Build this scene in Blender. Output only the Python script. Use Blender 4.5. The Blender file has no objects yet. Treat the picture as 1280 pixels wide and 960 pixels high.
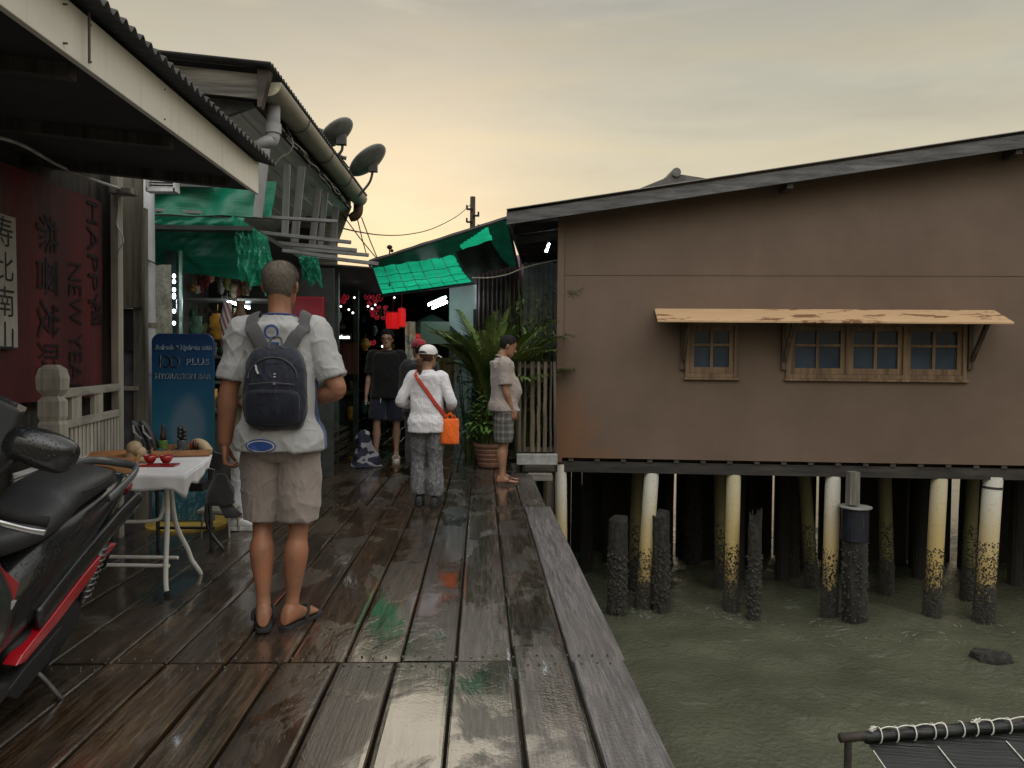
import bpy, bmesh, math, random
from mathutils import Vector, Matrix, noise
from mathutils.bvhtree import BVHTree
random.seed(7)
R = math.radians
V = Vector
sc = bpy.context.scene
COL = sc.collection

# ------------------------------------------------------------------ camera model
F = 930.0
CH = 1.40
CAM = V((0, 0, CH))
RM = Matrix.Rotation(R(-2.46), 3, 'Z') @ Matrix.Rotation(R(90 - 1.54), 3, 'X') @ Matrix.Rotation(R(0.55), 3, 'Z')

def ray(px, py):
    return RM @ V(((px - 640) / F, -(py - 480) / F, -1.0))

def at(px, py, Y=None, z=None, x=None):
    """point of the place seen at a photo pixel, at a known depth, height or side distance"""
    d = ray(px, py)
    if Y is not None: t = Y / d.y
    elif z is not None: t = (z - CH) / d.z
    else: t = x / d.x
    return CAM + d * t

# ------------------------------------------------------------------ object helpers
def tag(o, label=None, cat=None, group=None, kind=None):
    if label: o['label'] = label
    if cat: o['category'] = cat
    if group: o['group'] = group
    if kind: o['kind'] = kind
    return o

def thing(name, label, cat, loc=(0, 0, 0), rz=0.0, group=None):
    o = bpy.data.objects.new(name, None)
    COL.objects.link(o)
    o.location = loc
    o.rotation_euler = (0, 0, rz)
    o.empty_display_size = .1
    return tag(o, label, cat, group)

def rootloc(p):
    s = V((0, 0, 0))
    while p is not None:
        s = s + p.location
        p = p.parent
    return s

def copy_tree(o, parent=None):
    c = o.copy()
    COL.objects.link(c)
    c.parent = parent
    for ch in list(o.children):
        copy_tree(ch, c)
    return c

class MB:
    def __init__(s):
        s.v = []; s.f = []; s.m = []; s.cur = 0
    def add(s, verts, faces):
        b = len(s.v)
        s.v.extend(V(q) for q in verts)
        for f in faces:
            s.f.append(tuple(b + i for i in f)); s.m.append(s.cur)
        return s
    def box(s, c, size, rot=None):
        hx, hy, hz = size[0] / 2, size[1] / 2, size[2] / 2
        vs = [V((x, y, z)) for x in (-hx, hx) for y in (-hy, hy) for z in (-hz, hz)]
        if rot is not None: vs = [rot @ q for q in vs]
        vs = [q + V(c) for q in vs]
        return s.add(vs, [(0, 1, 3, 2), (4, 6, 7, 5), (0, 4, 5, 1), (2, 3, 7, 6), (0, 2, 6, 4), (1, 5, 7, 3)])
    def bar(s, a, b, w, h, up=(0, 0, 1)):
        a = V(a); b = V(b)
        d = (b - a).normalized()
        upv = V(up)
        sd = d.cross(upv)
        if sd.length < 1e-4: sd = d.cross(V((0, 1, 0)))
        sd.normalize(); u2 = sd.cross(d)
        vs = []
        for p in (a, b):
            for i, j in ((-1, -1), (1, -1), (1, 1), (-1, 1)):
                vs.append(p + sd * (w / 2 * i) + u2 * (h / 2 * j))
        return s.add(vs, [(3, 2, 1, 0), (4, 5, 6, 7), (0, 1, 5, 4), (1, 2, 6, 5), (2, 3, 7, 6), (3, 0, 4, 7)])
    def loft(s, rings, cap=True, closed=True):
        n = len(rings[0]); b = len(s.v)
        for r in rings: s.v.extend(V(q) for q in r)
        for i in range(len(rings) - 1):
            for j in range(n if closed else n - 1):
                k = (j + 1) % n
                s.f.append((b + i * n + j, b + i * n + k, b + (i + 1) * n + k, b + (i + 1) * n + j)); s.m.append(s.cur)
        if cap:
            s.f.append(tuple(b + j for j in reversed(range(n)))); s.m.append(s.cur)
            s.f.append(tuple(b + (len(rings) - 1) * n + j for j in range(n))); s.m.append(s.cur)
        return s
    def tube(s, pts, rad, n=10, cap=True, flat=None):
        pts = [V(p) for p in pts]
        if not hasattr(rad, '__len__'): rad = [rad] * len(pts)
        rings = []
        prev = None
        for i, p in enumerate(pts):
            t = (pts[min(i + 1, len(pts) - 1)] - pts[max(i - 1, 0)])
            if t.length < 1e-9: t = V((0, 0, 1))
            t.normalize()
            if prev is None:
                a = V((0, 0, 1)) if abs(t.z) < .95 else V((1, 0, 0))
                if flat is not None: a = V(flat)
                u = (a - t * a.dot(t)).normalized()
            else:
                u = (prev - t * prev.dot(t))
                u = u.normalized() if u.length > 1e-6 else V((1, 0, 0))
            prev = u
            w = t.cross(u)
            r = rad[i]
            ru, rw = (r if hasattr(r, '__len__') else (r, r))
            rings.append([p + u * (math.cos(q) * ru) + w * (math.sin(q) * rw) for q in (2 * math.pi * k / n for k in range(n))])
        return s.loft(rings, cap)
    def cyl(s, a, b, r0, r1=None, n=14):
        return s.tube([a, b], [r0, r0 if r1 is None else r1], n)
    def ell(s, c, r, rot=None, nu=16, nv=10):
        c = V(c); rings = []
        for i in range(nv + 1):
            t = math.pi * (i + (.12 if i == 0 else -.12 if i == nv else 0)) / nv
            ring = []
            for k in range(nu):
                q = 2 * math.pi * k / nu
                p = V((r[0] * math.sin(t) * math.cos(q), r[1] * math.sin(t) * math.sin(q), -r[2] * math.cos(t)))
                if rot is not None: p = rot @ p
                ring.append(c + p)
            rings.append(ring)
        return s.loft(rings)
    def lathe(s, prof, c=(0, 0, 0), n=24, cap=True):
        c = V(c)
        return s.loft([[c + V((r * math.cos(q), r * math.sin(q), z)) for q in (2 * math.pi * k / n for k in range(n))] for r, z in prof], cap)
    def prism(s, poly, a, b):
        """poly: 3D points; extruded from offset a to offset b (vectors)"""
        a = V(a); b = V(b); n = len(poly)
        return s.loft([[V(p) + a for p in poly], [V(p) + b for p in poly]])
    def grid(s, fn, nu, nv, thick=None):
        b = len(s.v)
        for j in range(nv + 1):
            for i in range(nu + 1):
                s.v.append(V(fn(i / nu, j / nv)))
        for j in range(nv):
            for i in range(nu):
                q = b + j * (nu + 1) + i
                s.f.append((q, q + 1, q + nu + 2, q + nu + 1)); s.m.append(s.cur)
        return s
    def build(s, name, mat, parent=None, smooth=False, bevel=0.0, solid=0.0, attrs=None, sub=0):
        off = rootloc(parent)
        me = bpy.data.meshes.new(name)
        me.from_pydata([tuple(q - off) for q in s.v], [], s.f)
        me.validate()
        bm = bmesh.new(); bm.from_mesh(me)
        bmesh.ops.recalc_face_normals(bm, faces=bm.faces)
        bm.to_mesh(me); bm.free()
        mats = mat if isinstance(mat, (list, tuple)) else [mat]
        for mt in mats: me.materials.append(mt)
        if len(mats) > 1 and len(me.polygons) == len(s.m):
            me.polygons.foreach_set('material_index', s.m)
        if attrs:
            for k, vals in attrs.items():
                at_ = me.attributes.new(k, 'FLOAT', 'POINT')
                at_.data.foreach_set('value', vals)
        o = bpy.data.objects.new(name, me)
        COL.objects.link(o)
        o.parent = parent
        if smooth:
            me.polygons.foreach_set('use_smooth', [True] * len(me.polygons))
        if solid:
            md = o.modifiers.new('s', 'SOLIDIFY'); md.thickness = solid; md.offset = 0
        if bevel:
            md = o.modifiers.new('b', 'BEVEL'); md.width = bevel; md.segments = 2; md.limit_method = 'ANGLE'; md.angle_limit = R(40)
        if sub:
            md = o.modifiers.new('u', 'SUBSURF'); md.levels = sub; md.render_levels = sub
        return o

def remesh(mb, name, mat, voxel, parent=None, it=4, disp=None, faces_mat=None):
    """union of the closed pieces in mb as one continuous skin"""
    tmp = MB.build(mb, name + '_tmp', mat if not isinstance(mat, (list, tuple)) else mat[0])
    m1 = tmp.modifiers.new('r', 'REMESH'); m1.mode = 'VOXEL'; m1.voxel_size = voxel; m1.use_smooth_shade = True
    if it:
        m2 = tmp.modifiers.new('s', 'SMOOTH'); m2.iterations = it; m2.factor = .5
    bpy.context.view_layer.update()
    dg = bpy.context.evaluated_depsgraph_get()
    me = bpy.data.meshes.new_from_object(tmp.evaluated_get(dg))
    bpy.data.objects.remove(tmp)
    me.name = name
    if disp:
        nv = len(me.vertices); co = [0.0] * (nv * 3); no = [0.0] * (nv * 3)
        me.vertices.foreach_get('co', co); me.vertex_normals.foreach_get('vector', no)
        for i in range(nv):
            p = V(co[3 * i:3 * i + 3]); q = V(no[3 * i:3 * i + 3]); p = p + q * disp(p, q)
            co[3 * i:3 * i + 3] = p
        me.vertices.foreach_set('co', co); me.update()
    me.materials.clear()
    for mt in (mat if isinstance(mat, (list, tuple)) else [mat]): me.materials.append(mt)
    if faces_mat:
        for p in me.polygons: p.material_index = faces_mat(p.center, p.normal)
    me.polygons.foreach_set('use_smooth', [True] * len(me.polygons))
    o = bpy.data.objects.new(name, me)
    COL.objects.link(o)
    o.parent = parent
    return o

def text_mesh(txt, size, bold=0.0, mat=None, extrude=0.0, align='CENTER', spacing=1.0):
    cu = bpy.data.curves.new('t', 'FONT')
    cu.body = txt; cu.size = size; cu.align_x = align; cu.align_y = 'CENTER'; cu.extrude = extrude; cu.space_character = spacing
    cu.resolution_u = 3; cu.offset = bold
    o = bpy.data.objects.new('t', cu)
    COL.objects.link(o)
    bpy.context.view_layer.update()
    dg = bpy.context.evaluated_depsgraph_get()
    me = bpy.data.meshes.new_from_object(o.evaluated_get(dg))
    bpy.data.objects.remove(o)
    return me

def text_on(txt, size, fn, name, mat, parent, extrude=0.0, sx=1.0, spacing=1.0, bold=0.0):
    """lettering laid on a surface: fn(x, y, h) gives the world point"""
    me = text_mesh(txt, size, bold, spacing=spacing)
    off = rootloc(parent)
    for v in me.vertices:
        v.co = fn(v.co.x * sx, v.co.y, v.co.z) - off
    me.materials.clear(); me.materials.append(mat)
    o = bpy.data.objects.new(name, me)
    COL.objects.link(o); o.parent = parent
    return o

def lerp(a, b, t): return a + (b - a) * t
def bil(c, u, v):
    """corners: top-left, top-right, bottom-right, bottom-left"""
    return lerp(lerp(V(c[0]), V(c[1]), u), lerp(V(c[3]), V(c[2]), u), v)
def smoothpts(pts, k=6):
    """Catmull-Rom through points (tuples of any length)"""
    out = []
    P = [pts[0]] + list(pts) + [pts[-1]]
    for i in range(1, len(P) - 2):
        p0, p1, p2, p3 = P[i - 1], P[i], P[i + 1], P[i + 2]
        for j in range(k):
            t = j / k
            out.append(tuple(.5 * ((2 * b) + (-a + c) * t + (2 * a - 5 * b + 4 * c - d) * t * t + (-a + 3 * b - 3 * c + d) * t ** 3) for a, b, c, d in zip(p0, p1, p2, p3)))
    out.append(tuple(pts[-1]))
    return out
def N3(p, s=1.0): return noise.noise(V(p) * s)

# ------------------------------------------------------------------ materials
MATS = {}
class NT:
    def __init__(s, name):
        s.m = bpy.data.materials.new(name); s.m.use_nodes = True
        s.t = s.m.node_tree; s.n = s.t.nodes; s.l = s.t.links
        s.b = s.n['Principled BSDF']
    def node(s, kind, **kw):
        q = s.n.new(kind)
        for k, v in kw.items():
            if k.startswith('i_'):
                key = k[2:]
                q.inputs[int(key) if key.isdigit() else key].default_value = v
            else: setattr(q, k, v)
        return q
    def link(s, a, b): s.l.new(a, b)
    def coords(s, scale=(1, 1, 1), off=None, kind='Object'):
        tc = s.node('ShaderNodeTexCoord')
        mp = s.node('ShaderNodeMapping'); mp.inputs['Scale'].default_value = scale
        s.link(tc.outputs[kind], mp.inputs['Vector'])
        return mp.outputs['Vector']
    def noise(s, vec, scale=5, detail=5, rough=.6, dist=0):
        q = s.node('ShaderNodeTexNoise'); q.inputs['Scale'].default_value = scale; q.inputs['Detail'].default_value = detail
        q.inputs['Roughness'].default_value = rough; q.inputs['Distortion'].default_value = dist
        s.link(vec, q.inputs['Vector']); return q.outputs['Fac']
    def ramp(s, fac, stops):
        q = s.node('ShaderNodeValToRGB'); e = q.color_ramp.elements
        while len(e) < len(stops): e.new(.5)
        for i, (p, c) in enumerate(stops):
            e[i].position = p
            c = c if hasattr(c, '__len__') else (c, c, c)
            e[i].color = (c[0], c[1], c[2], 1)
        s.link(fac, q.inputs['Fac']); return q.outputs['Color']
    def mix(s, fac, a, b, mode='MIX'):
        q = s.node('ShaderNodeMix', data_type='RGBA', blend_type=mode)
        for sock, v in ((q.inputs[0], fac), (q.inputs[6], a), (q.inputs[7], b)):
            if isinstance(v, (int, float)): sock.default_value = v if sock == q.inputs[0] else (v, v, v, 1)
            elif isinstance(v, (tuple, list)): sock.default_value = (v[0], v[1], v[2], 1)
            else: s.link(v, sock)
        return q.outputs[2]
    def math(s, op, a, b=0.0, c=None, clamp=False):
        q = s.node('ShaderNodeMath', operation=op, use_clamp=clamp)
        for i, v in enumerate((a, b) if c is None else (a, b, c)):
            if isinstance(v, (int, float)): q.inputs[i].default_value = v
            else: s.link(v, q.inputs[i])
        return q.outputs[0]
    def sep(s, vec):
        q = s.node('ShaderNodeSeparateXYZ'); s.link(vec, q.inputs[0]); return q.outputs
    def bump(s, h, strength=.3, dist=.01):
        q = s.node('ShaderNodeBump'); q.inputs['Strength'].default_value = strength; q.inputs['Distance'].default_value = dist
        s.link(h, q.inputs['Height']); s.link(q.outputs['Normal'], s.b.inputs['Normal']); return q
    def col(s, c):
        if hasattr(c, '__len__'): s.b.inputs['Base Color'].default_value = (c[0], c[1], c[2], 1)
        else: s.link(c, s.b.inputs['Base Color'])
    def set(s, **kw):
        for k, v in kw.items():
            k = k.replace('_', ' ')
            sock = s.b.inputs[k]
            if isinstance(v, (int, float)): sock.default_value = v
            elif isinstance(v, (tuple, list)): sock.default_value = v
            else: s.link(v, sock)

def mat(name, c, rough=.6, var=.35, scale=6, stretch=(1, 1, 1), bump=.15, bd=.004, metal=0.0, c2=None, spec=.5, rvar=.15, fine=None, coat=0.0, emis=None, estr=0.0):
    if name in MATS: return MATS[name]
    n = NT(name)
    vec = n.coords(stretch)
    f = n.noise(vec, scale, 6, .62)
    c2 = c2 if c2 is not None else tuple(x * (1 + var) for x in c)
    c1 = tuple(x * (1 - var) for x in c) if c2 is not c else c
    n.col(n.ramp(f, [(.35, c1), (.5, c), (.66, c2)]))
    if rvar:
        n.set(Roughness=n.math('MULTIPLY_ADD', f, rvar * 2, max(0.02, rough - rvar), clamp=True))
    else: n.set(Roughness=rough)
    n.set(Metallic=metal, Specular_IOR_Level=spec)
    if coat: n.set(Coat_Weight=coat, Coat_Roughness=.08)
    if bump:
        f2 = n.noise(vec, fine or scale * 6, 4, .6)
        n.bump(n.math('ADD', f2, f), bump, bd)
    if emis:
        n.set(Emission_Color=(*emis, 1), Emission_Strength=estr)
    MATS[name] = n.m
    return n.m

def wood(name, c, axis='Z', rough=.6, dark=.35, light=1.7, k=14, bump=.4):
    if name in MATS: return MATS[name]
    n = NT(name)
    st = {'X': (.06, 1, 1), 'Y': (1, .06, 1), 'Z': (1, 1, .06)}[axis]
    vec = n.coords(st)
    f = n.noise(vec, k, 8, .65, .4)
    g = n.noise(n.coords((1, 1, 1)), 1.7, 4, .6)
    base = n.ramp(f, [(.37, tuple(x * dark for x in c)), (.5, c), (.65, tuple(x * light for x in c))])
    n.col(n.mix(n.ramp(g, [(.35, 0), (.75, .55)]), base, tuple(x * .45 for x in c)))
    n.set(Roughness=n.math('MULTIPLY_ADD', f, .35, rough - .2, clamp=True))
    n.bump(f, bump, .006)
    MATS[name] = n.m
    return n.m

def cloth(name, c, var=.12, weave=350, wr=.5, sheen=.2, rough=.85):
    if name in MATS: return MATS[name]
    n = NT(name)
    vec = n.coords()
    f = n.noise(vec, 9, 5, .6)
    g = n.noise(vec, weave, 2, .5)
    w = n.noise(n.coords((1, 1, .45)), 16, 4, .55, .8)
    n.col(n.ramp(n.math('ADD', n.math('MULTIPLY', f, .7), n.math('MULTIPLY', g, .3)), [(.3, tuple(x * (1 - var) for x in c)), (.7, tuple(x * (1 + var) for x in c))]))
    n.set(Roughness=rough, Sheen_Weight=sheen, Specular_IOR_Level=.25)
    n.bump(n.math('ADD', n.math('MULTIPLY', w, 1.0), n.math('MULTIPLY', g, .06)), wr, .02)
    MATS[name] = n.m
    return n.m

def netmat(name, c, stripe=55, see=.12, dirt=.5, trans=.55):
    if name in MATS: return MATS[name]
    n = NT(name)
    vec = n.coords()
    f = n.noise(vec, 4, 6, .65)
    st = n.noise(n.coords((1.2, 1.2, stripe)), 1.4, 3, .5, .3)
    colr = n.mix(n.math('MULTIPLY', st, .9, clamp=True), tuple(x * .35 for x in c), tuple(min(1, x * 1.5) for x in c))
    colr = n.mix(n.ramp(f, [(.45, 0), (.8, dirt)]), colr, tuple(x * .25 for x in c))
    d = n.node('ShaderNodeBsdfDiffuse'); t = n.node('ShaderNodeBsdfTranslucent'); tr = n.node('ShaderNodeBsdfTransparent')
    n.link(colr, d.inputs['Color']); n.link(colr, t.inputs['Color'])
    m1 = n.node('ShaderNodeMixShader'); m1.inputs[0].default_value = trans
    n.link(d.outputs[0], m1.inputs[1]); n.link(t.outputs[0], m1.inputs[2])
    g = n.node('ShaderNodeBsdfGlossy'); g.inputs['Roughness'].default_value = .35
    m3 = n.node('ShaderNodeMixShader'); m3.inputs[0].default_value = .05
    n.link(m1.outputs[0], m3.inputs[1]); n.link(g.outputs[0], m3.inputs[2])
    m2 = n.node('ShaderNodeMixShader'); m2.inputs[0].default_value = see
    n.link(m3.outputs[0], m2.inputs[1]); n.link(tr.outputs[0], m2.inputs[2])
    n.link(m2.outputs[0], n.n['Material Output'].inputs['Surface'])
    bp = n.node('ShaderNodeBump'); bp.inputs['Strength'].default_value = .5; bp.inputs['Distance'].default_value = .01
    n.link(st, bp.inputs['Height'])
    for q in (d, t, g): n.link(bp.outputs[0], q.inputs['Normal'])
    MATS[name] = n.m
    return n.m

def lampmat(name, c, strength):
    if name in MATS: return MATS[name]
    n = NT(name); n.col(c); n.set(Emission_Color=(*c, 1), Emission_Strength=strength)
    MATS[name] = n.m
    return n.m
# ------------------------------------------------------------------ camera, sky, sun
cam = bpy.data.objects.new('camera', bpy.data.cameras.new('camera'))
COL.objects.link(cam)
cam.matrix_world = Matrix.Translation(CAM) @ RM.to_4x4()
cam.data.sensor_width = 36.0
cam.data.lens = 36.0 * F / 1280
cam.data.clip_end = 2000; cam.data.clip_start = .05
sc.camera = cam

SUN_EL, SUN_AZ = R(12), R(-6)          # azimuth measured from +Y towards +X
sun_dir = V((math.sin(SUN_AZ) * math.cos(SUN_EL), math.cos(SUN_AZ) * math.cos(SUN_EL), math.sin(SUN_EL)))
sun = bpy.data.objects.new('sun', bpy.data.lights.new('sun', 'SUN'))
COL.objects.link(sun)
sun.data.energy = .5; sun.data.angle = R(45); sun.data.color = (1, .86, .66)
sun.rotation_euler = (-sun_dir).to_track_quat('-Z', 'Y').to_euler()

world = bpy.data.worlds.new('World'); sc.world = world
world.use_nodes = True
wt = world.node_tree; wn = wt.nodes; wl = wt.links
bg = wn['Background']; bg.inputs['Strength'].default_value = .1
sky = wn.new('ShaderNodeTexSky'); sky.sky_type = 'NISHITA'; sky.sun_disc = False
sky.sun_elevation = SUN_EL; sky.sun_rotation = SUN_AZ; sky.dust_density = 3
tc = wn.new('ShaderNodeTexCoord')
nrm = wn.new('ShaderNodeVectorMath'); nrm.operation = 'NORMALIZE'; wl.new(tc.outputs['Generated'], nrm.inputs[0])
D = nrm.outputs[0]
sep = wn.new('ShaderNodeSeparateXYZ'); wl.new(D, sep.inputs[0])
def wmath(op, a, b=0.0, c=None, clamp=False):
    q = wn.new('ShaderNodeMath'); q.operation = op; q.use_clamp = clamp
    for i, v in enumerate((a, b) if c is None else (a, b, c)):
        if isinstance(v, (int, float)): q.inputs[i].default_value = v
        else: wl.new(v, q.inputs[i])
    return q.outputs[0]
def wnoise(scale3, scale, detail, rough=.55, dist=.0):
    mp = wn.new('ShaderNodeMapping'); mp.inputs['Scale'].default_value = scale3; wl.new(D, mp.inputs['Vector'])
    q = wn.new('ShaderNodeTexNoise'); q.inputs['Scale'].default_value = scale; q.inputs['Detail'].default_value = detail
    q.inputs['Roughness'].default_value = rough; q.inputs['Distortion'].default_value = dist
    wl.new(mp.outputs[0], q.inputs['Vector']); return q.outputs['Fac']
def wramp(fac, stops):
    q = wn.new('ShaderNodeValToRGB'); e = q.color_ramp.elements
    while len(e) < len(stops): e.new(.5)
    for i, (p, c) in enumerate(stops):
        e[i].position = p; e[i].color = (c[0], c[1], c[2], 1)
    wl.new(fac, q.inputs['Fac']); return q.outputs['Color']
def wmix(fac, a, b, mode='MIX'):
    q = wn.new('ShaderNodeMix'); q.data_type = 'RGBA'; q.blend_type = mode
    for sock, v in ((q.inputs[0], fac), (q.inputs[6], a), (q.inputs[7], b)):
        if isinstance(v, (int, float)): sock.default_value = v if sock == q.inputs[0] else (v, v, v, 1)
        elif isinstance(v, tuple): sock.default_value = (*v, 1)
        else: wl.new(v, sock)
    return q.outputs[2]
n1 = wnoise((1.2, 1.2, 6.5), 1.6, 7, .58, .5)
n2 = wnoise((1, 1, 4), 5.0, 6, .6, .3)
el = wmath('ADD', sep.outputs['Z'], wmath('MULTIPLY', wmath('SUBTRACT', n1, .5), .16))
base = wramp(el, [(0.0, (.68, .53, .36)), (.12, (.72, .57, .38)), (.21, (.71, .63, .45)), (.31, (.58, .545, .43)), (.42, (.43, .42, .36)), (.47, (.52, .51, .46)), (.56, (.85, .84, .80)), (.7, (1, 1, .98)), (1, (1, 1, .98))])
dot = wn.new('ShaderNodeVectorMath'); dot.operation = 'DOT_PRODUCT'
wl.new(D, dot.inputs[0]); dot.inputs[1].default_value = sun_dir
dv = wmath('MULTIPLY_ADD', dot.outputs['Value'], .5, .5)
glow = wmath('POWER', dv, 90.0)
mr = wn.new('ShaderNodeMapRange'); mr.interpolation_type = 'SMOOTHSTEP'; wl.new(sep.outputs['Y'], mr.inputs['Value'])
for k_, v_ in (('From Min', -.7), ('From Max', .45), ('To Min', 2.7), ('To Max', 1.0)): mr.inputs[k_].default_value = v_  # unseen sky behind the camera brightened as added fill light
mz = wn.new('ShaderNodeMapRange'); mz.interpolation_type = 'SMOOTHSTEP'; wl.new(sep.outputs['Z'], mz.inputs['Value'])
for k_, v_ in (('From Min', .02), ('From Max', .55), ('To Min', .10), ('To Max', 1.0)): mz.inputs[k_].default_value = v_  # low unseen sky dimmed, as if blocked, to deepen the shade
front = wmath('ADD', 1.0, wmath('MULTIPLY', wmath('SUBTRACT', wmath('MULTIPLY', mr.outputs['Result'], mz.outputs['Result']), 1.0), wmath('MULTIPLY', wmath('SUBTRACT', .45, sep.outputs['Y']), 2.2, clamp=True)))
col = wmix(1.0, base, wramp(n1, [(.34, (.84, .86, .89)), (.5, (1, 1, 1)), (.64, (1.12, 1.07, .97))]), 'MULTIPLY')
col = wmix(wramp(n2, [(.5, (0, 0, 0)), (.75, (.35, .35, .35))]), col, wmix(1.0, col, (.82, .82, .85), 'MULTIPLY'))
gl = wn.new('ShaderNodeVectorMath'); gl.operation = 'SCALE'; gl.inputs[0].default_value = (.10, .035, .0); wl.new(glow, gl.inputs['Scale'])
ad = wn.new('ShaderNodeVectorMath'); ad.operation = 'ADD'; wl.new(col, ad.inputs[0]); wl.new(gl.outputs[0], ad.inputs[1])
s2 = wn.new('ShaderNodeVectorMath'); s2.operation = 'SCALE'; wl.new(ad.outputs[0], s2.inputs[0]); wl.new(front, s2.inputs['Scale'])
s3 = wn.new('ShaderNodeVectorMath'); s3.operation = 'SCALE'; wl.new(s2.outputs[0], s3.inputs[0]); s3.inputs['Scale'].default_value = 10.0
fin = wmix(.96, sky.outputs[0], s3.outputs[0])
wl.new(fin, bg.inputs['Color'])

sc.view_settings.view_transform = 'Standard'; sc.view_settings.look = 'None'
sc.view_settings.exposure = 0.0; sc.view_settings.gamma = 1.0
sc.view_settings.use_curve_mapping = False

# ------------------------------------------------------------------ water
WZ = -2.0
def wavez(x, y):
    p = V((x, y, 0))
    return .085 * N3(p, .8) + .045 * N3(p + V((7, 3, 0)), 2.3) + .014 * N3(p + V((1, 9, 2)), 6)
n = NT('sea_water')
vec = n.coords((1, 1, 1))
f1 = n.noise(vec, 5, 6, .6, .6); f2 = n.noise(vec, 1.1, 4, .6)
murk = n.ramp(f2, [(.3, (.062, .066, .043)), (.7, (.100, .102, .068))])
st = n.noise(n.coords((.55, 2.2, 1)), 1.9, 8, .7, 1.4)
foam = n.ramp(n.math('MULTIPLY', st, n.math('MULTIPLY_ADD', f1, .8, .60)), [(.62, 0), (.72, .16), (.88, .4)])
n.col(n.mix(foam, murk, (.42, .45, .38)))
n.set(Roughness=n.math('MULTIPLY_ADD', foam, .5, .05), IOR=1.33)
n.bump(n.math('ADD', f1, n.noise(vec, 19, 4, .6)), .6, .07)
water_m = n.m
mb = MB()
xs = [-60, -30, -15, -8, -4] + [-2 + .075 * i for i in range(200)] + [14, 18, 26, 40, 80, 200]
ys = [-40, -15, -6, 0, 3] + [4 + .075 * i for i in range(160)] + [17, 19, 23, 30, 45, 80, 160, 400, 900]
xs[0] = -900; xs[-1] = 900
for y in ys:
    for x in xs:
        mb.v.append(V((x, y, WZ + (wavez(x, y) if -2 <= x <= 13 and 4 <= y <= 16 else 0))))
nx = len(xs)
for j in range(len(ys) - 1):
    for i in range(nx - 1):
        q = j * nx + i
        mb.f.append((q, q + 1, q + nx + 1, q + nx)); mb.m.append(0)
tag(mb.build('sea_water', water_m, smooth=True), kind='structure')
mb = MB(); mb.add([(-900, -40, -5), (900, -40, -5), (900, 900, -5), (-900, 900, -5)], [(0, 1, 2, 3)])
tag(mb.build('seabed', mat('mud', (.05, .045, .03))), kind='structure')

# ------------------------------------------------------------------ boardwalk
n = NT('wet_deck_wood')
tcn = n.node('ShaderNodeTexCoord')
a_pr = n.node('ShaderNodeAttribute', attribute_name='pr'); a_dry = n.node('ShaderNodeAttribute', attribute_name='dry'); a_br = n.node('ShaderNodeAttribute', attribute_name='brown')
cx = n.node('ShaderNodeCombineXYZ')
n.link(n.math('MULTIPLY', a_pr.outputs['Fac'], 37.0), cx.inputs['X']); n.link(n.math('MULTIPLY', a_pr.outputs['Fac'], 53.0), cx.inputs['Y'])
ad2 = n.node('ShaderNodeVectorMath', operation='ADD'); n.link(tcn.outputs['Object'], ad2.inputs[0]); n.link(cx.outputs[0], ad2.inputs[1])
mp = n.node('ShaderNodeMapping'); mp.inputs['Scale'].default_value = (1, .045, 1); n.link(ad2.outputs[0], mp.inputs['Vector'])
gr = n.math('ADD', n.math('MULTIPLY', n.noise(mp.outputs[0], 30, 10, .72, .5), .5), n.math('MULTIPLY', n.noise(mp.outputs[0], 120, 6, .7, .3), .5))
mp2 = n.node('ShaderNodeMapping'); mp2.inputs['Scale'].default_value = (1, .3, 1); n.link(ad2.outputs[0], mp2.inputs['Vector'])
blotch = n.noise(mp2.outputs[0], 5, 6, .62, .3)
mp3 = n.node('ShaderNodeMapping'); mp3.inputs['Scale'].default_value = (1, .55, 1); n.link(tcn.outputs['Object'], mp3.inputs['Vector'])
pud = n.noise(mp3.outputs[0], 2.6, 7, .6, .6)
big0 = n.noise(tcn.outputs['Object'], 4.5, 5, .6)
grey = n.ramp(gr, [(.39, (.005, .004, .0035)), (.5, (.032, .027, .023)), (.61, (.100, .086, .075))])
brown = n.ramp(gr, [(.39, (.009, .006, .003)), (.5, (.050, .029, .014)), (.61, (.115, .070, .036))])
wetc = n.mix(a_br.outputs['Fac'], grey, brown)
tone = n.math('MULTIPLY_ADD', a_pr.outputs['Fac'], .9, .5)
tcx = n.node('ShaderNodeCombineXYZ')
for k_ in 'XYZ': n.link(tone, tcx.inputs[k_])
wetc = n.mix(1.0, wetc, tcx.outputs[0], 'MULTIPLY')
wetc = n.mix(n.ramp(blotch, [(.42, 0), (.7, .65)]), wetc, (.012, .010, .009))
dryc = n.ramp(gr, [(.39, (.006, .005, .005)), (.49, (.046, .039, .038)), (.61, (.140, .122, .118))])
dryc = n.mix(n.ramp(blotch, [(.5, 0), (.72, .5)]), dryc, (.05, .035, .025))
n.col(n.mix(a_dry.outputs['Fac'], wetc, dryc))
wet = n.ramp(n.math('ADD', pud, n.math('MULTIPLY_ADD', a_pr.outputs['Fac'], .12, -.06)), [(.44, 0), (.51, 1)])
wet = n.math('MULTIPLY', wet, n.math('SUBTRACT', 1.0, n.math('MULTIPLY', a_dry.outputs['Fac'], .92)))
rgh = n.math('MULTIPLY_ADD', wet, -.26, n.math('MULTIPLY_ADD', gr, .20, .19))
rgh = n.math('MULTIPLY_ADD', a_dry.outputs['Fac'], .22, rgh, clamp=True)
rgh = n.math('MAXIMUM', rgh, n.math('MULTIPLY_ADD', big0, .22, -.01))
n.set(Roughness=rgh, IOR=2.0, Coat_Weight=n.math('MULTIPLY', wet, .65), Coat_IOR=1.9, Coat_Roughness=n.math('MULTIPLY_ADD', big0, .25, -.03, clamp=True))
bstr = n.math('MULTIPLY_ADD', wet, -.55, .7)
big = n.noise(tcn.outputs['Object'], 7, 3, .5)
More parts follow.
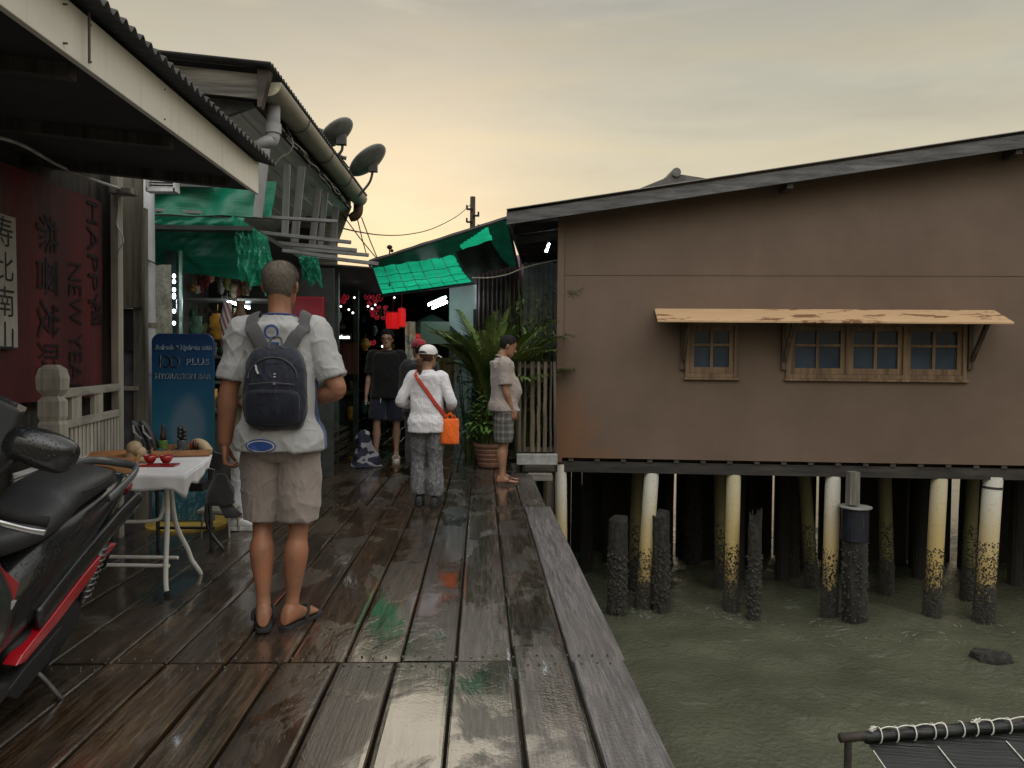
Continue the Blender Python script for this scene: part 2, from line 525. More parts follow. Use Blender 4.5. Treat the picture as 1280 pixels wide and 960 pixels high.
drops = n.noise(tcn.outputs['Object'], 60, 3, .6)
hh = n.math('ADD', n.math('MULTIPLY', gr, bstr), n.math('ADD', n.math('MULTIPLY', big, .25), n.math('MULTIPLY', drops, n.math('MULTIPLY_ADD', a_dry.outputs['Fac'], .9, .10))))
n.bump(hh, .6, .008)
deck_m = n.m
rng = random.Random(11)
mb = MB(); A = {'pr': [], 'dry': [], 'brown': []}
def plank(x0, x1, y0, y1, pr, dry, br, z0=0.0, skew=0.0):
    ny = max(2, int((y1 - y0) / .35))
    ph = rng.random() * 50
    rings = []
    for j in range(ny + 1):
        y = lerp(y0, y1, j / ny)
        dz = z0 + .0035 * noise.noise(V((ph, y * .6, 0)))
        e0 = .0025 * noise.noise(V((ph + 9, y * 2.2, 0))); e1 = .0025 * noise.noise(V((ph + 5, y * 2.2, 0)))
        if j in (0, ny): dz -= .003
        a = x0 + e0; b = x1 + e1
        prof = [(a, -.055), (a, -.007), (a + .006, -.0012), (a + .02, 0), (lerp(a, b, .35), -.0015 + .002 * rng.random()), (lerp(a, b, .65), -.0015 + .002 * rng.random()), (b - .02, 0), (b - .006, -.0012), (b, -.007), (b, -.055)]
        rings.append([(px_, y, pz_ + dz) for px_, pz_ in prof])
    k = len(mb.v)
    mb.loft(rings)
    m_ = len(mb.v) - k
    A['pr'] += [pr] * m_; A['dry'] += [dry] * m_; A['brown'] += [br] * m_
def section(y0, y1, seams, gaps=(.008, .016), edge_dry=1.0):
    for i in range(len(seams) - 1):
        xm = (seams[i] + seams[i + 1]) / 2
        br = 1.0 if xm < -.36 and xm > -2.6 else .25
        br *= .7 + .3 * rng.random()
        last = i == len(seams) - 2
        g = rng.uniform(*gaps) / 2
        yy0 = y0 + rng.uniform(.003, .007); yy1 = y1 - rng.uniform(.003, .009)
        pr = rng.random()
        dry = edge_dry if last else (.3 if rng.random() < .18 else rng.random() * .12)
        if i == len(seams) - 3 and abs(y1 - 3.48) < .01:
            yy1 += .19
        if i == len(seams) - 3 and abs(y0 - 3.48) < .01:
            yy0 += .19
        plank(seams[i] + g, seams[i + 1] - g, yy0, yy1, pr, dry, br, rng.uniform(-.004, .002))
def seams_from(right, w, left, first=None):
    s = [right]; 
    if first: s.append(right - first)
    while s[-1] > left: s.append(s[-1] - w * rng.uniform(.93, 1.07))
    return s[::-1]
section(.6, 3.48, seams_from(.705, .268, -3.6), (.010, .022))
section(3.48, 7.30, seams_from(.71, .262, -4.6), (.006, .013))
section(7.30, 9.55, seams_from(.67, .255, -4.2), (.008, .016), .5)
section(9.55, 12.6, seams_from(.45, .25, -4.2), (.008, .016), .2)
section(12.6, 21.0, seams_from(.1, .25, -4.2), (.008, .016), .2)
for yb in (1.2, 2.4, 3.48, 4.7, 5.9, 7.3, 8.5, 9.5, 11, 12.6):      # bearers under the planks
    k = len(mb.v); mb.box((-1.9, yb, -.13), (5.0, .14, .14)); m_ = len(mb.v) - k
    A['pr'] += [.3] * m_; A['dry'] += [0] * m_; A['brown'] += [.3] * m_
for yj in (3.48, 7.30):                                # nail heads beside the bearers
    for k in range(60):
        x = .62 - k * .0655
        for dy in (-.05, .05):
            kk = len(mb.v); xx = x + rng.uniform(-.01, .01); yy = yj + dy + rng.uniform(-.01, .01)
            mb.cyl((xx, yy, -.004), (xx, yy, .0026), .0055, .0050, 8); m_ = len(mb.v) - kk
            A['pr'] += [.9] * m_; A['dry'] += [0] * m_; A['brown'] += [0] * m_
tag(mb.build('boardwalk', deck_m, attrs=A), kind='structure')
# dark sheet added underneath, so no light comes up through the plank gaps
mb = MB(); mb.add([(-9, -2, -.9), (.35, -2, -.9), (.35, 21, -.9), (-9, 21, -.9)], [(0, 1, 2, 3)])
tag(mb.build('deck_light_block', mat('mud', (.05, .045, .03))), kind='structure')

# ------------------------------------------------------------------ brown house over the water
HO = at(697, 572, Y=10.2)
HO.z = 0
HA = R(6)
HU = V((math.cos(HA), -math.sin(HA), 0)); HN = V((-math.sin(HA), -math.cos(HA), 0))
def hw(u, z, d=0.0): return HO + HU * u + HN * d + V((0, 0, z))
def h_at(px, py, d=0.0):
    """(u, z) on the house front (or on a plane d in front of it) seen at a photo pixel"""
    r = ray(px, py); o = HO + HN * d
    t = (o - CAM).dot(HN) / r.dot(HN)
    p = CAM + r * t - o
    return p.dot(HU), p.z
HROT = Matrix.Rotation(-HA, 3, 'Z')
def hbox(mb, u0, u1, z0, z1, d0, d1):
    mb.box(hw((u0 + u1) / 2, (z0 + z1) / 2, (d0 + d1) / 2), (abs(u1 - u0), abs(d1 - d0), abs(z1 - z0)), HROT)

n = NT('brown_board')
vec = n.coords((1, 1, 1))
f = n.noise(vec, 1.1, 6, .62); g = n.noise(n.coords((.25, .25, 3)), 6, 6, .65); h = n.noise(vec, 60, 3, .6)
c = n.ramp(f, [(.35, (.118, .080, .058)), (.5, (.134, .091, .067)), (.66, (.150, .104, .078))])
c = n.mix(n.ramp(g, [(.42, 0), (.70, .22)]), c, (.12, .083, .063))
drip = n.noise(n.coords((1, 1, .08)), 9, 6, .65, .3)
c = n.mix(n.ramp(drip, [(.50, 0), (.66, .25)]), c, (.115, .077, .057))
xyz = n.sep(n.coords((1, 1, 1)))
# damp rusty patch on the lower left corner of the cladding
pat = n.math('ADD', n.math('MULTIPLY_ADD', xyz['X'], -.85, 1.15), n.math('MULTIPLY_ADD', xyz['Z'], -.55, n.math('MULTIPLY', n.math('SUBTRACT', f, .5), 2.2)))
c = n.mix(n.ramp(pat, [(.35, 0), (.75, .6)]), c, (.19, .085, .038))
n.col(c); n.set(Roughness=n.math('MULTIPLY_ADD', g, .3, .42), Specular_IOR_Level=.35)
n.bump(n.math('ADD', h, n.math('MULTIPLY', drip, .6)), .12, .004)
wall_m = n.m
wood_frame = wood('window_wood', (.185, .115, .065), 'Z', .5, .5, 1.5)
dark_wood = wood('old_dark_wood', (.055, .043, .034), 'X', .75)
dark_wood_v = wood('old_dark_wood_upright', (.055, .043, .034), 'Z', .75)
grey_wood = wood('grey_wood', (.17, .155, .135), 'Z', .75)
grey_wood_x = wood('grey_wood_flat', (.17, .155, .135), 'X', .75)
black_m = mat('dark_interior', (.012, .012, .012), .9, bump=0)

house = thing('timber_house', 'brown board-clad house standing on piles over the water beside the boardwalk', 'house', HO)
zb = h_at(760, 573)[1]
U1 = 9.8
tl = h_at(697, 300)[1]
# roof line on a plane .38 m in front of the wall
OV = .38
ra = h_at(633, 262, OV); rb = h_at(1279, 164, OV)
slope = (rb[1] - ra[1]) / (rb[0] - ra[0])
def roof_z(u): return ra[1] + (u - ra[0]) * slope
w1 = (*h_at(858, 403), *h_at(921, 471)); w2 = (*h_at(984, 403), *h_at(1206, 474))
holes = [(w1[0], w1[2], w1[3], w1[1]), (w2[0], w2[2], w2[3], w2[1])]
mb = MB()
us = sorted({0, U1, *[q for hh_ in holes for q in hh_[:2]]})
for i in range(len(us) - 1):
    a, b = us[i], us[i + 1]
    um = (a + b) / 2
    hs = [q for q in holes if q[0] - 1e-6 <= um <= q[1] + 1e-6]
    spans = []
    if hs: spans = [(zb, zb, hs[0][2], hs[0][2]), (hs[0][3], hs[0][3], roof_z(a) - .12, roof_z(b) - .12)]
    else: spans = [(zb, zb, roof_z(a) - .12, roof_z(b) - .12)]
    for za0, za1, zt0, zt1 in spans:
        for d in (0, -.09):
            mb.add([hw(a, za0, d), hw(b, za1, d), hw(b, zt1, d), hw(a, zt0, d)], [(0, 1, 2, 3)])
for u0, u1, z0, z1 in holes:
    q = [(u0, z0), (u1, z0), (u1, z1), (u0, z1)]
    for k in range(4):
        p0, p1 = q[k], q[(k + 1) % 4]
        mb.add([hw(*p0, 0), hw(*p1, 0), hw(*p1, -.09), hw(*p0, -.09)], [(0, 1, 2, 3)])
for p0, p1 in (((0, zb), (U1, zb)), ((0, zb), (0, roof_z(0) - .12)), ((U1, zb), (U1, roof_z(U1) - .12))):
    mb.add([hw(*p0, 0), hw(*p1, 0), hw(*p1, -.09), hw(*p0, -.09)], [(0, 1, 2, 3)])
front = mb.build('wall', wall_m, house)
mb = MB()                                             # cover strip over the board joint, and the corner board
zj = h_at(980, 344)[1]
hbox(mb, .02, U1 - .02, zj - .006, zj + .006, .001, .007)
mb.build('cover_strip', wall_m, house)
mb = MB(); hbox(mb, -.03, .06, zb - .06, roof_z(0) - .1, .003, .03)
mb.build('corner_board', wall_m, house, bevel=.004)
mb = MB()                                             # other walls
DEP = 7.0
mb.prism([hw(0, zb, -.1), hw(0, roof_z(0) - .12, -.1), hw(0, roof_z(0) - .12, -DEP), hw(0, zb, -DEP)], (0, 0, 0), HU * .08)
mb.build('side_wall', mat('side_board', (.12, .09, .08)), house)
mb = MB(); mb.prism([hw(0, zb, -DEP), hw(U1, zb, -DEP), hw(U1, roof_z(U1) - .12, -DEP), hw(0, roof_z(0) - .12, -DEP)], (0, 0, 0), HN * -.08)
mb.build('back_wall', mat('side_board', (.12, .09, .08)), house)
mb = MB(); mb.prism([hw(0, zb + .05, -.1), hw(U1, zb + .05, -.1), hw(U1, zb + .05, -DEP), hw(0, zb + .05, -DEP)], (0, 0, 0), (0, 0, -.06)); hbox(mb, -.1, U1, zb - .06, zb + .05, -.24, -.18)  # last box: dark board added to shut out light behind the joists
mb.build('floor', dark_wood, house)
mb = MB(); mb.prism([hw(0.1, .3, -2.2), hw(U1, .3, -2.2), hw(U1, 3, -2.2), hw(0.1, 3, -2.2)], (0, 0, 0), HN * -.05)
mb.build('dark_window_backing', mat('room_dark', (.05, .05, .055)), house)  # dark sheet added inside to keep the windows dark
# roof: corrugated sheets, barge board, rafters
roof_m = mat('roof_sheet', (.10, .095, .09), .6, .4, 3, bump=.2)
fascia_m = wood('grey_barge', (.10, .10, .105), 'X', .7)
mb = MB()
ul, ur = ra[0], U1 + .6
nw = 150
def rfn(u, v):
    uu = lerp(ul, ur, v); dd = lerp(OV, -DEP - .4, u)
    return hw(uu, roof_z(uu) + .018 * math.sin(u * nw * .72 * 2 * math.pi / 1.0 * .35), dd)
mb.grid(rfn, 420, 4)
roof = mb.build('roof', roof_m, house, smooth=True, solid=.006)
mb = MB()
mb.prism([hw(ul, roof_z(ul) - .03, OV - .03), hw(ur, roof_z(ur) - .03, OV - .03), hw(ur, roof_z(ur) - .21, OV - .03), hw(ul, roof_z(ul) - .19, OV - .03)], (0, 0, 0), HN * -.03)
mb.build('barge_board', fascia_m, roof)
mb = MB()
mb.prism([hw(ul, roof_z(ul) - .03, OV - .06), hw(ul + .02, roof_z(ul) - .2, OV - .06), hw(ul + .02, roof_z(ul) - .2, -DEP), hw(ul, roof_z(ul) - .03, -DEP)], (0, 0, 0), HU * .03)
mb.build('eave_board', fascia_m, roof)
for d in (.2, -.7, -1.6, -2.5):
    mb = MB(); mb.bar(hw(ul + .04, roof_z(ul + .04) - .1, d), hw(.0, roof_z(0) - .1, d), .06, .12)
    mb.build('rafter', dark_wood, roof)
for u in (h_at(975, 240)[0], h_at(1252, 195)[0]):
    mb = MB(); hbox(mb, u, u + .08, roof_z(u) - .26, roof_z(u) - .13, .012, OV - .07)
    mb.build('purlin_end', dark_wood, roof)

glass = NT('dusk_glass')
glass.col(glass.ramp(glass.noise(glass.coords(), 2, 3), [(.3, (.026, .042, .068)), (.7, (.052, .078, .118))]))
glass.set(Roughness=.12, IOR=1.45, Specular_IOR_Level=.5)
glass_m = glass.m
def window(u0, u1, z0, z1, leaves):
    mb = MB(); t = .045
    hbox(mb, u0 - .012, u1 + .012, z0 - .012, z0 + t, -.075, .028)
    hbox(mb, u0 - .012, u1 + .012, z1 - t, z1 + .012, -.075, .028)
    hbox(mb, u0 - .012, u0 + t, z0 + t, z1 - t, -.075, .028)
    hbox(mb, u1 - t, u1 + .012, z0 + t, z1 - t, -.075, .028)
    w = (u1 - u0 - 2 * t) / leaves
    for k in range(1, leaves):
        u = u0 + t + k * w
        hbox(mb, u - .022, u + .022, z0 + t, z1 - t, -.07, .024)
    fr = mb.build('window', wood_frame, house, bevel=.003)
    mb = MB(); hbox(mb, u0 - .03, u1 + .03, z0 - .045, z0 - .014, .002, .045)
    mb.build('sill', wood_frame, fr, bevel=.003)
    for k in range(leaves):
        a = u0 + t + k * w + (.024 if k else .002); b = u0 + t + (k + 1) * w - (.024 if k < leaves - 1 else .002)
        z0_, z1_ = z0 + t + .003, z1 - t - .003
        mb = MB(); s = .062
        hbox(mb, a, b, z0_, z0_ + .08, -.05, .008); hbox(mb, a, b, z1_ - s, z1_, -.05, .008)
        hbox(mb, a, a + s, z0_ + .08, z1_ - s, -.05, .008); hbox(mb, b - s, b, z0_ + .08, z1_ - s, -.05, .008)
        um = (a + b) / 2; zm = z0_ + (z1_ - z0_) * .6
        hbox(mb, um - .02, um + .02, z0_ + .08, z1_ - s, -.045, .003)
        hbox(mb, a + s, um - .021, zm - .018, zm + .018, -.043, .001); hbox(mb, um + .021, b - s, zm - .018, zm + .018, -.043, .001)
        mb.build('sash', wood_frame, fr, bevel=.002)
        mb = MB(); hbox(mb, a + s * .5, b - s * .5, z0_ + .03, z1_ - .03, -.034, -.028)
        mb.build('pane', glass_m, fr)
window(*holes[0], 1)
window(*holes[1], 3)
# awning board with peeling varnish
n = NT('peeling_varnish')
vec = n.coords((.5, 1.6, 1))
f = n.noise(vec, 3.2, 9, .66, .15)
base = n.ramp(n.noise(n.coords((.04, 1, 1)), 40, 6, .6), [(.3, (.40, .25, .135)), (.7, (.52, .35, .20))])
xyz = n.sep(n.coords())
lim = n.math('MULTIPLY_ADD', xyz['X'], .012, f)
n.col(n.mix(n.ramp(lim, [(.60, 0), (.608, 1)]), base, (.17, .082, .034)))
n.set(Roughness=.55); n.bump(f, .2, .003)
a0 = h_at(818, 385.5); a1 = h_at(1243, 386); AD = .52
b0 = h_at(822, 400, AD); b1 = h_at(1268, 402, AD)
mb = MB()
top = [hw(a0[0], a0[1], .004), hw(a1[0], a0[1], .004), hw(b1[0], b0[1], AD), hw(b0[0], b0[1], AD)]
mb.prism(top, (0, 0, 0), (0, 0, -.028))
aw = mb.build('awning', n.m, house, bevel=.004)
for px_ in (853, 979, 1212):
    u = h_at(px_, 430)[0]
    z1 = a0[1] - .05; z0 = h_at(px_, 462)[1]
    mb = MB()
    hbox(mb, u - .03, u + .03, z0, z1, .004, .05)
    zt = lerp(a0[1], b0[1], .75) - .05
    mb.bar(hw(u + .012, z0 + .12, .045), hw(u + .012, zt, AD * .75), .045, .05)
    hbox(mb, u - .02, u + .044, zt - .0, zt + .045, .05, AD * .8)
    mb.build('bracket', wood('bracket_wood', (.075, .05, .035), 'Z', .7), aw)
mb = MB()                                             # sill beam and joist ends under the wall
hbox(mb, -.35, U1, zb - .20, zb - .05, -.16, -.03)
mb.build('floor_beam', wood('sill_beam', (.032, .028, .025), 'X', .75), house)
for k in range(26):
    u = .15 + k * .36
    mb = MB(); hbox(mb, u, u + .07, zb - .048, zb - .004, -.7, -.012)
    mb.build('joist', dark_wood, house)
for d in (-1.6, -3.2, -4.8, -6.4):
    mb = MB(); hbox(mb, -.1, U1, zb - .2, zb - .05, d - .08, d + .08)
    mb.build('floor_beam', dark_wood, house)
for k in range(5):                                    # strips of tape left on the wall at upper left
    pass
mb = MB()
c0 = h_at(716, 368)
for k in range(7):
    u = c0[0] + rng.uniform(-.08, .08); z = c0[1] + rng.uniform(-.04, .05)
    mb.tube([hw(u, z, .004), hw(u + .05, z + rng.uniform(-.02, .03), .02), hw(u + .09, z + rng.uniform(-.03, .05), .012)], .003, 5)
tag(mb.build('creeper_sprig', mat('sprig', (.05, .06, .03))), 'tiny dry creeper sprig growing out of the brown wall near its left corner', 'plant')

# house beyond, its ridge just showing over the brown roof
hb = thing('house_beyond', 'low hipped corrugated roof of a house showing over the brown house', 'house', at(848, 300, Y=17.5))
hb.location.z = 0
p = [at(790, 240, Y=17.5), at(848, 214, Y=17.5), at(900, 228, Y=17.5)]
mb = MB()
far = V((0, 5, 0))
ridge_n = at(845, 217, Y=17.5)
mb.add([at(735, 262, Y=17.5), at(845, 217, Y=17.5), at(990, 240, Y=17.5), at(735, 262, Y=17.5) + far, at(845, 217, Y=17.5) + far, at(990, 240, Y=17.5) + far], [(0, 1, 4, 3), (1, 2, 5, 4), (0, 2, 1), (3, 4, 5), (0, 3, 5, 2)])
r2 = mb.build('roof', roof_m, hb)
mb = MB(); a = ridge_n + V((0, -.06, .02)); 
mb.tube([a, a + V((0, 5.1, 0))], .11, 8)
mb.build('ridge_cap', roof_m, r2)
mb = MB(); mb.box((at(860, 300, Y=17.5).x, 20, 2.2), (3.2, 4.2, 4.6))
mb.build('wall', mat('side_board', (.12, .09, .08)), hb)
# ------------------------------------------------------------------ piles
def pile_mat(name, top, mid, ptop=-.35, dull=1.0):
    """painted concrete pile going yellow towards the tide line (object z = height above the water)"""
    n = NT(name)
    xyz = n.sep(n.coords())
    f = n.noise(n.coords((1, 1, .5)), 5, 6, .65); g = n.noise(n.coords(), 30, 4, .6)
    zz = n.math('MULTIPLY_ADD', n.math('SUBTRACT', f, .5), .5, xyz['Z'])
    c = n.ramp(n.math('MULTIPLY', zz, .5), [(.15, tuple(x * .55 for x in mid)), (.42, mid), (.66, tuple(lerp(a, b, .4) for a, b in zip(mid, top))), (.85, top)])
    c = n.mix(n.ramp(g, [(.55, 0), (.8, .5)]), c, tuple(x * .4 for x in mid))
    n.col(c); n.set(Roughness=.6); n.bump(n.math('ADD', g, f), .2, .006)
    return n.m
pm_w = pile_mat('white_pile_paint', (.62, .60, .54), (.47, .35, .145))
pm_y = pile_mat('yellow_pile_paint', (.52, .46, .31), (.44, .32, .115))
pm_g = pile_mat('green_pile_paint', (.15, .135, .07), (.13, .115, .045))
shell_m = mat('mussel_shell', (.018, .016, .013), .45, .6, 20, bump=.6)
shell_l = mat('barnacle_crust', (.035, .032, .025), .8, .6, 14, bump=.8)
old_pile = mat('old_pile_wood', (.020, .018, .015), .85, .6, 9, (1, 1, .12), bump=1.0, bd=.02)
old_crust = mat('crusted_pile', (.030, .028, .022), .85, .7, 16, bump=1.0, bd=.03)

def d_of(px, py):           # point on the water seen at a pixel
    return at(px, py, z=WZ)
def barnacles(mb, p0, p1, r, z0, z1, n, rg, size=.014, grow=1.0):
    """little shells scattered on a pile between two heights, denser towards the water"""
    ax = p1 - p0
    for _ in range(n):
        t = rg.random() ** .75
        z = lerp(z1, z0, t)
        k = (z - p0.z) / (p1.z - p0.z)
        c = p0 + ax * k
        q = rg.random() * 2 * math.pi
        s = size * (.5 + rg.random() * .9)
        o = V((math.cos(q), math.sin(q), 0))
        b = c + o * (r * .97)
        tn = V((-math.sin(q), math.cos(q), 0)) * s
        up = V((0, 0, 1)) * s * (1 + rg.random())
        tip = b + o * s * (.9 + rg.random()) * grow + up * rg.uniform(-.4, .4)
        mb.add([b - tn - up * .6, b + tn - up * .5, b + tn * .7 + up * .8, b - tn * .8 + up * .7, tip], [(0, 1, 4), (1, 2, 4), (2, 3, 4), (3, 0, 4)])

def pile(label, ptop, pbot, d, rad, ztop, m, shell_top=.75, n=500, group='painted concrete piles under the brown house', cap=False, gap_post=True):
    """ptop / pbot: photo pixels of the axis at its top and at the water; d: depth plane behind the house front"""
    o = HO + HN * d
    def pt(px, py):
        r_ = ray(*[px, py]); t = (o - CAM).dot(HN) / r_.dot(HN); return CAM + r_ * t
    rad *= .80; n = int(n * 3.4); shell_top += .12
    A0 = pt(*ptop); B0 = pt(*pbot)
    ax = (A0 - B0); ax = ax / ax.z
    bot = B0 + ax * (WZ - B0.z); topp = B0 + ax * (ztop - B0.z)
    root = thing('pile', label, 'pile', bot, 0, group)
    mb = MB(); 
    pts = [bot + ax * z for z in (-1.0, 0, .5, 1.0, 1.5)] + [topp]
    pts = [p for p in pts if p.z < topp.z + 1e-6]
    mb.tube(pts, rad, 24)
    mb.build('shaft', m, root, smooth=False, bevel=0)
    rg = random.Random(hash(label) % 1000 if False else int(abs(ptop[0]) * 7 + abs(pbot[0])))
    mb = MB(); barnacles(mb, bot, topp, rad, WZ - .1, WZ + shell_top, n, rg, .0095)
    mb.build('mussels', shell_m, root)['kind'] = 'stuff'
    mb = MB(); barnacles(mb, bot, topp, rad, WZ - .1, WZ + shell_top * .45, n, rg, .013, .8)
    mb.build('barnacles', shell_l, root)['kind'] = 'stuff'
    global pile_top; pile_top = topp
    if topp.z < zb - .12:
        mb = MB(); mb.cyl(topp + V((0, 0, -.02)), topp + V((0, 0, zb - .2 - topp.z)), .05, .05, 8)
        mb.build('post', dark_wood_v, root)
    return root
ZT = zb - .20
for lab, a, b, d, r, zt, m, st_, nn in [
    ('white pile under the left corner of the brown house, touching the boardwalk edge', (701, 600), (702, 740), -.1, .105, ZT + .1, pm_w, .55, 260),
    ('yellowing pile first right of the corner pile, mussels on its lower third', (814, 600), (804, 745), -.12, .125, ZT, pm_w, .75, 520),
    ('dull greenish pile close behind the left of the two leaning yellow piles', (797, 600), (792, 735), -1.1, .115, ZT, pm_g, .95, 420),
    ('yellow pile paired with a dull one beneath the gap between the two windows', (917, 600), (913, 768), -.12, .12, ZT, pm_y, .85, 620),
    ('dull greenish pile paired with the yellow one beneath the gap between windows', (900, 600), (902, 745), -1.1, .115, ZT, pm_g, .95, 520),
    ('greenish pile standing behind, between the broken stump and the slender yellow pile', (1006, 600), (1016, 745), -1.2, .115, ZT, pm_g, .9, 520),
    ('slender yellow pile just left of the dark collared pile', (1041, 600), (1036, 775), -.12, .125, ZT, pm_w, .8, 600),
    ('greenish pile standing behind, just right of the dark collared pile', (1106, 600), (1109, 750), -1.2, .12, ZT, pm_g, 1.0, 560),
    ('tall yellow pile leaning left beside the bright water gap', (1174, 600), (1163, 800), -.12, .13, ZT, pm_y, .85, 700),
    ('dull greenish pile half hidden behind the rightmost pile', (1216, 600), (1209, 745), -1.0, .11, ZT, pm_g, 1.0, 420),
    ('rightmost pile, the thickest yellow one, with a steel strap near its top', (1241, 600), (1229, 778), -.12, .15, ZT + .03, pm_w, .95, 800)]:
    o_ = pile(lab, a, b, d, r, zt, m, st_, nn)
    if lab.startswith('rightmost'):
        mb = MB(); ax_ = (pile_top - o_.location) / (pile_top - o_.location).length; c_ = pile_top - ax_ * .16; mb.cyl(c_, c_ + ax_ * .03, .127, .127, 20)
        mb.build('strap', mat('dark_steel', (.03, .03, .032), .5), o_)

def stump(label, ptop, pbot, d, rad, jag=.12, collar=False):
    o = HO + HN * d
    def pt(px, py):
        r_ = ray(px, py); t = (o - CAM).dot(HN) / r_.dot(HN); return CAM + r_ * t
    T = pt(*ptop); B = pt(*pbot); B = B + (T - B) * ((WZ - B.z) / (T.z - B.z))
    root = thing('pile', label, 'pile', B, 0, 'old timber piles')
    rg = random.Random(int(ptop[0]))
    mb = MB(); nseg = 22; rings = []
    H = T.z - B.z
    zs = [-1, 0] + [H * k / 16 for k in range(1, 17)]
    for i, z in enumerate(zs):
        c = lerp(B, T, max(z, -.2) / H); ring = []
        for k in range(nseg):
            q = 2 * math.pi * k / nseg
            rr = rad * (1 + .16 * noise.noise(V((math.cos(q) * 2.4, math.sin(q) * 2.4, z * 1.8 + ptop[0]))) + .07 * noise.noise(V((math.cos(q) * 9, math.sin(q) * 9, z * 7))))
            zz = B.z + z
            if i == len(zs) - 1: zz += jag * (noise.noise(V((math.cos(q) * 2, math.sin(q) * 2, ptop[0]))) + .9 * (math.cos(q - .6) > .2))
            ring.append((c.x + rr * math.cos(q), c.y + rr * math.sin(q), zz))
        rings.append(ring)
    mb.loft(rings)
    mb.build('shaft', [old_pile, old_crust][1 if H < 1.5 else 0], root)
    mb = MB(); barnacles(mb, B, T, rad, WZ - .05, WZ + H * .72, 380, rg, .017, 1.0)
    mb.build('barnacles', shell_l, root)['kind'] = 'stuff'
    if collar:
        mb = MB(); c = T
        mb.cyl(c + V((0, 0, -.42)), c + V((0, 0, .02)), rad * 1.12, rad * 1.10, 22)
        mb.build('collar', mat('blue_black_collar', (.007, .009, .018), .5), root, bevel=.01)
        mb = MB(); mb.lathe([(rad * 1.35, .02), (rad * 1.35, .035)], c); mb.build('cap_plate', mat('pale_plate', (.22, .22, .2)), root)
        mb = MB(); mb.box(c + V((-.04, 0, (zb - .1 - c.z) / 2 + .03)), (.13, .13, zb - .16 - c.z)); mb.build('post', grey_wood, root)
    return root
stump('broken timber pile first out from the boardwalk, left of the leaning yellow pile', (773, 650), (771, 765), .1, .125, .05)
stump('broken timber pile just right of the first leaning yellow pile', (826, 645), (827, 765), -.05, .115, .08)
stump('narrow broken timber stump with a split top between two pale piles', (944, 660), (942, 775), .1, .085, .26)
stump('thick dark pile with a blue-black collar and a timber post on top', (1069, 636), (1068, 797), .15, .155, .0, True)
stump('tall dark pile deep in the shade behind the split stump', (985, 590), (985, 745), -2.2, .17, .0)
stump('dark pile deep in the shade right of the leaning yellow pair', (866, 590), (866, 745), -2.6, .15, .0)
# far rows in the dark, one per bay
k = 0
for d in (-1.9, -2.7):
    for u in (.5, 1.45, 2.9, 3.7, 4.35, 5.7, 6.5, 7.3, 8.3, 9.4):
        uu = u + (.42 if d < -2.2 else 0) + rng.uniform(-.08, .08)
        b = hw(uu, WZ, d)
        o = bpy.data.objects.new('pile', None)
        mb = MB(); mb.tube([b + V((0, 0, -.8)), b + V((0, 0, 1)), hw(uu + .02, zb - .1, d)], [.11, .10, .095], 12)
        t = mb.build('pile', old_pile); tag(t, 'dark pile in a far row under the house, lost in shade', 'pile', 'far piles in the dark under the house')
# dark screen added for the deep shade behind, gaps left for water glints
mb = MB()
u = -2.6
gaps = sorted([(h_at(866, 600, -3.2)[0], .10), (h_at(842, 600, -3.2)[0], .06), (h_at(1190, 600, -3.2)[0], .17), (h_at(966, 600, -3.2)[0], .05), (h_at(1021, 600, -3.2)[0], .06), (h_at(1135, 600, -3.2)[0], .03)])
scr = thing('shade_screen', 'dark screen added for the deep shade under the brown house', 'screen', hw(3, WZ, -3.2))
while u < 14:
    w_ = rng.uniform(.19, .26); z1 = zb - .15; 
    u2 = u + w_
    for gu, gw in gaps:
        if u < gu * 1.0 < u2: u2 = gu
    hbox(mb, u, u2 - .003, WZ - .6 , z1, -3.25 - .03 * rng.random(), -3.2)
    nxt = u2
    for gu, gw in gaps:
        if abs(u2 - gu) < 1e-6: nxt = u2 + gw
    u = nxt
mb.build('dark_slats', mat('screen_dark', (.022, .019, .016), .9), scr)

# churned foam where the swell meets the nearer piles
n = NT('sea_foam'); n.col((.14, .15, .12)); n.set(Roughness=.7); foam_m = n.m
mb = MB(); rf_ = random.Random(4)
for px_, py_ in ((773, 768), (804, 748), (828, 766), (913, 770), (943, 778), (1037, 780), (1068, 800), (1163, 803), (1230, 780), (1016, 750), (902, 748)):
    c = d_of(px_, py_)
    for _ in range(22):
        a0_ = rf_.random() * 6.28; r_ = rf_.uniform(.11, .34); L = rf_.uniform(.1, .5); w_ = rf_.uniform(.003, .012)
        ring = []
        for k in range(7):
            a = a0_ + L * k / 6; rr = r_ * (1 + .25 * noise.noise(V((a * 2, r_ * 9, px_))))
            x, y = c.x + 1.3 * rr * math.cos(a), c.y + .9 * rr * math.sin(a); z = WZ + wavez(x, y) + .006
            q = math.sin(math.pi * k / 6) * w_ + .0006
            ring += [V((x - math.cos(a) * q * 1.5, y - math.sin(a) * q, z)), V((x + math.cos(a) * q * 1.5, y + math.sin(a) * q, z))]
        mb.add(ring, [(2 * k, 2 * k + 1, 2 * k + 3, 2 * k + 2) for k in range(6)])
tag(mb.build('sea_foam', foam_m), kind='stuff')
# rock with barnacles in the water
c = d_of(1240, 828)
mb = MB(); mb.ell((c.x, c.y, WZ - .02), (.21, .18, .17), nu=28, nv=18)
for v in mb.v:
    dv_ = v - V((c.x, c.y, WZ)); v += dv_ * (.5 * noise.noise(v * 6) + .25 * noise.noise(v * 17))
rk = tag(mb.build('rock', old_crust, smooth=False), 'small dark barnacled rock just breaking the water at right', 'rock')

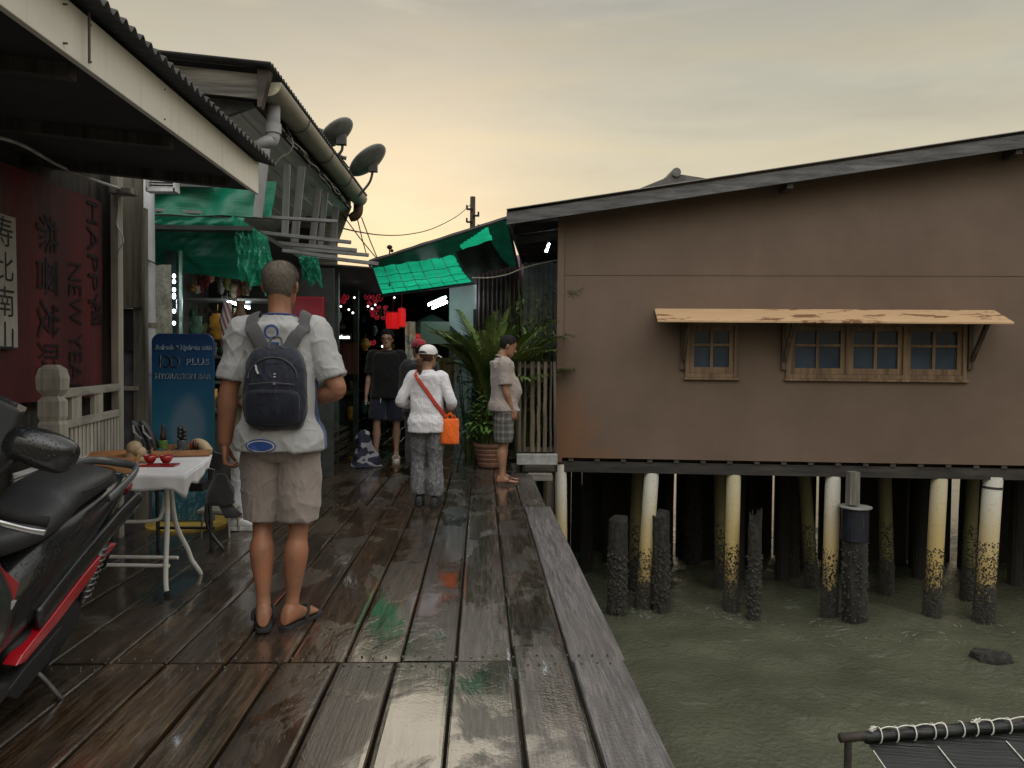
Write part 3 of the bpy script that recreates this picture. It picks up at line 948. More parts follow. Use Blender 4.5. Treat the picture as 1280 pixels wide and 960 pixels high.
# ------------------------------------------------------------------ netted rack at lower right
pa = at(1056, 922, Y=4.15); pb = at(1300, 904, Y=4.15)
rack = thing('net_rack', 'black shade net lashed with white cord to a pole frame above the water', 'rack', (pa.x, pa.y, pa.z))
pole_m = mat('rusty_pole', (.045, .035, .028), .6, .5, 20, bump=.5)
ext = (pb - pa).normalized()
mb = MB(); mb.tube([pa - ext * .03, lerp(pa, pb, .5) + V((0, 0, .004)), pb + ext * 1.5], .026, 12); rail = mb.build('rail', pole_m, rack, smooth=True)
mb = MB()
def roll(u, v):
    p = lerp(pa, pb + ext * 1.4, .045 + .955 * u); q = v * 2 * math.pi
    r = .034 + .007 * N3(V((u * 26, math.cos(q) * 1.5, math.sin(q) * 1.5)))
    return p + V((0, math.cos(q) * r, math.sin(q) * r - .004))
mb.grid(roll, 120, 12)
netblk = netmat('black_shade_net', (.009, .011, .0105), 160, .05, .9, .15)
mb.build('rolled_net', netblk, rack, smooth=True)
for q in (.02,):
    p = pa + ext * q
    mb = MB(); mb.tube([p + V((0, 0, -.02)), p + V((.008, .01, -.7)), p + V((0, .02, -2.2))], [.021, .021, .024], 10)
    mb.build('post', pole_m, rack)
mb = MB()
def sheet(u, v):
    p = lerp(pa, pb + ext * 1.4, .05 + .95 * u)
    return p + V((.10 * v, -1.75 * v, -.03 - .42 * v - .09 * math.sin(v * math.pi) + .012 * N3(V((u * 9, v * 6, 1))) + .004 * N3(V((u * 50, v * 40, 2)))))
mb.grid(sheet, 90, 50)
mb.build('net_sheet', netblk, rack, smooth=True)
cord_m = mat('white_cord', (.62, .60, .55), .8, .2, 40)
def cord(fn, r=.0032):
    mb = MB(); mb.tube([fn(t / 16) for t in range(17)], r, 5); mb.build('cord', cord_m, rack)
for u in (.0, .155, .32, .475, .64):
    cord(lambda t, u=u: V(sheet(u + .03 * t, .04 + .96 * t)) + V((0, 0, .008 + .004 * math.sin(t * 9))))
for u in (.035, .075, .118, .165, .192, .235, .268, .305, .35, .41, .47, .53):
    def lash(t, u=u):
        p = lerp(pa, pb + ext * 1.4, .045 + u * .95); q = -.9 + t * 3.6
        return p + ext * (.012 * (t - .5)) + V((0, -math.cos(q) * .043, math.sin(q) * .043))
    cord(lash, .0035)
for u0, u1 in ((.035, .075), (.075, .118), (.118, .165), (.165, .192), (.268, .305), (.305, .35), (.35, .41), (.41, .47)):
    def link_(t, u0=u0, u1=u1):
        p = lerp(pa, pb + ext * 1.4, .045 + lerp(u0, u1, t) * .95)
        return p + V((0, -.012, .040 + .012 * math.sin(t * math.pi)))
    cord(link_, .0035)
for u in (.02, .268):
    mb = MB()
    p = lerp(pa, pb + ext * 1.4, .045 + u * .95) + V((0, -.012, .045))
    mb.tube([p + V((rng.uniform(-.03, .03), rng.uniform(-.01, .01), rng.uniform(-.012, .022))) for _ in range(14)], .0035, 5)
    mb.build('knot', cord_m, rack)

# ------------------------------------------------------------------ picket fence on its concrete kerb, beside the house corner
fY = 9.75
fa = at(648, 567, Y=fY); fb = at(694, 567, Y=fY)
fence = thing('picket_fence', 'short weathered picket fence on a concrete kerb between the plants and the house', 'fence', (fa.x, fY, 0))
mb = MB(); mb.box(((fa.x + fb.x) / 2, fY, fa.z - .07), (fb.x - fa.x + .05, .16, .14)); mb.build('kerb', mat('pale_concrete', (.30, .30, .29), .8, .3, 7, bump=.4), fence, bevel=.01)
ztop = at(660, 452, Y=fY).z
for z in (fa.z + .05, ztop - .06):
    mb = MB(); mb.box(((fa.x + fb.x) / 2, fY + .045, z), (fb.x - fa.x, .04, .06)); mb.build('rail', dark_wood, fence, bevel=.004)
pick_l = wood('pale_picket', (.14, .11, .08), 'Z', .75); pick_d = wood('dark_picket', (.085, .065, .05), 'Z', .75)
for px_, w_, m_ in ((649, .05, pick_d), (656, .03, pick_d), (665.5, .055, pick_l), (673.5, .045, pick_l), (681, .05, pick_l), (688, .03, pick_d), (693.5, .04, pick_d)):
    a = at(px_, 565, Y=fY); b = at(px_ + rng.uniform(-.5, 1.2), 452, Y=fY)
    mb = MB(); pts = [lerp(a, b, t / 6) + V((rng.uniform(-.006, .006), 0, 0)) for t in range(7)]
    mb.tube(pts, [(w_ / 2, .012)] * 7, 8, flat=(1, 0, 0)); mb.build('picket', m_, fence)
# timber steps below the kerb
st = thing('timber_step', 'stack of dark timber bearers below the fence at the end of the boardwalk', 'step', at(672, 600, Y=9.6))
for (x0, x1, y0, y1, Yc, m_) in ((655, 692, 581, 589, 9.72, dark_wood), (660, 690, 592, 600, 9.45, grey_wood_x)):
    a = at(x0, y0, Y=Yc); b = at(x1, y1, Y=Yc)
    mb = MB(); mb.box(((a.x + b.x) / 2, Yc, (a.z + b.z) / 2), (b.x - a.x, .16, a.z - b.z)); mb.build('bearer', m_, st, bevel=.006)
a = at(666, 600, Y=9.6); 
for px_ in (666, 687):
    a = at(px_, 600, Y=9.75); mb = MB(); mb.box((a.x, 9.75, -.9), (.09, .09, 1.7)); mb.build('post', dark_wood_v, st)
a = at(687, 610, Y=10.4); 
mb = MB(); mb.tube([(a.x, 10.4, WZ - .5), (a.x, 10.4, .1)], .09, 14); tag(mb.build('pile', pm_g, smooth=True), 'dull pile behind the boardwalk edge, just left of the white corner pile', 'pile', 'painted concrete piles under the brown house')

# ------------------------------------------------------------------ plants by the fence
leaf_g = NT('palm_leaf'); 
f = leaf_g.noise(leaf_g.coords(), 2.2, 4, .6); 
leaf_g.col(leaf_g.ramp(f, [(.38, (.06, .11, .025)), (.5, (.11, .17, .04)), (.64, (.24, .26, .08))]))
leaf_g.set(Roughness=.45, Specular_IOR_Level=.45); leaf_gm = leaf_g.m
leaf_d = NT('dark_leaf'); f = leaf_d.noise(leaf_d.coords(), 3, 4, .6)
leaf_d.col(leaf_d.ramp(f, [(.3, (.03, .065, .022)), (.6, (.065, .13, .045)), (.8, (.10, .17, .06))])); leaf_d.set(Roughness=.4); leaf_dm = leaf_d.m
leaf_l = NT('bright_leaf'); f = leaf_l.noise(leaf_l.coords(), 5, 4, .6)
leaf_l.col(leaf_l.ramp(f, [(.3, (.06, .13, .025)), (.6, (.12, .22, .05)), (.8, (.18, .29, .08))])); leaf_l.set(Roughness=.4); leaf_lm = leaf_l.m
stem_m = mat('green_stem', (.07, .085, .025), .6, .4, 10)

def leaf(mb, base, d, L, w, droop=.3, up=V((0, 0, 1)), fold=.25, seg=4):
    d = d.normalized(); sd = d.cross(up)
    if sd.length < .05: sd = V((1, 0, 0))
    sd.normalize(); b = len(mb.v)
    for i in range(seg + 1):
        t = i / seg
        p = base + d * (L * t) + V((0, 0, -droop * L * t * t))
        ww = w * math.sin(math.pi * min(1, .12 + .88 * t)) ** .8 if t < 1 else 0
        nrm_ = sd.cross(d)
        mb.v += [p - sd * ww + nrm_ * (fold * ww), p, p + sd * ww + nrm_ * (fold * ww)]
    for i in range(seg):
        q = b + i * 3
        mb.f += [(q, q + 1, q + 4, q + 3), (q + 1, q + 2, q + 5, q + 4)]; mb.m += [mb.cur] * 2
def frond(mb, base, d0, L, arch, rg, leaflets=40, ll=.42, lw=.0095):
    """one arching palm frond: rachis and two rows of leaflets"""
    pts = []; d = d0.normalized(); p = V(base)
    for i in range(15):
        pts.append(V(p)); p = p + d * (L / 14); d = (d + V((0, 0, -arch / 14))).normalized()
    mb.cur = 1; mb.tube(pts, [.011 * (1 - .8 * i / 14) for i in range(15)], 6); mb.cur = 0
    for k in range(leaflets):
        t = .18 + .80 * k / leaflets; i = min(13, int(t * 14)); f_ = t * 14 - i
        q = lerp(pts[i], pts[i + 1], f_); tan = (pts[i + 1] - pts[i]).normalized()
        sd = tan.cross(V((0, 0, 1))); sd = sd.normalized() if sd.length > .05 else V((1, 0, 0))
        s_ = ll * math.sin(math.pi * (.12 + .8 * (k / leaflets))) * rg.uniform(.85, 1.1)
        for sg in (-1, 1):
            dd = tan * .75 + sd * sg * (.9 - .3 * t) + V((0, 0, .28 + rg.uniform(-.12, .12)))
            leaf(mb, q, dd, s_, lw, .38, V((0, 0, 1)), .2, 3)
rg = random.Random(5)
def palm(label, base, n, L, height, heads, spread=1.0, face=None):
    root = thing('areca_palm', label, 'plant', base)
    for k in range(n):
        az = 2 * math.pi * (k + rg.random() * .6) / n * 1.0
        tilt = rg.uniform(.15, .8) * spread
        d0 = V((math.cos(az) * tilt, math.sin(az) * tilt * .8, 1))
        b = V(base) + V((math.cos(az) * .05, math.sin(az) * .05, height * rg.uniform(.6, 1)))
        mb = MB(); frond(mb, b, d0, L * rg.uniform(.7, 1.1), rg.uniform(.9, 1.9), rg)
        mb.build('frond', [leaf_gm, stem_m], root)
    for k in range(heads):
        az = k * 2.2
        mb = MB(); mb.tube([V(base) + V((.05 * math.cos(az), .05 * math.sin(az), 0)), V(base) + V((.08 * math.cos(az), .07 * math.sin(az), height))], [.025, .018], 8)
        mb.build('stem', stem_m, root)
    return root
PP = at(612, 560, Y=10.3)
palm('tall areca palm with arching yellow-green fronds behind the man in the polo shirt', (PP.x + .02, 10.25, .1), 40, 1.5, .85, 5, .68)
palm('lower areca palm spreading over the picket fence by the house corner', (at(648, 500, Y=10.5).x, 10.45, .1), 16, 1.0, .75, 3, .7)
# bamboo-like plant high by the wall
def bush(label, base, n, h0, h1, spread, m, L, w, droop, leaves, name='leafy_shrub', lean=V((0, 0, 0))):
    root = thing(name, label, 'plant', base)
    mb = MB(); ms = MB()
    for k in range(n):
        az = rg.random() * 6.28; rr = rg.random() ** .5 * spread
        tip = V(base) + V((math.cos(az) * rr, math.sin(az) * rr * .7, rg.uniform(h0, h1))) + lean
        b0 = V(base) + V((math.cos(az) * .05, math.sin(az) * .05, 0))
        mid = lerp(b0, tip, .55) + V((0, 0, .12))
        ms.tube([b0, mid, tip], [.009, .006, .003], 5)
        for j in range(leaves):
            t = .35 + .65 * j / leaves
            p = lerp(lerp(b0, mid, t), lerp(mid, tip, t), t)
            a2 = rg.random() * 6.28
            leaf(mb, p, V((math.cos(a2), math.sin(a2), rg.uniform(-.2, .7))), L * rg.uniform(.6, 1.2), w * rg.uniform(.7, 1.2), droop, seg=3)
    mb.build('foliage', m, root); ms.build('stems', stem_m, root)
    return root
bx = at(672, 400, Y=11)
bush('bamboo-like plant with narrow drooping leaves rising under the corrugated eave', (bx.x - .12, 10.7, 0), 60, 1.3, 2.7, .55, leaf_gm, .26, .015, .5, 12, 'bamboo_plant')
bush('low bright broad-leaved shrub growing in the clay pot', (PP.x - .05, 10.05, .3), 26, .15, .85, .28, leaf_lm, .16, .028, .35, 10)
bush('dark leafy shrub filling the shade behind the white-shirted woman', (PP.x - .3, 11.3, 0), 30, .5, 1.7, .5, leaf_dm, .2, .022, .4, 9)
bush('dark broad-leaved shrub behind the pickets of the fence', (at(668, 500, Y=10.7).x, 10.9, 0), 30, .4, 1.6, .5, leaf_dm, .22, .02, .4, 9)
pc = V((PP.x - .0, 10.05, 0))
n = NT('terracotta'); f = n.noise(n.coords(), 8, 6, .6); n.col(n.ramp(f, [(.3, (.10, .045, .025)), (.7, (.20, .10, .06))])); n.set(Roughness=.7); n.bump(f, .3)
pot = thing('clay_pot', 'ribbed terracotta pot behind the legs of the man in the polo shirt', 'pot', pc)
prof = [(.13, .0), (.16, .02), (.17, .06), (.165, .075), (.185, .12), (.18, .135), (.198, .18), (.193, .195), (.21, .24), (.205, .26), (.225, .29), (.228, .33), (.20, .33), (.19, .27)]
mb = MB(); mb.lathe(prof, pc, 32); mb.build('body', n.m, pot, smooth=False)
mb = MB(); mb.lathe([(.02, .285), (.19, .287)], pc, 24); mb.build('soil', mat('soil', (.02, .015, .01), .95), pot)
# ------------------------------------------------------------------ near shophouse at left: eave, banner wall, porch
cream = NT('cream_board')
f = cream.noise(cream.coords((1, .2, 1)), 3, 7, .65); g = cream.noise(cream.coords((1, 3, .15)), 9, 6, .7)
c = cream.ramp(f, [(.3, (.64, .61, .54)), (.7, (.78, .75, .67))])
cream.col(cream.mix(cream.ramp(g, [(.55, 0), (.8, .4)]), c, (.25, .22, .18))); cream.set(Roughness=.5); cream.bump(g, .15, .003); cream_m = cream.m
zinc = mat('dark_zinc', (.055, .055, .058), .55, .4, 4, metal=.3)
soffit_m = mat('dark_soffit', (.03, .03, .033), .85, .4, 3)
plank_dark = wood('shop_planks', (.06, .052, .045), 'Z', .8)
white_wood = wood('pale_painted_wood', (.36, .335, .29), 'Z', .65, .6, 1.25)
white_wood_y = wood('pale_painted_rail', (.36, .335, .29), 'Y', .65, .6, 1.25)
EX = -1.66
e_far = at(322, 243, z=2.60); e_far.x = -1.60; eY = e_far.y
shop = thing('shophouse', 'near shophouse at left with a cream fascia, corrugated eave and red cloth on its wall', 'house', (-3.2, 4.0, 0))
zf = 2.60
mb = MB()
mb.prism([(EX, .5, zf), (-1.60, eY, zf), (-1.60, eY, zf + .215), (EX, .5, zf + .215)], (0, 0, 0), (-.03, 0, 0))
fas = mb.build('fascia_board', cream_m, shop, bevel=.003)
mb = MB(); mb.box((-1.598, 3.13, zf + .107), (.006, .012, .2)); mb.build('board_joint', plank_dark, fas)
mb = MB()
for y in (2.6, 3.0, 3.18, 3.9, 4.6):
    for z in (.03, .18): mb.cyl((EX + .03, y, zf + z), (EX + .034 + .012, y, zf + z), .005, .004, 6)
mb.build('nail_heads', plank_dark, fas)
mb = MB()
def er(u, v):
    y = lerp(.4, eY + .12, v)
    x = lerp(-1.50, -4.8, u); x += lerp(-.06, 0.0, v) * (1 - u)
    return V((x, y, zf + .235 + (-1.5 - x) * .28 + .018 * math.sin(y * 2 * math.pi / .078)))
mb.grid(er, 3, 520)
mb.build('roof', zinc, shop, smooth=True, solid=.006)
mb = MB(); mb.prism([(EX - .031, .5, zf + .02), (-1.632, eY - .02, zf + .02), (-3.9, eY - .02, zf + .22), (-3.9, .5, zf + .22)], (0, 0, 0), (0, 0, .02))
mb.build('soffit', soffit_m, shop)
for y in (2.2, 3.2, 4.2, 5.1):
    mb = MB(); mb.bar((-1.7, y, zf + .0), (-3.6, y, zf + .165), .06, .07); mb.build('rafter', plank_dark, shop)
mb = MB(); mb.box((-3.06, 3.4, 1.6), (.06, 5.4, 3.2)); mb.build('wall', plank_dark, shop)
mb = MB(); mb.box((-3.55, 6.12, 1.6), (1.3, .05, 3.2)); mb.build('end_wall', plank_dark, shop)
# corner boards and strips between the banner and the drain pipe
cp = at(147, 500, Y=6.0)
mb = MB(); mb.box((cp.x, 6.0, 1.42), (.06, .08, 2.86)); mb.build('corner_post', white_wood, shop, bevel=.004)
cq = at(138, 500, Y=5.98)
mb = MB(); mb.box((cq.x - .02, 6.04, 1.42), (.14, .04, 2.84)); mb.build('corner_board', plank_dark, shop)
p0 = at(152, 230, Y=6.5); p1 = at(178, 230, Y=6.5)
mb = MB(); mb.box(((p0.x + p1.x) / 2, 6.5, 2.4), (p1.x - p0.x, .04, 1.1)); mb.build('upper_panel', wood('drab_panel', (.11, .10, .075), 'Z', .8), shop)
mb = MB(); mb.box(((p0.x + p1.x) / 2 - .03, 6.55, .92), (p1.x - p0.x - .02, .04, 1.84)); mb.build('door_panel', mat('mauve_panel', (.085, .08, .10), .6), shop)
mb = MB(); mb.box(((p0.x + p1.x) / 2 - .03, 6.52, 1.66), (p1.x - p0.x - .06, .03, .36)); mb.build('dark_door_gap', black_m, shop)  # black sheet standing in for the dark of the door gap
mb = MB(); mb.box((p1.x - .03, 6.53, 1.35), (.1, .06, 2.7)); mb.build('door_post', wood('drab_post', (.17, .155, .13), 'Z', .8), shop)
mb = MB(); mb.box(((p0.x + p1.x) / 2 - .03, 6.50, 1.16), (p1.x - p0.x - .02, .03, .035)); mb.build('door_rail', white_wood, shop)
# drain pipe
dp = at(187, 560, Y=6.75)
pipe_m = mat('grey_pvc', (.33, .335, .35), .5, .25, 5, (1, 1, .3))
dr = thing('drain_pipe', 'grey vertical drain pipe between the shophouse and the netted stall', 'pipe', (dp.x, 6.75, 0))
mb = MB(); mb.tube([(dp.x, 6.75, 0), (dp.x, 6.75, 1.2), (dp.x - .01, 6.75, 3.1)], .055, 18); mb.build('shaft', pipe_m, dr, smooth=True)
mb = MB(); z = at(187, 410, Y=6.75).z; mb.cyl((dp.x, 6.75, z), (dp.x, 6.75, z + .045), .0575, .0575, 18); mb.build('tape', mat('brown_tape', (.16, .14, .11)), dr)
mb = MB(); z = at(187, 468, Y=6.75).z; mb.cyl((dp.x, 6.75, z), (dp.x, 6.75, z + .03), .062, .062, 18); mb.build('coupling', pipe_m, dr)
mb = MB(); z = at(187, 325, Y=6.75).z
mb.tube([(dp.x - .1, 6.70, z + .04), (dp.x, 6.69, z), (dp.x + .1, 6.71, z - .05)], .006, 5); mb.build('wire_tie', black_m, dr)
# grille box under the eave
g0 = at(186, 228, Y=6.3); g1 = at(222, 241, Y=6.3)
gb = thing('vent_grille', 'white louvred vent box tucked under the eave beside the drain pipe', 'vent', ((g0.x + g1.x) / 2, 6.3, g1.z))
mb = MB(); w_ = g1.x - g0.x; h_ = .16
cxm = (g0.x + g1.x) / 2
for a_ in ((-w_ / 2, .01), (w_ / 2 - .01, .01)): mb.box((cxm + a_[0], 6.3, g1.z + h_ / 2), (.014, .1, h_))
mb.box((cxm, 6.3, g1.z + .015), (w_, .1, .03)); 
for k in range(6): mb.box((cxm, 6.32, g1.z + .045 + k * .022), (w_ - .02, .06, .006))
mb.build('frame', mat('white_plastic', (.55, .55, .55), .4), gb)
mb = MB(); mb.box((cxm, 6.36, g1.z + h_ / 2 + .02), (w_ - .02, .01, h_)); mb.build('louvre_back', black_m, gb)
# cable under the eave and its bracket
mb = MB(); mb.tube(smoothpts([tuple(at(x, y, Y=Y)) for x, y, Y in ((-60, 160, 3.6), (20, 178, 4.2), (70, 205, 4.9), (110, 222, 5.4), (150, 236, 5.9), (166, 243, 6.0))]), .010, 7)
tag(mb.build('cable', mat('pale_cable', (.42, .41, .38), .6), smooth=True), 'pale sagging cable strung under the dark soffit to the corner bracket', 'cable')
bq = at(158, 240, Y=6.0)
mb = MB(); mb.box((bq.x, 5.95, bq.z - .01), (.17, .12, .05)); tag(mb.build('cable_bracket', grey_wood, bevel=.006), 'weathered wooden cable bracket at the top of the shophouse corner', 'bracket')
mb = MB(); mb.tube(smoothpts([tuple(at(x, y, Y=5.95)) for x, y in ((148, 262), (146, 280), (152, 292), (154, 303), (149, 312), (147, 322))]), .006, 6)
tag(mb.build('cable', mat('pale_cable', (.42, .41, .38), .6)), 'short pale loop of cable hanging against the corner post', 'cable')

# red new-year cloth on the wall (a horizontal banner hung upright)
def red_cloth():
    n = NT('red_banner_cloth')
    f = n.noise(n.coords((1, 1, .3)), 3, 5, .6)
    n.col(n.ramp(f, [(.35, (.05, .003, .006)), (.65, (.125, .006, .011))])); n.set(Roughness=.6, Sheen_Weight=.1)
    n.bump(n.noise(n.coords((1, 1, .25)), 14, 4, .6), .4, .02); return n.m
red_m = red_cloth()
ink = mat('black_ink', (.012, .008, .010), .6, bump=0)
BX = -2.95
def on_b(px, py): return at(px, py, x=BX)
by1 = on_b(128, 300).y; by0 = by1 - 1.9
bz1, bz0 = 2.62, 1.12
ban = thing('new_year_banner', 'red cloth banner with dark brush lettering hung upright on the shophouse wall', 'banner', (BX, (by0 + by1) / 2, bz1))
def bsurf(y, z, h=0): return V((BX + .012 * math.sin(y * 9) + .014 * N3(V((y * 3, z * .8, 1))) + h, y, z))
mb = MB(); mb.grid(lambda u, v: bsurf(lerp(by0, by1, u), lerp(bz1, bz0, v)), 60, 40); mb.build('cloth', red_m, ban, smooth=True)
def upright(txt, size, yc, zc, nm, sx=1.0, sp=1.0):
    # reads downwards: letters turned a quarter clockwise as seen from the walkway
    text_on(txt, size, lambda x, y, h: bsurf(yc + y, zc - x, .009), nm, ink, ban, sx=sx, spacing=sp)
upright('HAPPY', .21, on_b(112, 300).y, on_b(112, 320).z, 'lettering', 1.35, 1.0)
upright('NEW YEAR', .20, on_b(93, 420).y, on_b(93, 412).z, 'lettering', 1.0, 1.0)
upright('\u606d\u559c\u53d1\u8d22', .33, on_b(56, 380).y, on_b(56, 372).z, 'lettering', .85, 1.05)
upright('\u798f', .20, on_b(117, 390).y, on_b(117, 392).z, 'lettering')
# white calligraphy scroll at the frame edge
sy = on_b(16, 300).y; sz1 = on_b(8, 270).z; sz0 = on_b(8, 434).z
scl = thing('calligraphy_scroll', 'white paper scroll with black brush characters beside the red banner', 'scroll', (BX + .03, sy - .3, sz0))
mb = MB(); mb.grid(lambda u, v: bsurf(lerp(sy - .62, sy, u), lerp(sz1, sz0, v), .03), 14, 14); mb.build('paper', mat('white_paper', (.40, .39, .37), .8, .15), scl, solid=.003)
for k, ch in enumerate('\u5bff\u6bd4\u5357\u5c71'):
    text_on(ch, .20, lambda x, y, h, k=k: bsurf(sy - .12 + x, sz1 - .12 - k * .215 + y, .034), 'brush_character', ink, scl)

# porch railing
rail = thing('porch_railing', 'pale worn porch railing with a rounded newel post behind the scooter', 'railing', (-2.7, 5.2, 0))
n0 = at(66, 500, Y=4.62); n1 = at(147, 500, Y=5.95)
mb = MB()
zt = at(66, 456, Y=4.62).z
prof = [(.058, .0), (.058, zt - .36), (.05, zt - .34), (.058, zt - .31), (.058, zt - .22), (.040, zt - .19), (.062, zt - .15), (.066, zt - .08), (.055, zt - .025), (.03, zt)]
mb.loft([[(n0.x + sx_ * r * 1.15, n0.y + sy_ * r * .8, z) for sx_, sy_ in ((-1, -1), (1, -1), (1, 1), (-1, 1))] for r, z in prof])
mb.build('newel_post', white_wood, rail, bevel=.004)
def rl(z0, z1, w, h):
    mb = MB(); mb.bar((n0.x, n0.y, z0), (n1.x, n1.y, z1), w, h); mb.build('rail', white_wood_y, rail, bevel=.004)
za = at(85, 491, Y=4.85).z; 
rl(za, za, .05, .055); rl(za - .20, za - .20, .05, .05); rl(za - .60, za - .60, .05, .06)
mbs = 17
for k in range(mbs):
    t = (k + .7) / mbs
    p = lerp(n0, n1, t)
    mb = MB(); mb.box((p.x, p.y, za - .405), (.022, .034, .35)); mb.build('baluster', white_wood, rail)
for t in (.28, .62):
    p = lerp(n0, n1, t); mb = MB(); mb.box((p.x, p.y, za - .1), (.03, .12, .15)); mb.build('panel', white_wood, rail)
mb = MB(); mb.bar((n0.x - .02, n0.y, .30), (n1.x - .02, n1.y, .30), .02, .62); mb.build('skirting', plank_dark, rail)

# ------------------------------------------------------------------ second house: gable roof, gutter, boarded soffit
gnear = at(335, 112, Y=6.9); gfar = at(449, 246, Y=11.6)
gx0, gz = gnear.x, (gnear.z + gfar.z) / 2; gx1 = gfar.x
h2 = thing('upper_house', 'two-storey house behind the shophouse with a long eave gutter and boarded soffit', 'house', (-3.6, 9.0, 0))
gutter_m = mat('aged_gutter', (.25, .23, .185), .5, .35, 3, (1, .3, 1))
ga = V((gx0, 6.9, gz)); gb_ = V((gx1, 11.6, gz))
mb = MB(); rings = []
for t in range(25):
    c = lerp(ga, gb_, t / 24); ring = []
    for k in range(17):
        q = math.pi + math.pi * k / 16
        ring.append(c + V((.125 * math.cos(q), 0, .125 * math.sin(q) + .02)))
    for k in range(17):
        q = 2 * math.pi - math.pi * k / 16
        ring.append(c + V((.115 * math.cos(q), 0, .115 * math.sin(q) + .02)))
    rings.append(ring)
mb.loft(rings, cap=True); 
gut = mb.build('gutter', gutter_m, h2, smooth=False)
mb = MB(); mb.prism([ga + V((.125 * math.cos(q), -.004, .125 * math.sin(q) + .02)) for q in (math.pi + math.pi * k / 14 for k in range(15))], (0, 0, 0), (0, -.012, 0))
mb.build('end_cap', mat('cream_cap', (.42, .39, .29), .5), gut)
for t in (.22, .47, .72):
    c = lerp(ga, gb_, t); mb = MB()
    mb.tube([c + V((.129 * math.cos(q), 0, .129 * math.sin(q) + .02)) for q in (math.pi + math.pi * k / 12 for k in range(13))], .006, 5); mb.build('joint', zinc, gut)
# downpipe from the gutter, elbow back to the wall
d0 = ga + V((-.02, .25, -.10)); d1 = d0 + V((0, 0, -.26))
mb = MB(); mb.tube([d0, d1], .062, 16); mb.tube(smoothpts([tuple(d1 + V((0, 0, .03))), tuple(d1 + V((-.01, 0, -.06))), tuple(d1 + V((-.10, 0, -.10))), tuple(d1 + V((-.55, .25, -.24)))], 5), .058, 16)
mb.build('downpipe', pipe_m, gut, smooth=True)
mb = MB(); mb.cyl(d1 + V((0, 0, .0)), d1 + V((0, 0, .09)), .072, .072, 18); mb.build('collar', pipe_m, gut)
# roof: slope up from the gutter to the left, gable end facing us
ridge = at(160, 66, Y=6.75)
mb = MB()
def r2(u, v):
    y = lerp(6.7, 11.9, v); x = lerp(gx0 + .08, ridge.x - 1.0, u)
    zz = gz + .13 + (gx0 - x) * ((ridge.z - gz - .1) / (gx0 - ridge.x))
    return V((x + (gx1 - gx0) * v * (1 - u), y, zz + .018 * math.sin(y * 2 * math.pi / .09)))
mb.grid(r2, 6, 420); mb.build('roof', zinc, h2, smooth=True, solid=.006)
sl = (ridge.z - gz - .1) / (gx0 - ridge.x)
def gp(x, dz, y=6.82): return V((x, y, gz + .06 + (gx0 - x) * sl + dz))
mb = MB(); mb.prism([gp(gx0 - .06, .0), gp(ridge.x - 1, .0), gp(ridge.x - 1, -.22), gp(gx0 - .06, -.22)], (0, 0, 0), (0, .03, 0)); mb.build('barge_board', grey_wood_x, h2)
mb = MB(); mb.prism([gp(gx0 + .05, .03, 6.78), gp(gx0 - .06, .03, 6.78), gp(gx0 - .06, -.3, 6.78), gp(gx0 - .03, -.3, 6.78)], (0, 0, 0), (0, .1, 0)); mb.build('barge_end', dark_wood, h2)
mb = MB(); mb.prism([gp(gx0 - .1, -.21, 7.0), gp(ridge.x - 1, -.21, 7.0), (ridge.x - 1, 7.0, 3.0), (gx0 - .55, 7.0, 3.0), (gx0 - .55, 7.0, gz - .3)], (0, 0, 0), (0, .05, 0)); mb.build('gable_wall', mat('gable_board', (.10, .105, .105), .7), h2)
# soffit boards sloping from gutter back to the wall
sof = wood('soffit_boards', (.70, .74, .73), 'Y', .7, .7, 1.15)
nb = 7
for k in range(nb):
    t0, t1 = k / nb, (k + 1) / nb - .012
    mb = MB()
    A_ = lambda t, y: V((gx0 + (gx1 - gx0) * (y - 6.9) / 4.7 - .13 - 1.25 * t, y, gz - .13 - .62 * t))
    mb.prism([A_(t0, 7.06), A_(t1, 7.06), A_(t1, 11.6), A_(t0, 11.6)], (0, 0, 0), (0, 0, .02)); mb.build('soffit_board', sof, h2)
mb = MB(); mb.prism([ga + V((-.125, .1, .04)), gb_ + V((-.125, 0, .04)), gb_ + V((-.125, 0, -.16)), ga + V((-.125, .1, -.16))], (0, 0, 0), (-.03, 0, 0)); mb.build('fascia_board', dark_wood, h2)
mb = MB(); mb.prism([(gx1 - .12, 11.6, gz - .1), (gx1 - 1.5, 11.6, gz - .1), (gx1 - 1.5, 11.6, 2.5), (gx1 - .6, 11.6, 2.5)], (0, 0, 0), (0, .05, 0)); mb.build('end_wall', mat('pale_gable', (.25, .24, .2), .7), h2)
mb = MB(); mb.box((-3.35, 9.4, 2.3), (.08, 4.6, 2.5)); mb.build('wall', mat('gable_board', (.10, .105, .105), .7), h2)
# tangle of wires along the gutter
for k in range(7):
    r0 = random.Random(k)
    pts = []
    for j in range(9):
        t = .08 + .1 * k * .4 + j * .075
        c = lerp(ga, gb_, min(t, .97)); pts.append(tuple(c + V((-.10 + .06 * r0.random(), 0, -.14 - .10 * r0.random()))))
    mb = MB(); mb.tube(smoothpts(pts, 4), .008, 5); tag(mb.build('wire', black_m if k % 3 else mat('pale_cable', (.42, .41, .38), .6)), 'thin wire in the tangle strung along the underside of the eave gutter', 'wire', 'wires along the gutter')
mb = MB(); mb.tube(smoothpts([tuple(at(x, y, Y=7.9)) for x, y in ((358, 158), (366, 178), (362, 190), (352, 196), (342, 206))], 5), .008, 6); tag(mb.build('wire', mat('pale_cable', (.42, .41, .38), .6)), 'white loose wire dangling in a curl from the eave gutter', 'wire')
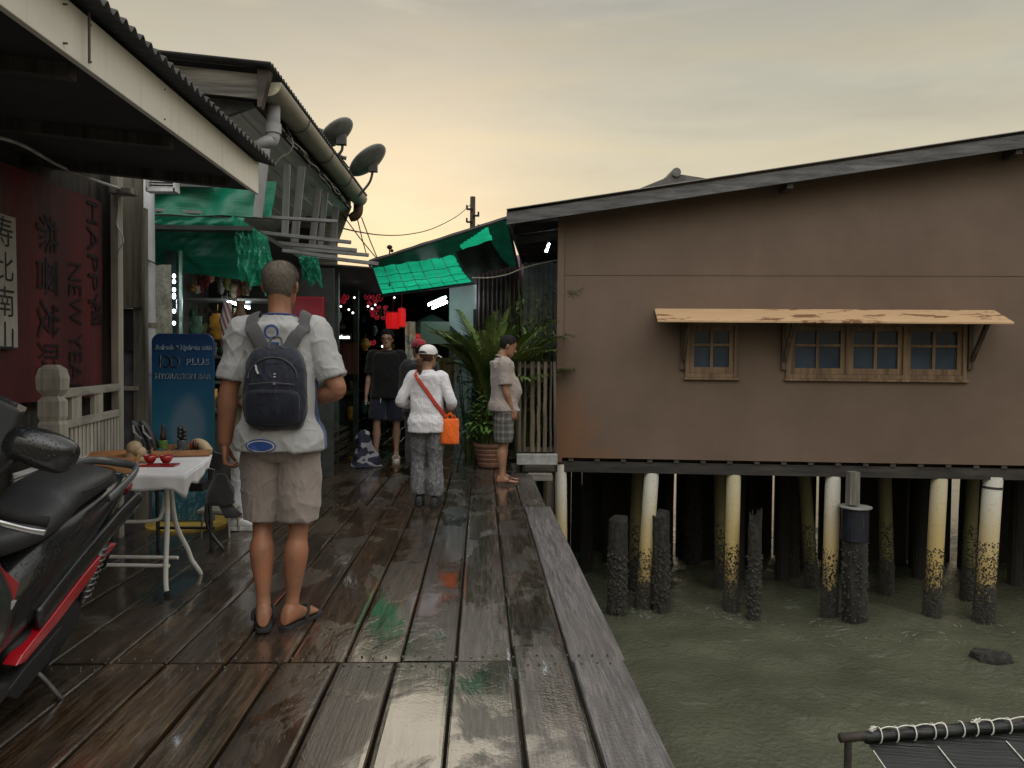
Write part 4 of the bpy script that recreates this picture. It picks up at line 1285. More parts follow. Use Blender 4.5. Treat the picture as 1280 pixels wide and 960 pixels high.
# satellite dishes on the eave
dish_m = mat('dish_grey', (.13, .135, .13), .55, .3, 5)
def dish(label, px, py, Y, rad, nrm_, armend, base):
    c = at(px, py, Y=Y); nrm_ = V(nrm_).normalized()
    q = nrm_.to_track_quat('Z', 'Y').to_matrix()
    root = thing('satellite_dish', label, 'satellite dish', at(*base, Y=Y))
    mb = MB(); rings = []
    for r in (0.02, .2, .45, .7, .9, 1.0): rings.append([c + q @ V((rad * r * math.cos(a), rad * r * 1.08 * math.sin(a), .34 * rad * r * r)) for a in (2 * math.pi * k / 40 for k in range(40))])
    for r in (1.0, .85, .6, .3, .02): rings.append([c + q @ V((rad * r * math.cos(a), rad * r * 1.08 * math.sin(a), .34 * rad * r * r - .02)) for a in (2 * math.pi * k / 40 for k in range(40))])
    mb.loft(rings); d_ = mb.build('reflector', dish_m, root, smooth=True)
    mb = MB(); e = at(*armend, Y=Y - .1); lower = c + q @ V((0, -rad * .9, .25 * rad))
    mb.tube([lower, lerp(lower, e, .5) + V((0, 0, -.02)), e], .012, 8); mb.ell(e, (.035, .05, .035)); mb.cyl(e, e + (c - e).normalized() * .09, .022, .03, 10)
    mb.build('feed_arm', zinc, root)
    mb = MB(); bpt = at(*base, Y=Y); back = c - nrm_ * .05
    mb.box(back, (.12, .09, .13)); mb.tube(smoothpts([tuple(back), tuple(lerp(back, bpt, .45) + V((.05, 0, -.02))), tuple(bpt)], 5), .018, 8)
    mb.build('mount', zinc, root, smooth=False)
    return root
dish('smaller dark satellite dish, upper left of the two on the eave', 424, 171, 9.6, .235, (-.60, .20, .77), (394, 161), (417, 199))
dish('larger satellite dish at the far end of the eave on a bent arm', 464, 206, 10.8, .29, (-.60, .20, .77), (425, 196), (447, 246))
# loose stays to the lower right, and the shoe at the end of the gutter
shoe = at(444, 262, Y=11.6)
mb = MB(); mb.tube(smoothpts([tuple(at(447, 247, Y=11.6)), tuple(at(448, 258, Y=11.6)), tuple(at(446, 268, Y=11.6)), tuple(at(437, 273, Y=11.6))], 5), [.075] * 13 + [.07, .06, .06][:3], 12)
mb.build('outlet_shoe', mat('rust_brown', (.10, .055, .035), .7), gut, smooth=True)
for k, (a, b) in enumerate((((428, 268), (470, 322)), ((447, 275), (458, 318)), ((452, 272), (473, 326)))):
    mb = MB(); mb.tube([at(*a, Y=11.5), lerp(at(*a, Y=11.5), at(*b, Y=12.5), .5) + V((0, 0, -.02)), at(*b, Y=12.5)], .009, 5)
    tag(mb.build('stay_wire', black_m), 'thin stay wire running from the gutter end down to the green canopy', 'wire', 'stay wires at the gutter end')

# slats and battens hung under the eave
slat_m = wood('slat_grey', (.24, .245, .25), 'Z', .65, .7, 1.2)
batten_m = wood('batten_grey', (.20, .20, .205), 'X', .7, .6, 1.3)
fr = thing('batten_rack', 'rack of grey battens and upright slats hung under the eave above the netting', 'rack', at(390, 300, Y=8.5))
for (a, b, Y, w_) in (((332, 186), (322, 272), 7.0, .085), ((359, 205), (356, 292), 8.0, .07), ((377, 208), (368, 303), 8.4, .085), ((398, 236), (389, 315), 9.4, .08), ((407, 240), (400, 310), 9.8, .07), ((420, 258), (415, 310), 10.6, .09)):
    mb = MB(); mb.bar(at(*a, Y=Y), at(*b, Y=Y), w_, .025, up=(0, 1, 0)); mb.build('slat', slat_m, fr, bevel=.003)
for (a, b, Y, w_) in (((195, 263), (422, 277), 7.05, .036), ((318, 290), (439, 303), 7.9, .045), ((346, 304), (446, 313), 8.3, .05), ((346, 309), (461, 319), 8.9, .05), ((372, 318), (473, 330), 9.4, .055), ((352, 313), (420, 322), 8.0, .045)):
    mb = MB(); mb.bar(at(*a, Y=Y), at(*b, Y=Y + .25), .05, w_ * .8); mb.build('batten', batten_m, fr, bevel=.004)
# patterned panel and dark hatch glimpsed behind the slats
a = at(345, 268, Y=10.9); b = at(420, 335, Y=10.9)
mb = MB(); mb.box(((a.x + b.x) / 2, 11.0, (a.z + b.z) / 2), (b.x - a.x, .05, a.z - b.z)); up_ = tag(mb.build('boarding', mat('pale_boarding', (.16, .15, .12), .8, .5, 8, (.2, 1, 3))), 'pale board panel behind the slats above the netted stall', 'panel')
a = at(370, 285, Y=10.7); b = at(392, 312, Y=10.7)
mb = MB(); mb.box(((a.x + b.x) / 2, 10.7, (a.z + b.z) / 2), (b.x - a.x, .04, a.z - b.z)); mb.build('hatch', black_m, up_)

# ------------------------------------------------------------------ green shade netting over the stall
net_g = netmat('green_shade_net', (.012, .36, .22), 75, .06, .45, .5)
net_b = netmat('green_net_bright', (.05, .50, .32), 40, .05, .5, .5)
def sheet_obj(name, label, corners, nu, nv, fold, m, group=None, sag=None, solid=0):
    cs = [V(c_) for c_ in corners]
    def fn(u, v):
        p = bil(cs, u, v)
        p.y += fold(u, v)
        if sag: p.z += sag(u, v)
        return p
    mb = MB(); mb.grid(fn, nu, nv)
    return tag(mb.build(name, m, smooth=True, solid=solid), label, 'netting', group)
sheet_obj('shade_net', 'upper strip of dark green shade net stretched under the eave above the pipe', [at(190, 226, Y=7.15), at(345, 226, Y=7.15), at(340, 271, Y=7.05), at(190, 268, Y=7.05)], 60, 14, lambda u, v: .03 * math.sin(u * 14 + v * 3) + .02 * N3(V((u * 9, v * 3, 0))), net_g)
sheet_obj('shade_net', 'broad sagging dark green shade net hanging from the pipe over the stall front', [at(192, 270, Y=7.0), at(306, 272, Y=7.05), at(318, 352, Y=7.5), at(192, 336, Y=7.6)], 70, 50, lambda u, v: -.12 * math.sin(v * math.pi) + .03 * N3(V((u * 8 + v * 6, v * 2, 3))) + .014 * math.sin((v * 22 + u * 3)), net_g)
sheet_obj('shade_net', 'crumpled bright green bunch of shade net gathered at the right of the stall front', [at(290, 268, Y=6.95), at(334, 296, Y=7.0), at(352, 372, Y=7.25), at(300, 352, Y=7.1)], 90, 60, lambda u, v: (.10 * noise.noise(V((u * 5, v * 2.5, 5))) + .075 * noise.noise(V((u * 13, v * 6, 2))) + .03 * noise.noise(V((u * 30, v * 16, 2)))) * (.3 + v), net_b, sag=lambda u, v: (.05 * noise.noise(V((u * 7, 4, 0))) + .03 * math.sin(u * 17)) * v)
sheet_obj('shade_net', 'small crumpled clump of green net hanging by the battens at the man\'s head', [at(372, 318, Y=8.6), at(398, 322, Y=8.6), at(404, 356, Y=8.7), at(380, 352, Y=8.7)], 40, 30, lambda u, v: .1 * noise.noise(V((u * 5, v * 3, 9))) + .05 * noise.noise(V((u * 14, v * 8, 2))), net_b, sag=lambda u, v: .04 * math.sin(u * 12) * v)

# ------------------------------------------------------------------ stall interior under the netting
stall = thing('market_stall', 'dim netted market stall crammed with hanging goods beside the boardwalk', 'stall', (-3.0, 8.2, 0))
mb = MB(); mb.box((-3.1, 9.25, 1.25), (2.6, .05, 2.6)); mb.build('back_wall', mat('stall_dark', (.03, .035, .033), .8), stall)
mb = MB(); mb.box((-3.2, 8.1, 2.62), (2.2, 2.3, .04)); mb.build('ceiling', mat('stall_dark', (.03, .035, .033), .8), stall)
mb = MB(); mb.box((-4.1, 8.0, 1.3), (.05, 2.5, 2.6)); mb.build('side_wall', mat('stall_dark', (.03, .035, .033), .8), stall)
sa = at(222, 375, Y=8.0); sb = at(330, 375, Y=8.0)
for z, d in ((sa.z, 8.0), (1.45, 9.0), (1.15, 9.0)):
    mb = MB(); mb.box(((sa.x + sb.x) / 2, d, z), (sb.x - sa.x + .3, .32, .025)); mb.build('shelf', mat('shelf_edge', (.16, .17, .16), .4), stall)
ca = at(255, 462, Y=7.3); cb_ = at(345, 462, Y=7.3)
mb = MB(); mb.box(((ca.x + cb_.x) / 2, 7.45, .45), (cb_.x - ca.x, .5, .9)); mb.build('counter', mat('counter_dark', (.05, .05, .05), .5), stall)
mb = MB(); mb.box(((ca.x + cb_.x) / 2, 7.45, .92), (cb_.x - ca.x + .06, .56, .03)); mb.build('counter_top', mat('steel', (.45, .45, .45), .3, metal=.9, bump=0), stall)
mb = MB(); a = at(226, 330, Y=7.2); mb.box((a.x, 7.2, a.z - .5), (.025, .025, 1.25)); mb.build('glass_edge', mat('pale_green_edge', (.22, .32, .27), .3), stall)
mb = MB(); a = at(222, 380, Y=7.25); mb.box((a.x - .06, 7.25, a.z), (.1, .02, 1.0)); mb.build('side_glass', mat('smoky_glass', (.03, .05, .05), .08), stall)
tube_l = lampmat('tube_light', (.85, .95, 1.0), 26.0)
def tubelamp(label, a, b, r=.014, Y=None, group=None):
    root = thing('tube_lamp', label, 'lamp', lerp(a, b, .5), 0, group)
    mb = MB(); mb.cyl(a, b, r, r, 8); mb.build('tube', tube_l, root)
    mb = MB(); mb.bar(a + V((0, .0, r + .012)), b + V((0, 0, r + .012)), .04, .02); mb.build('housing', mat('white_plastic', (.55, .55, .55), .4), root)
tubelamp('bright tube lamp slanting over the goods deep in the netted stall', at(279, 374, Y=8.1), at(296, 380, Y=7.7))
tubelamp('short tube lamp behind the man\'s head in the netted stall', at(302, 381, Y=8.4), at(311, 385, Y=8.2))
for k, y in enumerate((345, 352, 362, 369, 371, 389, 404)):
    p = at(217.5, y, Y=7.1); mb = MB(); mb.ell(p, (.016, .016, .02), nu=8, nv=6); tag(mb.build('led_bulb', lampmat('led_white', (.8, .9, 1), 7 if k < 5 else 3)), 'tiny white light in the vertical strip beside the map sheet', 'light', 'white lights by the map sheet')
# printed sheet hung behind the pipe
n = NT('printed_sheet'); v_ = n.coords((1, 1, 1)); f = n.noise(v_, 9, 8, .75, .8); g = n.noise(v_, 3, 4)
c = n.mix(n.ramp(f, [(.47, 1), (.50, 0), (.53, 1)]), (.15, .16, .13), n.mix(g, (.38, .38, .34), (.28, .30, .22)))
n.col(c); n.set(Roughness=.35); n.bump(n.noise(n.coords((1, 1, .4)), 8, 3), .4, .02)
sheet_obj('printed_sheet', 'creased pale printed map sheet in a plastic cover behind the drain pipe', [at(193, 331, Y=6.95), at(214, 331, Y=6.95), at(216, 445, Y=6.95), at(193, 445, Y=6.95)], 12, 30, lambda u, v: .02 * N3(V((u * 3, v * 5, 0))), n.m)['category'] = 'poster'
# hanging goods
rg2 = random.Random(3)
cols = [(.45, .20, .03), (.30, .05, .05), (.32, .30, .27), (.05, .09, .12), (.12, .07, .04), (.16, .16, .05), (.04, .10, .07), (.30, .26, .18), (.05, .05, .055)]
gm = [mat('goods_%d' % k, c_, .6, .4, 12) for k, c_ in enumerate(cols)]
def bag(p, w, h, m, name='hanging_bag', label=None, cat='bag', group=None):
    mb = MB(); rings = []
    for k in range(9):
        t = k / 8; ww = w * (.25 + .75 * math.sin(math.pi * min(1, .15 + t * .75))) * (1 + .2 * rg2.uniform(-1, 1)); 
        rings.append([p + V((ww * math.cos(q) + .02 * rg2.uniform(-1, 1), ww * .5 * math.sin(q), -h * t)) for q in (2 * math.pi * j / 12 for j in range(12))])
    mb.loft(rings); mb.tube([p, p + V((0, 0, .10))], .003, 4)
    return tag(mb.build(name, m, smooth=True), label, cat, group)
bag(at(272, 392, Y=7.7), .085, .26, mat('yellow_cloth', (.50, .25, .03), .7), label='orange-yellow bag hanging in the netted stall', name='cloth_bag')
stripes = NT('striped_cloth'); xyz = stripes.sep(stripes.coords()); stripes.col(stripes.ramp(stripes.math('PINGPONG', stripes.math('ADD', xyz['X'], xyz['Z']), .02), [(.3, (.35, .33, .32)), (.6, (.22, .06, .07))])) if False else stripes.col(stripes.ramp(stripes.math('FRACT', stripes.math('MULTIPLY', stripes.math('ADD', xyz['X'], stripes.math('MULTIPLY', xyz['Z'], .35)), 22.0)), [(.45, (.40, .39, .38)), (.55, (.20, .07, .08))]))
bag(at(284, 378, Y=7.55), .06, .52, stripes.m, label='grey and red striped cloth hanging in the netted stall', cat='cloth', name='striped_cloth')
bag(at(300, 376, Y=7.6), .05, .30, gm[4], label='narrow dark brown bag hanging right of the striped cloth', name='cloth_bag')
bag(at(246, 395, Y=7.6), .07, .34, gm[6], label='dark green bag hanging left of the orange-yellow bag', name='cloth_bag')
bag(at(263, 338, Y=7.7), .03, .13, mat('pinkish_charm', (.35, .12, .10)), label='pinkish paper lantern charm hanging above the stall shelf', cat='charm', name='paper_charm')
for k in range(46):
    p = at(rg2.uniform(228, 345), rg2.choice([rg2.uniform(384, 450), rg2.uniform(338, 362)]), Y=rg2.uniform(8.2, 9.1))
    bag(p, rg2.uniform(.02, .045), rg2.uniform(.06, .2), gm[rg2.randrange(len(gm))], 'trinket', 'small trinket hanging among many others in the dim netted stall', 'trinket', 'trinkets hanging in the netted stall')
for k in range(30):
    z_, yy = rg2.choice([(1.4625, 9.0), (1.1625, 9.0), (.935, 7.45)])
    x_ = rg2.uniform(sa.x + .05, sb.x); h_ = rg2.uniform(.08, .2); r_ = rg2.uniform(.02, .045)
    mb = MB(); mb.lathe([(r_ * .9, 0), (r_, .02), (r_, h_ * .6), (r_ * .5, h_ * .8), (r_ * .45, h_)], (x_, yy + rg2.uniform(-.1, .1), z_), 10)
    tag(mb.build('jar', gm[rg2.randrange(len(gm))], smooth=True), 'small jar or bottle standing on the shelves of the dim netted stall', 'jar', 'jars on the stall shelves')
# ------------------------------------------------------------------ green canopy over the walkway
can_b = NT('canopy_net')
vec = can_b.coords(); f = can_b.noise(vec, 2.2, 5, .6); st = can_b.noise(can_b.coords((2, 60, 2)), 3, 3, .5)
colr = can_b.mix(can_b.ramp(f, [(.38, 0), (.62, .8)]), (.015, .50, .28), (.008, .30, .16))
colr = can_b.mix(can_b.math('MULTIPLY', st, .6), colr, (.005, .22, .10))
d = can_b.node('ShaderNodeBsdfDiffuse'); t = can_b.node('ShaderNodeBsdfTranslucent')
can_b.link(colr, d.inputs[0]); can_b.link(colr, t.inputs[0])
m1 = can_b.node('ShaderNodeMixShader'); m1.inputs[0].default_value = .8
can_b.link(d.outputs[0], m1.inputs[1]); can_b.link(t.outputs[0], m1.inputs[2]); can_b.link(m1.outputs[0], can_b.n['Material Output'].inputs['Surface'])
can_d = netmat('canopy_dark_net', (.008, .10, .058), 30, .0, .5, .22)
tarp_d = mat('dark_tarp', (.018, .022, .020), .6, .5, 6)
# plane of the canopy from its near edge (two points) and far edge
c00 = at(461, 325, Y=10.3); c10 = at(634, 270, Y=10.3); c11 = at(650, 345, Y=14.6); c01 = at(478, 368, Y=14.6)
cs = [c00, c10, c11, c01]
can = thing('green_canopy', 'green net canopy with a grid of wires sloping over the walkway beside the brown house', 'canopy', lerp(c00, c11, .5))
def cp_(u, v, dz=0): return bil(cs, u, v) + V((0, 0, dz - .07 * math.sin(u * math.pi) ** 2 * math.sin(v * math.pi) - .02 * math.sin(u * 23) ** 2 * math.sin(v * math.pi) + .008 * N3(V((u * 9, v * 5, 0)))))
def uv_at(px, py):
    # canopy parameters seen at a pixel (iterated)
    u, v = .5, .5
    r_ = ray(px, py)
    nrm_ = (c10 - c00).cross(c01 - c00).normalized()
    t = (c00 - CAM).dot(nrm_) / r_.dot(nrm_); p = CAM + r_ * t
    best = None
    for i in range(61):
        for j in range(61):
            q = bil(cs, i / 60, j / 60); e = (q - p).length
            if best is None or e < best[0]: best = (e, i / 60, j / 60)
    return best[1], best[2]
def inside(pt, quad):
    sgn = None
    for k in range(4):
        a, b = quad[k], quad[(k + 1) % 4]
        c_ = (b[0] - a[0]) * (pt[1] - a[1]) - (b[1] - a[1]) * (pt[0] - a[0])
        if sgn is None: sgn = c_ > 0
        elif (c_ > 0) != sgn: return False
    return True
Q1 = [uv_at(*p) for p in ((424, 348), (567, 308), (589, 344), (478, 368))]
Q2 = [uv_at(*p) for p in ((573, 300), (608, 282), (614, 291), (577, 303))]
Q3 = [uv_at(*p) for p in ((568, 306), (612, 292), (640, 325), (588, 346))]
NU, NV = 110, 70
parts_ = {'net_panel': MB(), 'small_net_panel': MB(), 'mottled_tarp': MB(), 'dark_net': MB()}
for j in range(NV):
    for i in range(NU):
        m_ = ((i + .5) / NU, (j + .5) / NV)
        key = 'net_panel' if inside(m_, Q1) else 'small_net_panel' if inside(m_, Q2) else 'mottled_tarp' if inside(m_, Q3) else 'dark_net'
        parts_[key].add([cp_(i / NU, j / NV), cp_((i + 1) / NU, j / NV), cp_((i + 1) / NU, (j + 1) / NV), cp_(i / NU, (j + 1) / NV)], [(0, 1, 2, 3)])
mt_ = {'net_panel': can_b.m, 'small_net_panel': can_b.m, 'mottled_tarp': mat('mottled_tarp', (.03, .05, .028), .7, .8, 8), 'dark_net': can_d}
for key, m_ in parts_.items(): m_.build(key, mt_[key], can)
def bfn(a, b):
    u = lerp(lerp(Q1[0][0], Q1[1][0], a), lerp(Q1[3][0], Q1[2][0], a), b); v = lerp(lerp(Q1[0][1], Q1[1][1], a), lerp(Q1[3][1], Q1[2][1], a), b)
    return cp_(u, v, 0)
wire_m = mat('black_wire', (.01, .012, .011), .6, bump=0)
for k in range(1, 7):
    mb = MB(); mb.tube([bfn(k / 7, j / 10) + V((0, 0, -.012)) for j in range(11)], .0055, 5); mb.build('batten', wire_m, can)
for k in range(1, 4):
    mb = MB(); mb.tube([bfn(j / 12, k / 4) + V((0, 0, -.012)) for j in range(13)], .0045, 5); mb.build('batten', wire_m, can)
for e0, e1 in ((c00, c10), (c01, c11), (c00, c01), (c10, c11)):
    mb = MB(); mb.tube([e0 + V((0, 0, -.03)), e1 + V((0, 0, -.03))], .022, 8); mb.build('frame_pole', zinc, can)
# rest of the canopy's dark roof further back and left, sheltering the shops
rf = thing('alley_roof', 'dark patched roof over the shop alley beyond the green canopy', 'roof', (-1.5, 16, 2.9))
mb = MB()
a = at(404, 350, Y=10.2); 
mb.add([(-3.6, 9.3, 2.72), (c00.x + .05, 10.35, c00.z - .10), (c01.x, 14.7, c01.z - .03), (-3.6, 14.7, 2.6)], [(0, 1, 2, 3)])
mb.add([(-3.6, 14.4, 2.66), (c01.x, 14.5, c01.z + .03), (c11.x, 14.5, c11.z + .05), (c11.x + 1.2, 14.62, c11.z + .2), (c11.x + 1.4, 22, 2.8), (-3.6, 22, 2.7)], [(0, 1, 2, 3, 4, 5)])
mb.build('sheet', tarp_d, rf, solid=.02)
# ------------------------------------------------------------------ shops on the left of the alley
shops = thing('alley_shops', 'row of dark open shop fronts along the left of the alley', 'shop', (-2.9, 14, 0))
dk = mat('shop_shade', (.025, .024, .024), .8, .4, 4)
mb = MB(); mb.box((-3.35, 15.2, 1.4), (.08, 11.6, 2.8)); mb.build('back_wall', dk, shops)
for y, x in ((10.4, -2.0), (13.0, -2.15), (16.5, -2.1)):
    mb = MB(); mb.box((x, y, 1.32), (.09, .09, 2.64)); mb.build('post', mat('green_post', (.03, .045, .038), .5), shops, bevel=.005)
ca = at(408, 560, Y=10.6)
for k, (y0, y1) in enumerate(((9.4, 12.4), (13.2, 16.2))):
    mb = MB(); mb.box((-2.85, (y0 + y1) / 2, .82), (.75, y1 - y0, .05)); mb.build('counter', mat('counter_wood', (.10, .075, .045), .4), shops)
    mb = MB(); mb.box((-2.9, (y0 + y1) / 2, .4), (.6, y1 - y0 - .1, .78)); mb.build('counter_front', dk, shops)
# slatted bench along the shop edge
bench = thing('slatted_bench', 'low wet slatted bench along the shop fronts left of the black-shirted man', 'bench', (-2.05, 9.6, 0))
bm_ = wood('wet_bench_wood', (.07, .06, .045), 'Y', .3, .5, 1.8)
bY0, bY1 = 7.9, 11.2
for k in range(5):
    mb = MB(); mb.box((-2.4 + k * .1, (bY0 + bY1) / 2, .44), (.085, bY1 - bY0, .03)); mb.build('seat_slat', bm_, bench, bevel=.004)
for k in range(3):
    mb = MB(); mb.box((-1.945, (bY0 + bY1) / 2, .12 + k * .11), (.025, bY1 - bY0, .075)); mb.build('side_slat', bm_, bench, bevel=.004)
for y in (bY0 + .1, (bY0 + bY1) / 2, bY1 - .1):
    mb = MB(); mb.box((-2.18, y, .21), (.42, .07, .42)); mb.build('leg', bm_, bench)
# patterned cloth bundle on the end of the bench
n = NT('zigzag_cloth'); v_ = n.coords(); xyz = n.sep(v_); f = n.math('FRACT', n.math('ADD', n.math('MULTIPLY_ADD', n.noise(v_, 5, 3), 1.6, n.math('MULTIPLY', xyz['X'], 3.0)), n.math('PINGPONG', n.math('MULTIPLY', xyz['Z'], 6.0), .6)))
n.col(n.ramp(f, [(.62, (.012, .014, .035)), (.64, (.26, .25, .28))])); n.set(Roughness=.8)
pb_ = at(456, 548, Y=10.0)
mb = MB(); rings = [[(pb_.x + (r_ + .05 * noise.noise(V((math.cos(q) * 2, math.sin(q) * 2, z * 4)))) * math.cos(q) + dx_, 10.0 + r_ * .8 * math.sin(q), z) for q in (2 * math.pi * k / 40 for k in range(40))] for z, r_, dx_ in smoothpts([(.0, .17, .02), (.10, .15, .01), (.25, .12, .0), (.38, .10, -.02), (.46, .07, -.03), (.50, .02, -.03)], 4)]
mb.loft(rings)
for v in mb.v: v += V((v.x - pb_.x, v.y - 10, 0)) * (.5 * noise.noise(V((v.x * 9, v.y * 9, v.z * 3))) + .2 * noise.noise(v * 14))
for v in mb.v: v.z = max(v.z, .01)
tag(mb.build('cloth_bundle', n.m, smooth=True), 'navy and white patterned cloth bundle on the walkway beside the black-shirted man', 'bundle')
# red box, lanterns and little red ornaments
ra_ = at(385, 372, Y=9.3); rb_ = at(412, 428, Y=9.3)
rl_ = lampmat('x', (0, 0, 0), 0) if False else None
red_box = mat('dull_red_box', (.30, .012, .025), .5, .25, 3)
rbx = thing('red_sign_box', 'dull red boxed shop sign hanging behind the head of the man with the backpack', 'sign', (-2.3, 9.3, rb_.z))
mb = MB(); mb.box((ra_.x - .02, 9.3, (ra_.z + rb_.z) / 2), (rb_.x - ra_.x + .22, .3, ra_.z - rb_.z)); mb.build('box', red_box, rbx, bevel=.015)
mb = MB(); mb.tube([(ra_.x + .1, 9.3, ra_.z), (ra_.x + .1, 9.3, 2.7)], .01, 5); mb.build('hanger', black_m, rbx)
n = NT('lit_red_lantern'); xyz = n.sep(n.coords()); 
n.col((.6, .01, .01)); n.set(Roughness=.6, Emission_Color=(1, .015, .02, 1), Emission_Strength=.38); lan_m = n.m
def lantern(label, px, py, Y, w, h, m, group=None, name='red_lantern', cyl=True):
    c = at(px, py, Y=Y); root = thing(name, label, 'lantern', c, 0, group)
    mb = MB(); rings = []
    for k in range(9):
        t = k / 8; rr = w / 2 * (.86 + .14 * math.sin(math.pi * t)) if cyl else w / 2 * max(.25, math.sin(math.pi * (.08 + .84 * t)))
        rings.append([c + V(((rr * (1 + .035 * (j % 2))) * math.cos(q), (rr * (1 + .035 * (j % 2))) * math.sin(q), h * (t - .5))) for j, q in enumerate(2 * math.pi * i / 28 for i in range(28))])
    mb.loft(rings); mb.build('shade', m, root)
    mb = MB(); mb.cyl(c + V((0, 0, -h / 2 - .02)), c + V((0, 0, -h / 2)), w * .3, w * .3, 12); mb.build('bottom_ring', mat('lantern_cap', (.2, .02, .02), .5), root)
    mb = MB(); mb.cyl(c + V((0, 0, h / 2)), c + V((0, 0, h / 2 + .02)), w * .3, w * .3, 12); mb.tube([c + V((0, 0, h / 2 + .01)), c + V((0, 0, h / 2 + .25))], .006, 5)
    mb.build('cap', mat('lantern_cap', (.2, .02, .02), .5), root)
    return root
lantern('wide glowing red lantern hanging above the black-shirted man', 491, 401, 11.4, .21, .24, lan_m)
lantern('taller glowing red lantern just right of the wide one', 502, 397, 11.1, .12, .27, lan_m)
orn_m = lampmat('glowing_red_ornament', (.6, .02, .05), .16)  # faint glow put into the red of the knots
rg3 = random.Random(21)
for (px, py) in ((432, 371), (429, 377), (467, 372), (469, 377), (473, 384), (482, 385), (465, 388), (466, 394), (471, 397), (479, 397), (474, 372), (462, 379), (413, 387), (470, 392), (459, 371), (483, 391), (466, 428), (428, 373)):
    c = at(px, py, Y=rg3.uniform(11.5, 13.5)); mb = MB(); r_ = .04 * rg3.uniform(.7, 1.3); q0 = rg3.random() * 3
    mb.tube([c + V((r_ * math.cos(q0 + q), .3 * r_ * math.sin(q * 2), r_ * math.sin(q0 + q))) for q in (k * .55 for k in range(10))], .011, 6); mb.ell(c, (.018, .018, .022), nu=8, nv=6)
    tag(mb.build('knot_ornament', orn_m, smooth=True), 'little red knot ornament dangling among others under the dark alley roof', 'ornament', 'red knot ornaments in the alley')
for (px, py) in ((443, 372), (460, 383), (436, 387), (441, 391), (493, 372), (465, 386), (478, 433), (461, 448), (416, 421), (469, 381), (426, 383)):
    c = at(px, py, Y=rg3.uniform(11.5, 14)); mb = MB(); mb.ell(c, (.018, .018, .018), nu=8, nv=6)
    tag(mb.build('fairy_light', lampmat('fairy', (1, .95, .9), 3)), 'tiny white bulb glinting among the red ornaments of the alley', 'light', 'fairy lights in the alley')
sg = thing('lit_sign', 'small white lit sign strip over the brown shutter in the alley', 'sign', at(427, 421, Y=12.2))
a = at(425, 421, Y=12.2)
mb = MB(); mb.box((a.x, 12.23, a.z), (.36, .03, .10)); mb.build('backing', black_m, sg)
mb = MB()
for k in range(13):
    w_ = rg3.uniform(.008, .018); h_ = rg3.choice([.04, .045, .06])
    mb.box((a.x - .15 + k * .025, 12.205, a.z - .03 + h_ / 2), (w_, .006, h_))
mb.build('lit_letters', lampmat('sign_white', (1, .97, .92), 3.0), sg)
# brown shutter and dim shelves below the sign
a0_ = at(408, 428, Y=12.6); a1_ = at(448, 468, Y=12.6)
mb = MB(); mb.box(((a0_.x + a1_.x) / 2, 12.6, (a0_.z + a1_.z) / 2), (a1_.x - a0_.x, .05, a0_.z - a1_.z)); tag(mb.build('shop_shutter', wood('red_brown_shutter', (.12, .045, .035), 'Z', .5)), 'red-brown plank shutter below the lit sign strip', 'shutter')
# clutter hanging and standing in the dark, grey and pale
for k in range(34):
    px = rg3.uniform(408, 530); py = rg3.uniform(376, 520)
    p = at(px, py, Y=rg3.uniform(13, 17))
    if p.x < -3.2 or p.z < .25: continue
    bag(p, rg3.uniform(.03, .09), rg3.uniform(.1, .3), gm[rg3.randrange(len(gm))], 'shop_ware', 'dim ware hanging in the dark shop fronts of the alley', 'ware', 'wares hanging in the alley shops')
# patterned white drop cloth beside the lantern, red dotted lantern
n = NT('printed_drop'); f = n.noise(n.coords(), 7, 5, .6, 1.2); n.col(n.ramp(f, [(.35, (.34, .28, .16)), (.5, (.48, .46, .38)), (.62, (.15, .19, .22)), (.7, (.42, .38, .22))])); n.set(Roughness=.8)
o_ = sheet_obj('printed_cloth', 'narrow printed cream cloth hanging beside the black-shirted man', [at(506, 402, Y=11.2), at(519, 402, Y=11.2), at(519, 455, Y=11.2), at(507, 455, Y=11.2)], 10, 24, lambda u, v: .03 * math.sin(u * 9) + .02 * N3(V((u * 3, v * 6, 1))), n.m, solid=.004)
o_['category'] = 'cloth'
n = NT('dotted_red'); v_ = n.node('ShaderNodeTexVoronoi'); v_.inputs['Scale'].default_value = 40; n.link(n.coords(), v_.inputs['Vector']); n.col(n.ramp(v_.outputs['Distance'], [(.25, (.6, .5, .45)), (.4, (.35, .01, .02))]))
n.set(Emission_Color=(.9, .03, .05, 1), Emission_Strength=.25)
lantern('small dotted red lantern hanging behind the red-capped person', 522, 424, 12.0, .10, .17, n.m)
# right side of the alley: pale wall panel, tube lamps, corrugated eave end
pa0 = at(562, 350, Y=14.8); pa1 = at(597, 478, Y=14.8)
gy = thing('grey_partition', 'plain pale grey wall panel beside the palm at the mouth of the alley', 'wall', ((pa0.x + pa1.x) / 2, 14.8, 0))
mb = MB(); mb.box(((pa0.x + pa1.x) / 2, 14.8, 1.6), (pa1.x - pa0.x, .12, 3.2)); mb.build('panel', mat('pale_grey_wall', (.46, .48, .49), .7, .15, 2), gy)
pl0 = at(526, 402, Y=13.4); pl1 = at(562, 430, Y=13.4)
mb = MB(); mb.box(((pl0.x + pl1.x) / 2, 13.4, (pl0.z + pl1.z) / 2), (pl1.x - pl0.x, .06, pl0.z - pl1.z)); mb.build('counter_panel', mat('pale_grey_wall', (.46, .48, .49), .7, .15, 2), gy)
mb = MB(); mb.box(((pl0.x + pl1.x) / 2 + .1, 13.42, .75), (.5, .06, 1.5)); mb.build('shutter', wood('orange_brown_shutter', (.20, .10, .05), 'Z', .6), gy)
tubelamp('upper of two bright tube lamps under the alley roof left of the grey wall panel', at(536, 381, Y=14.0), at(557, 372, Y=13.4), .022)
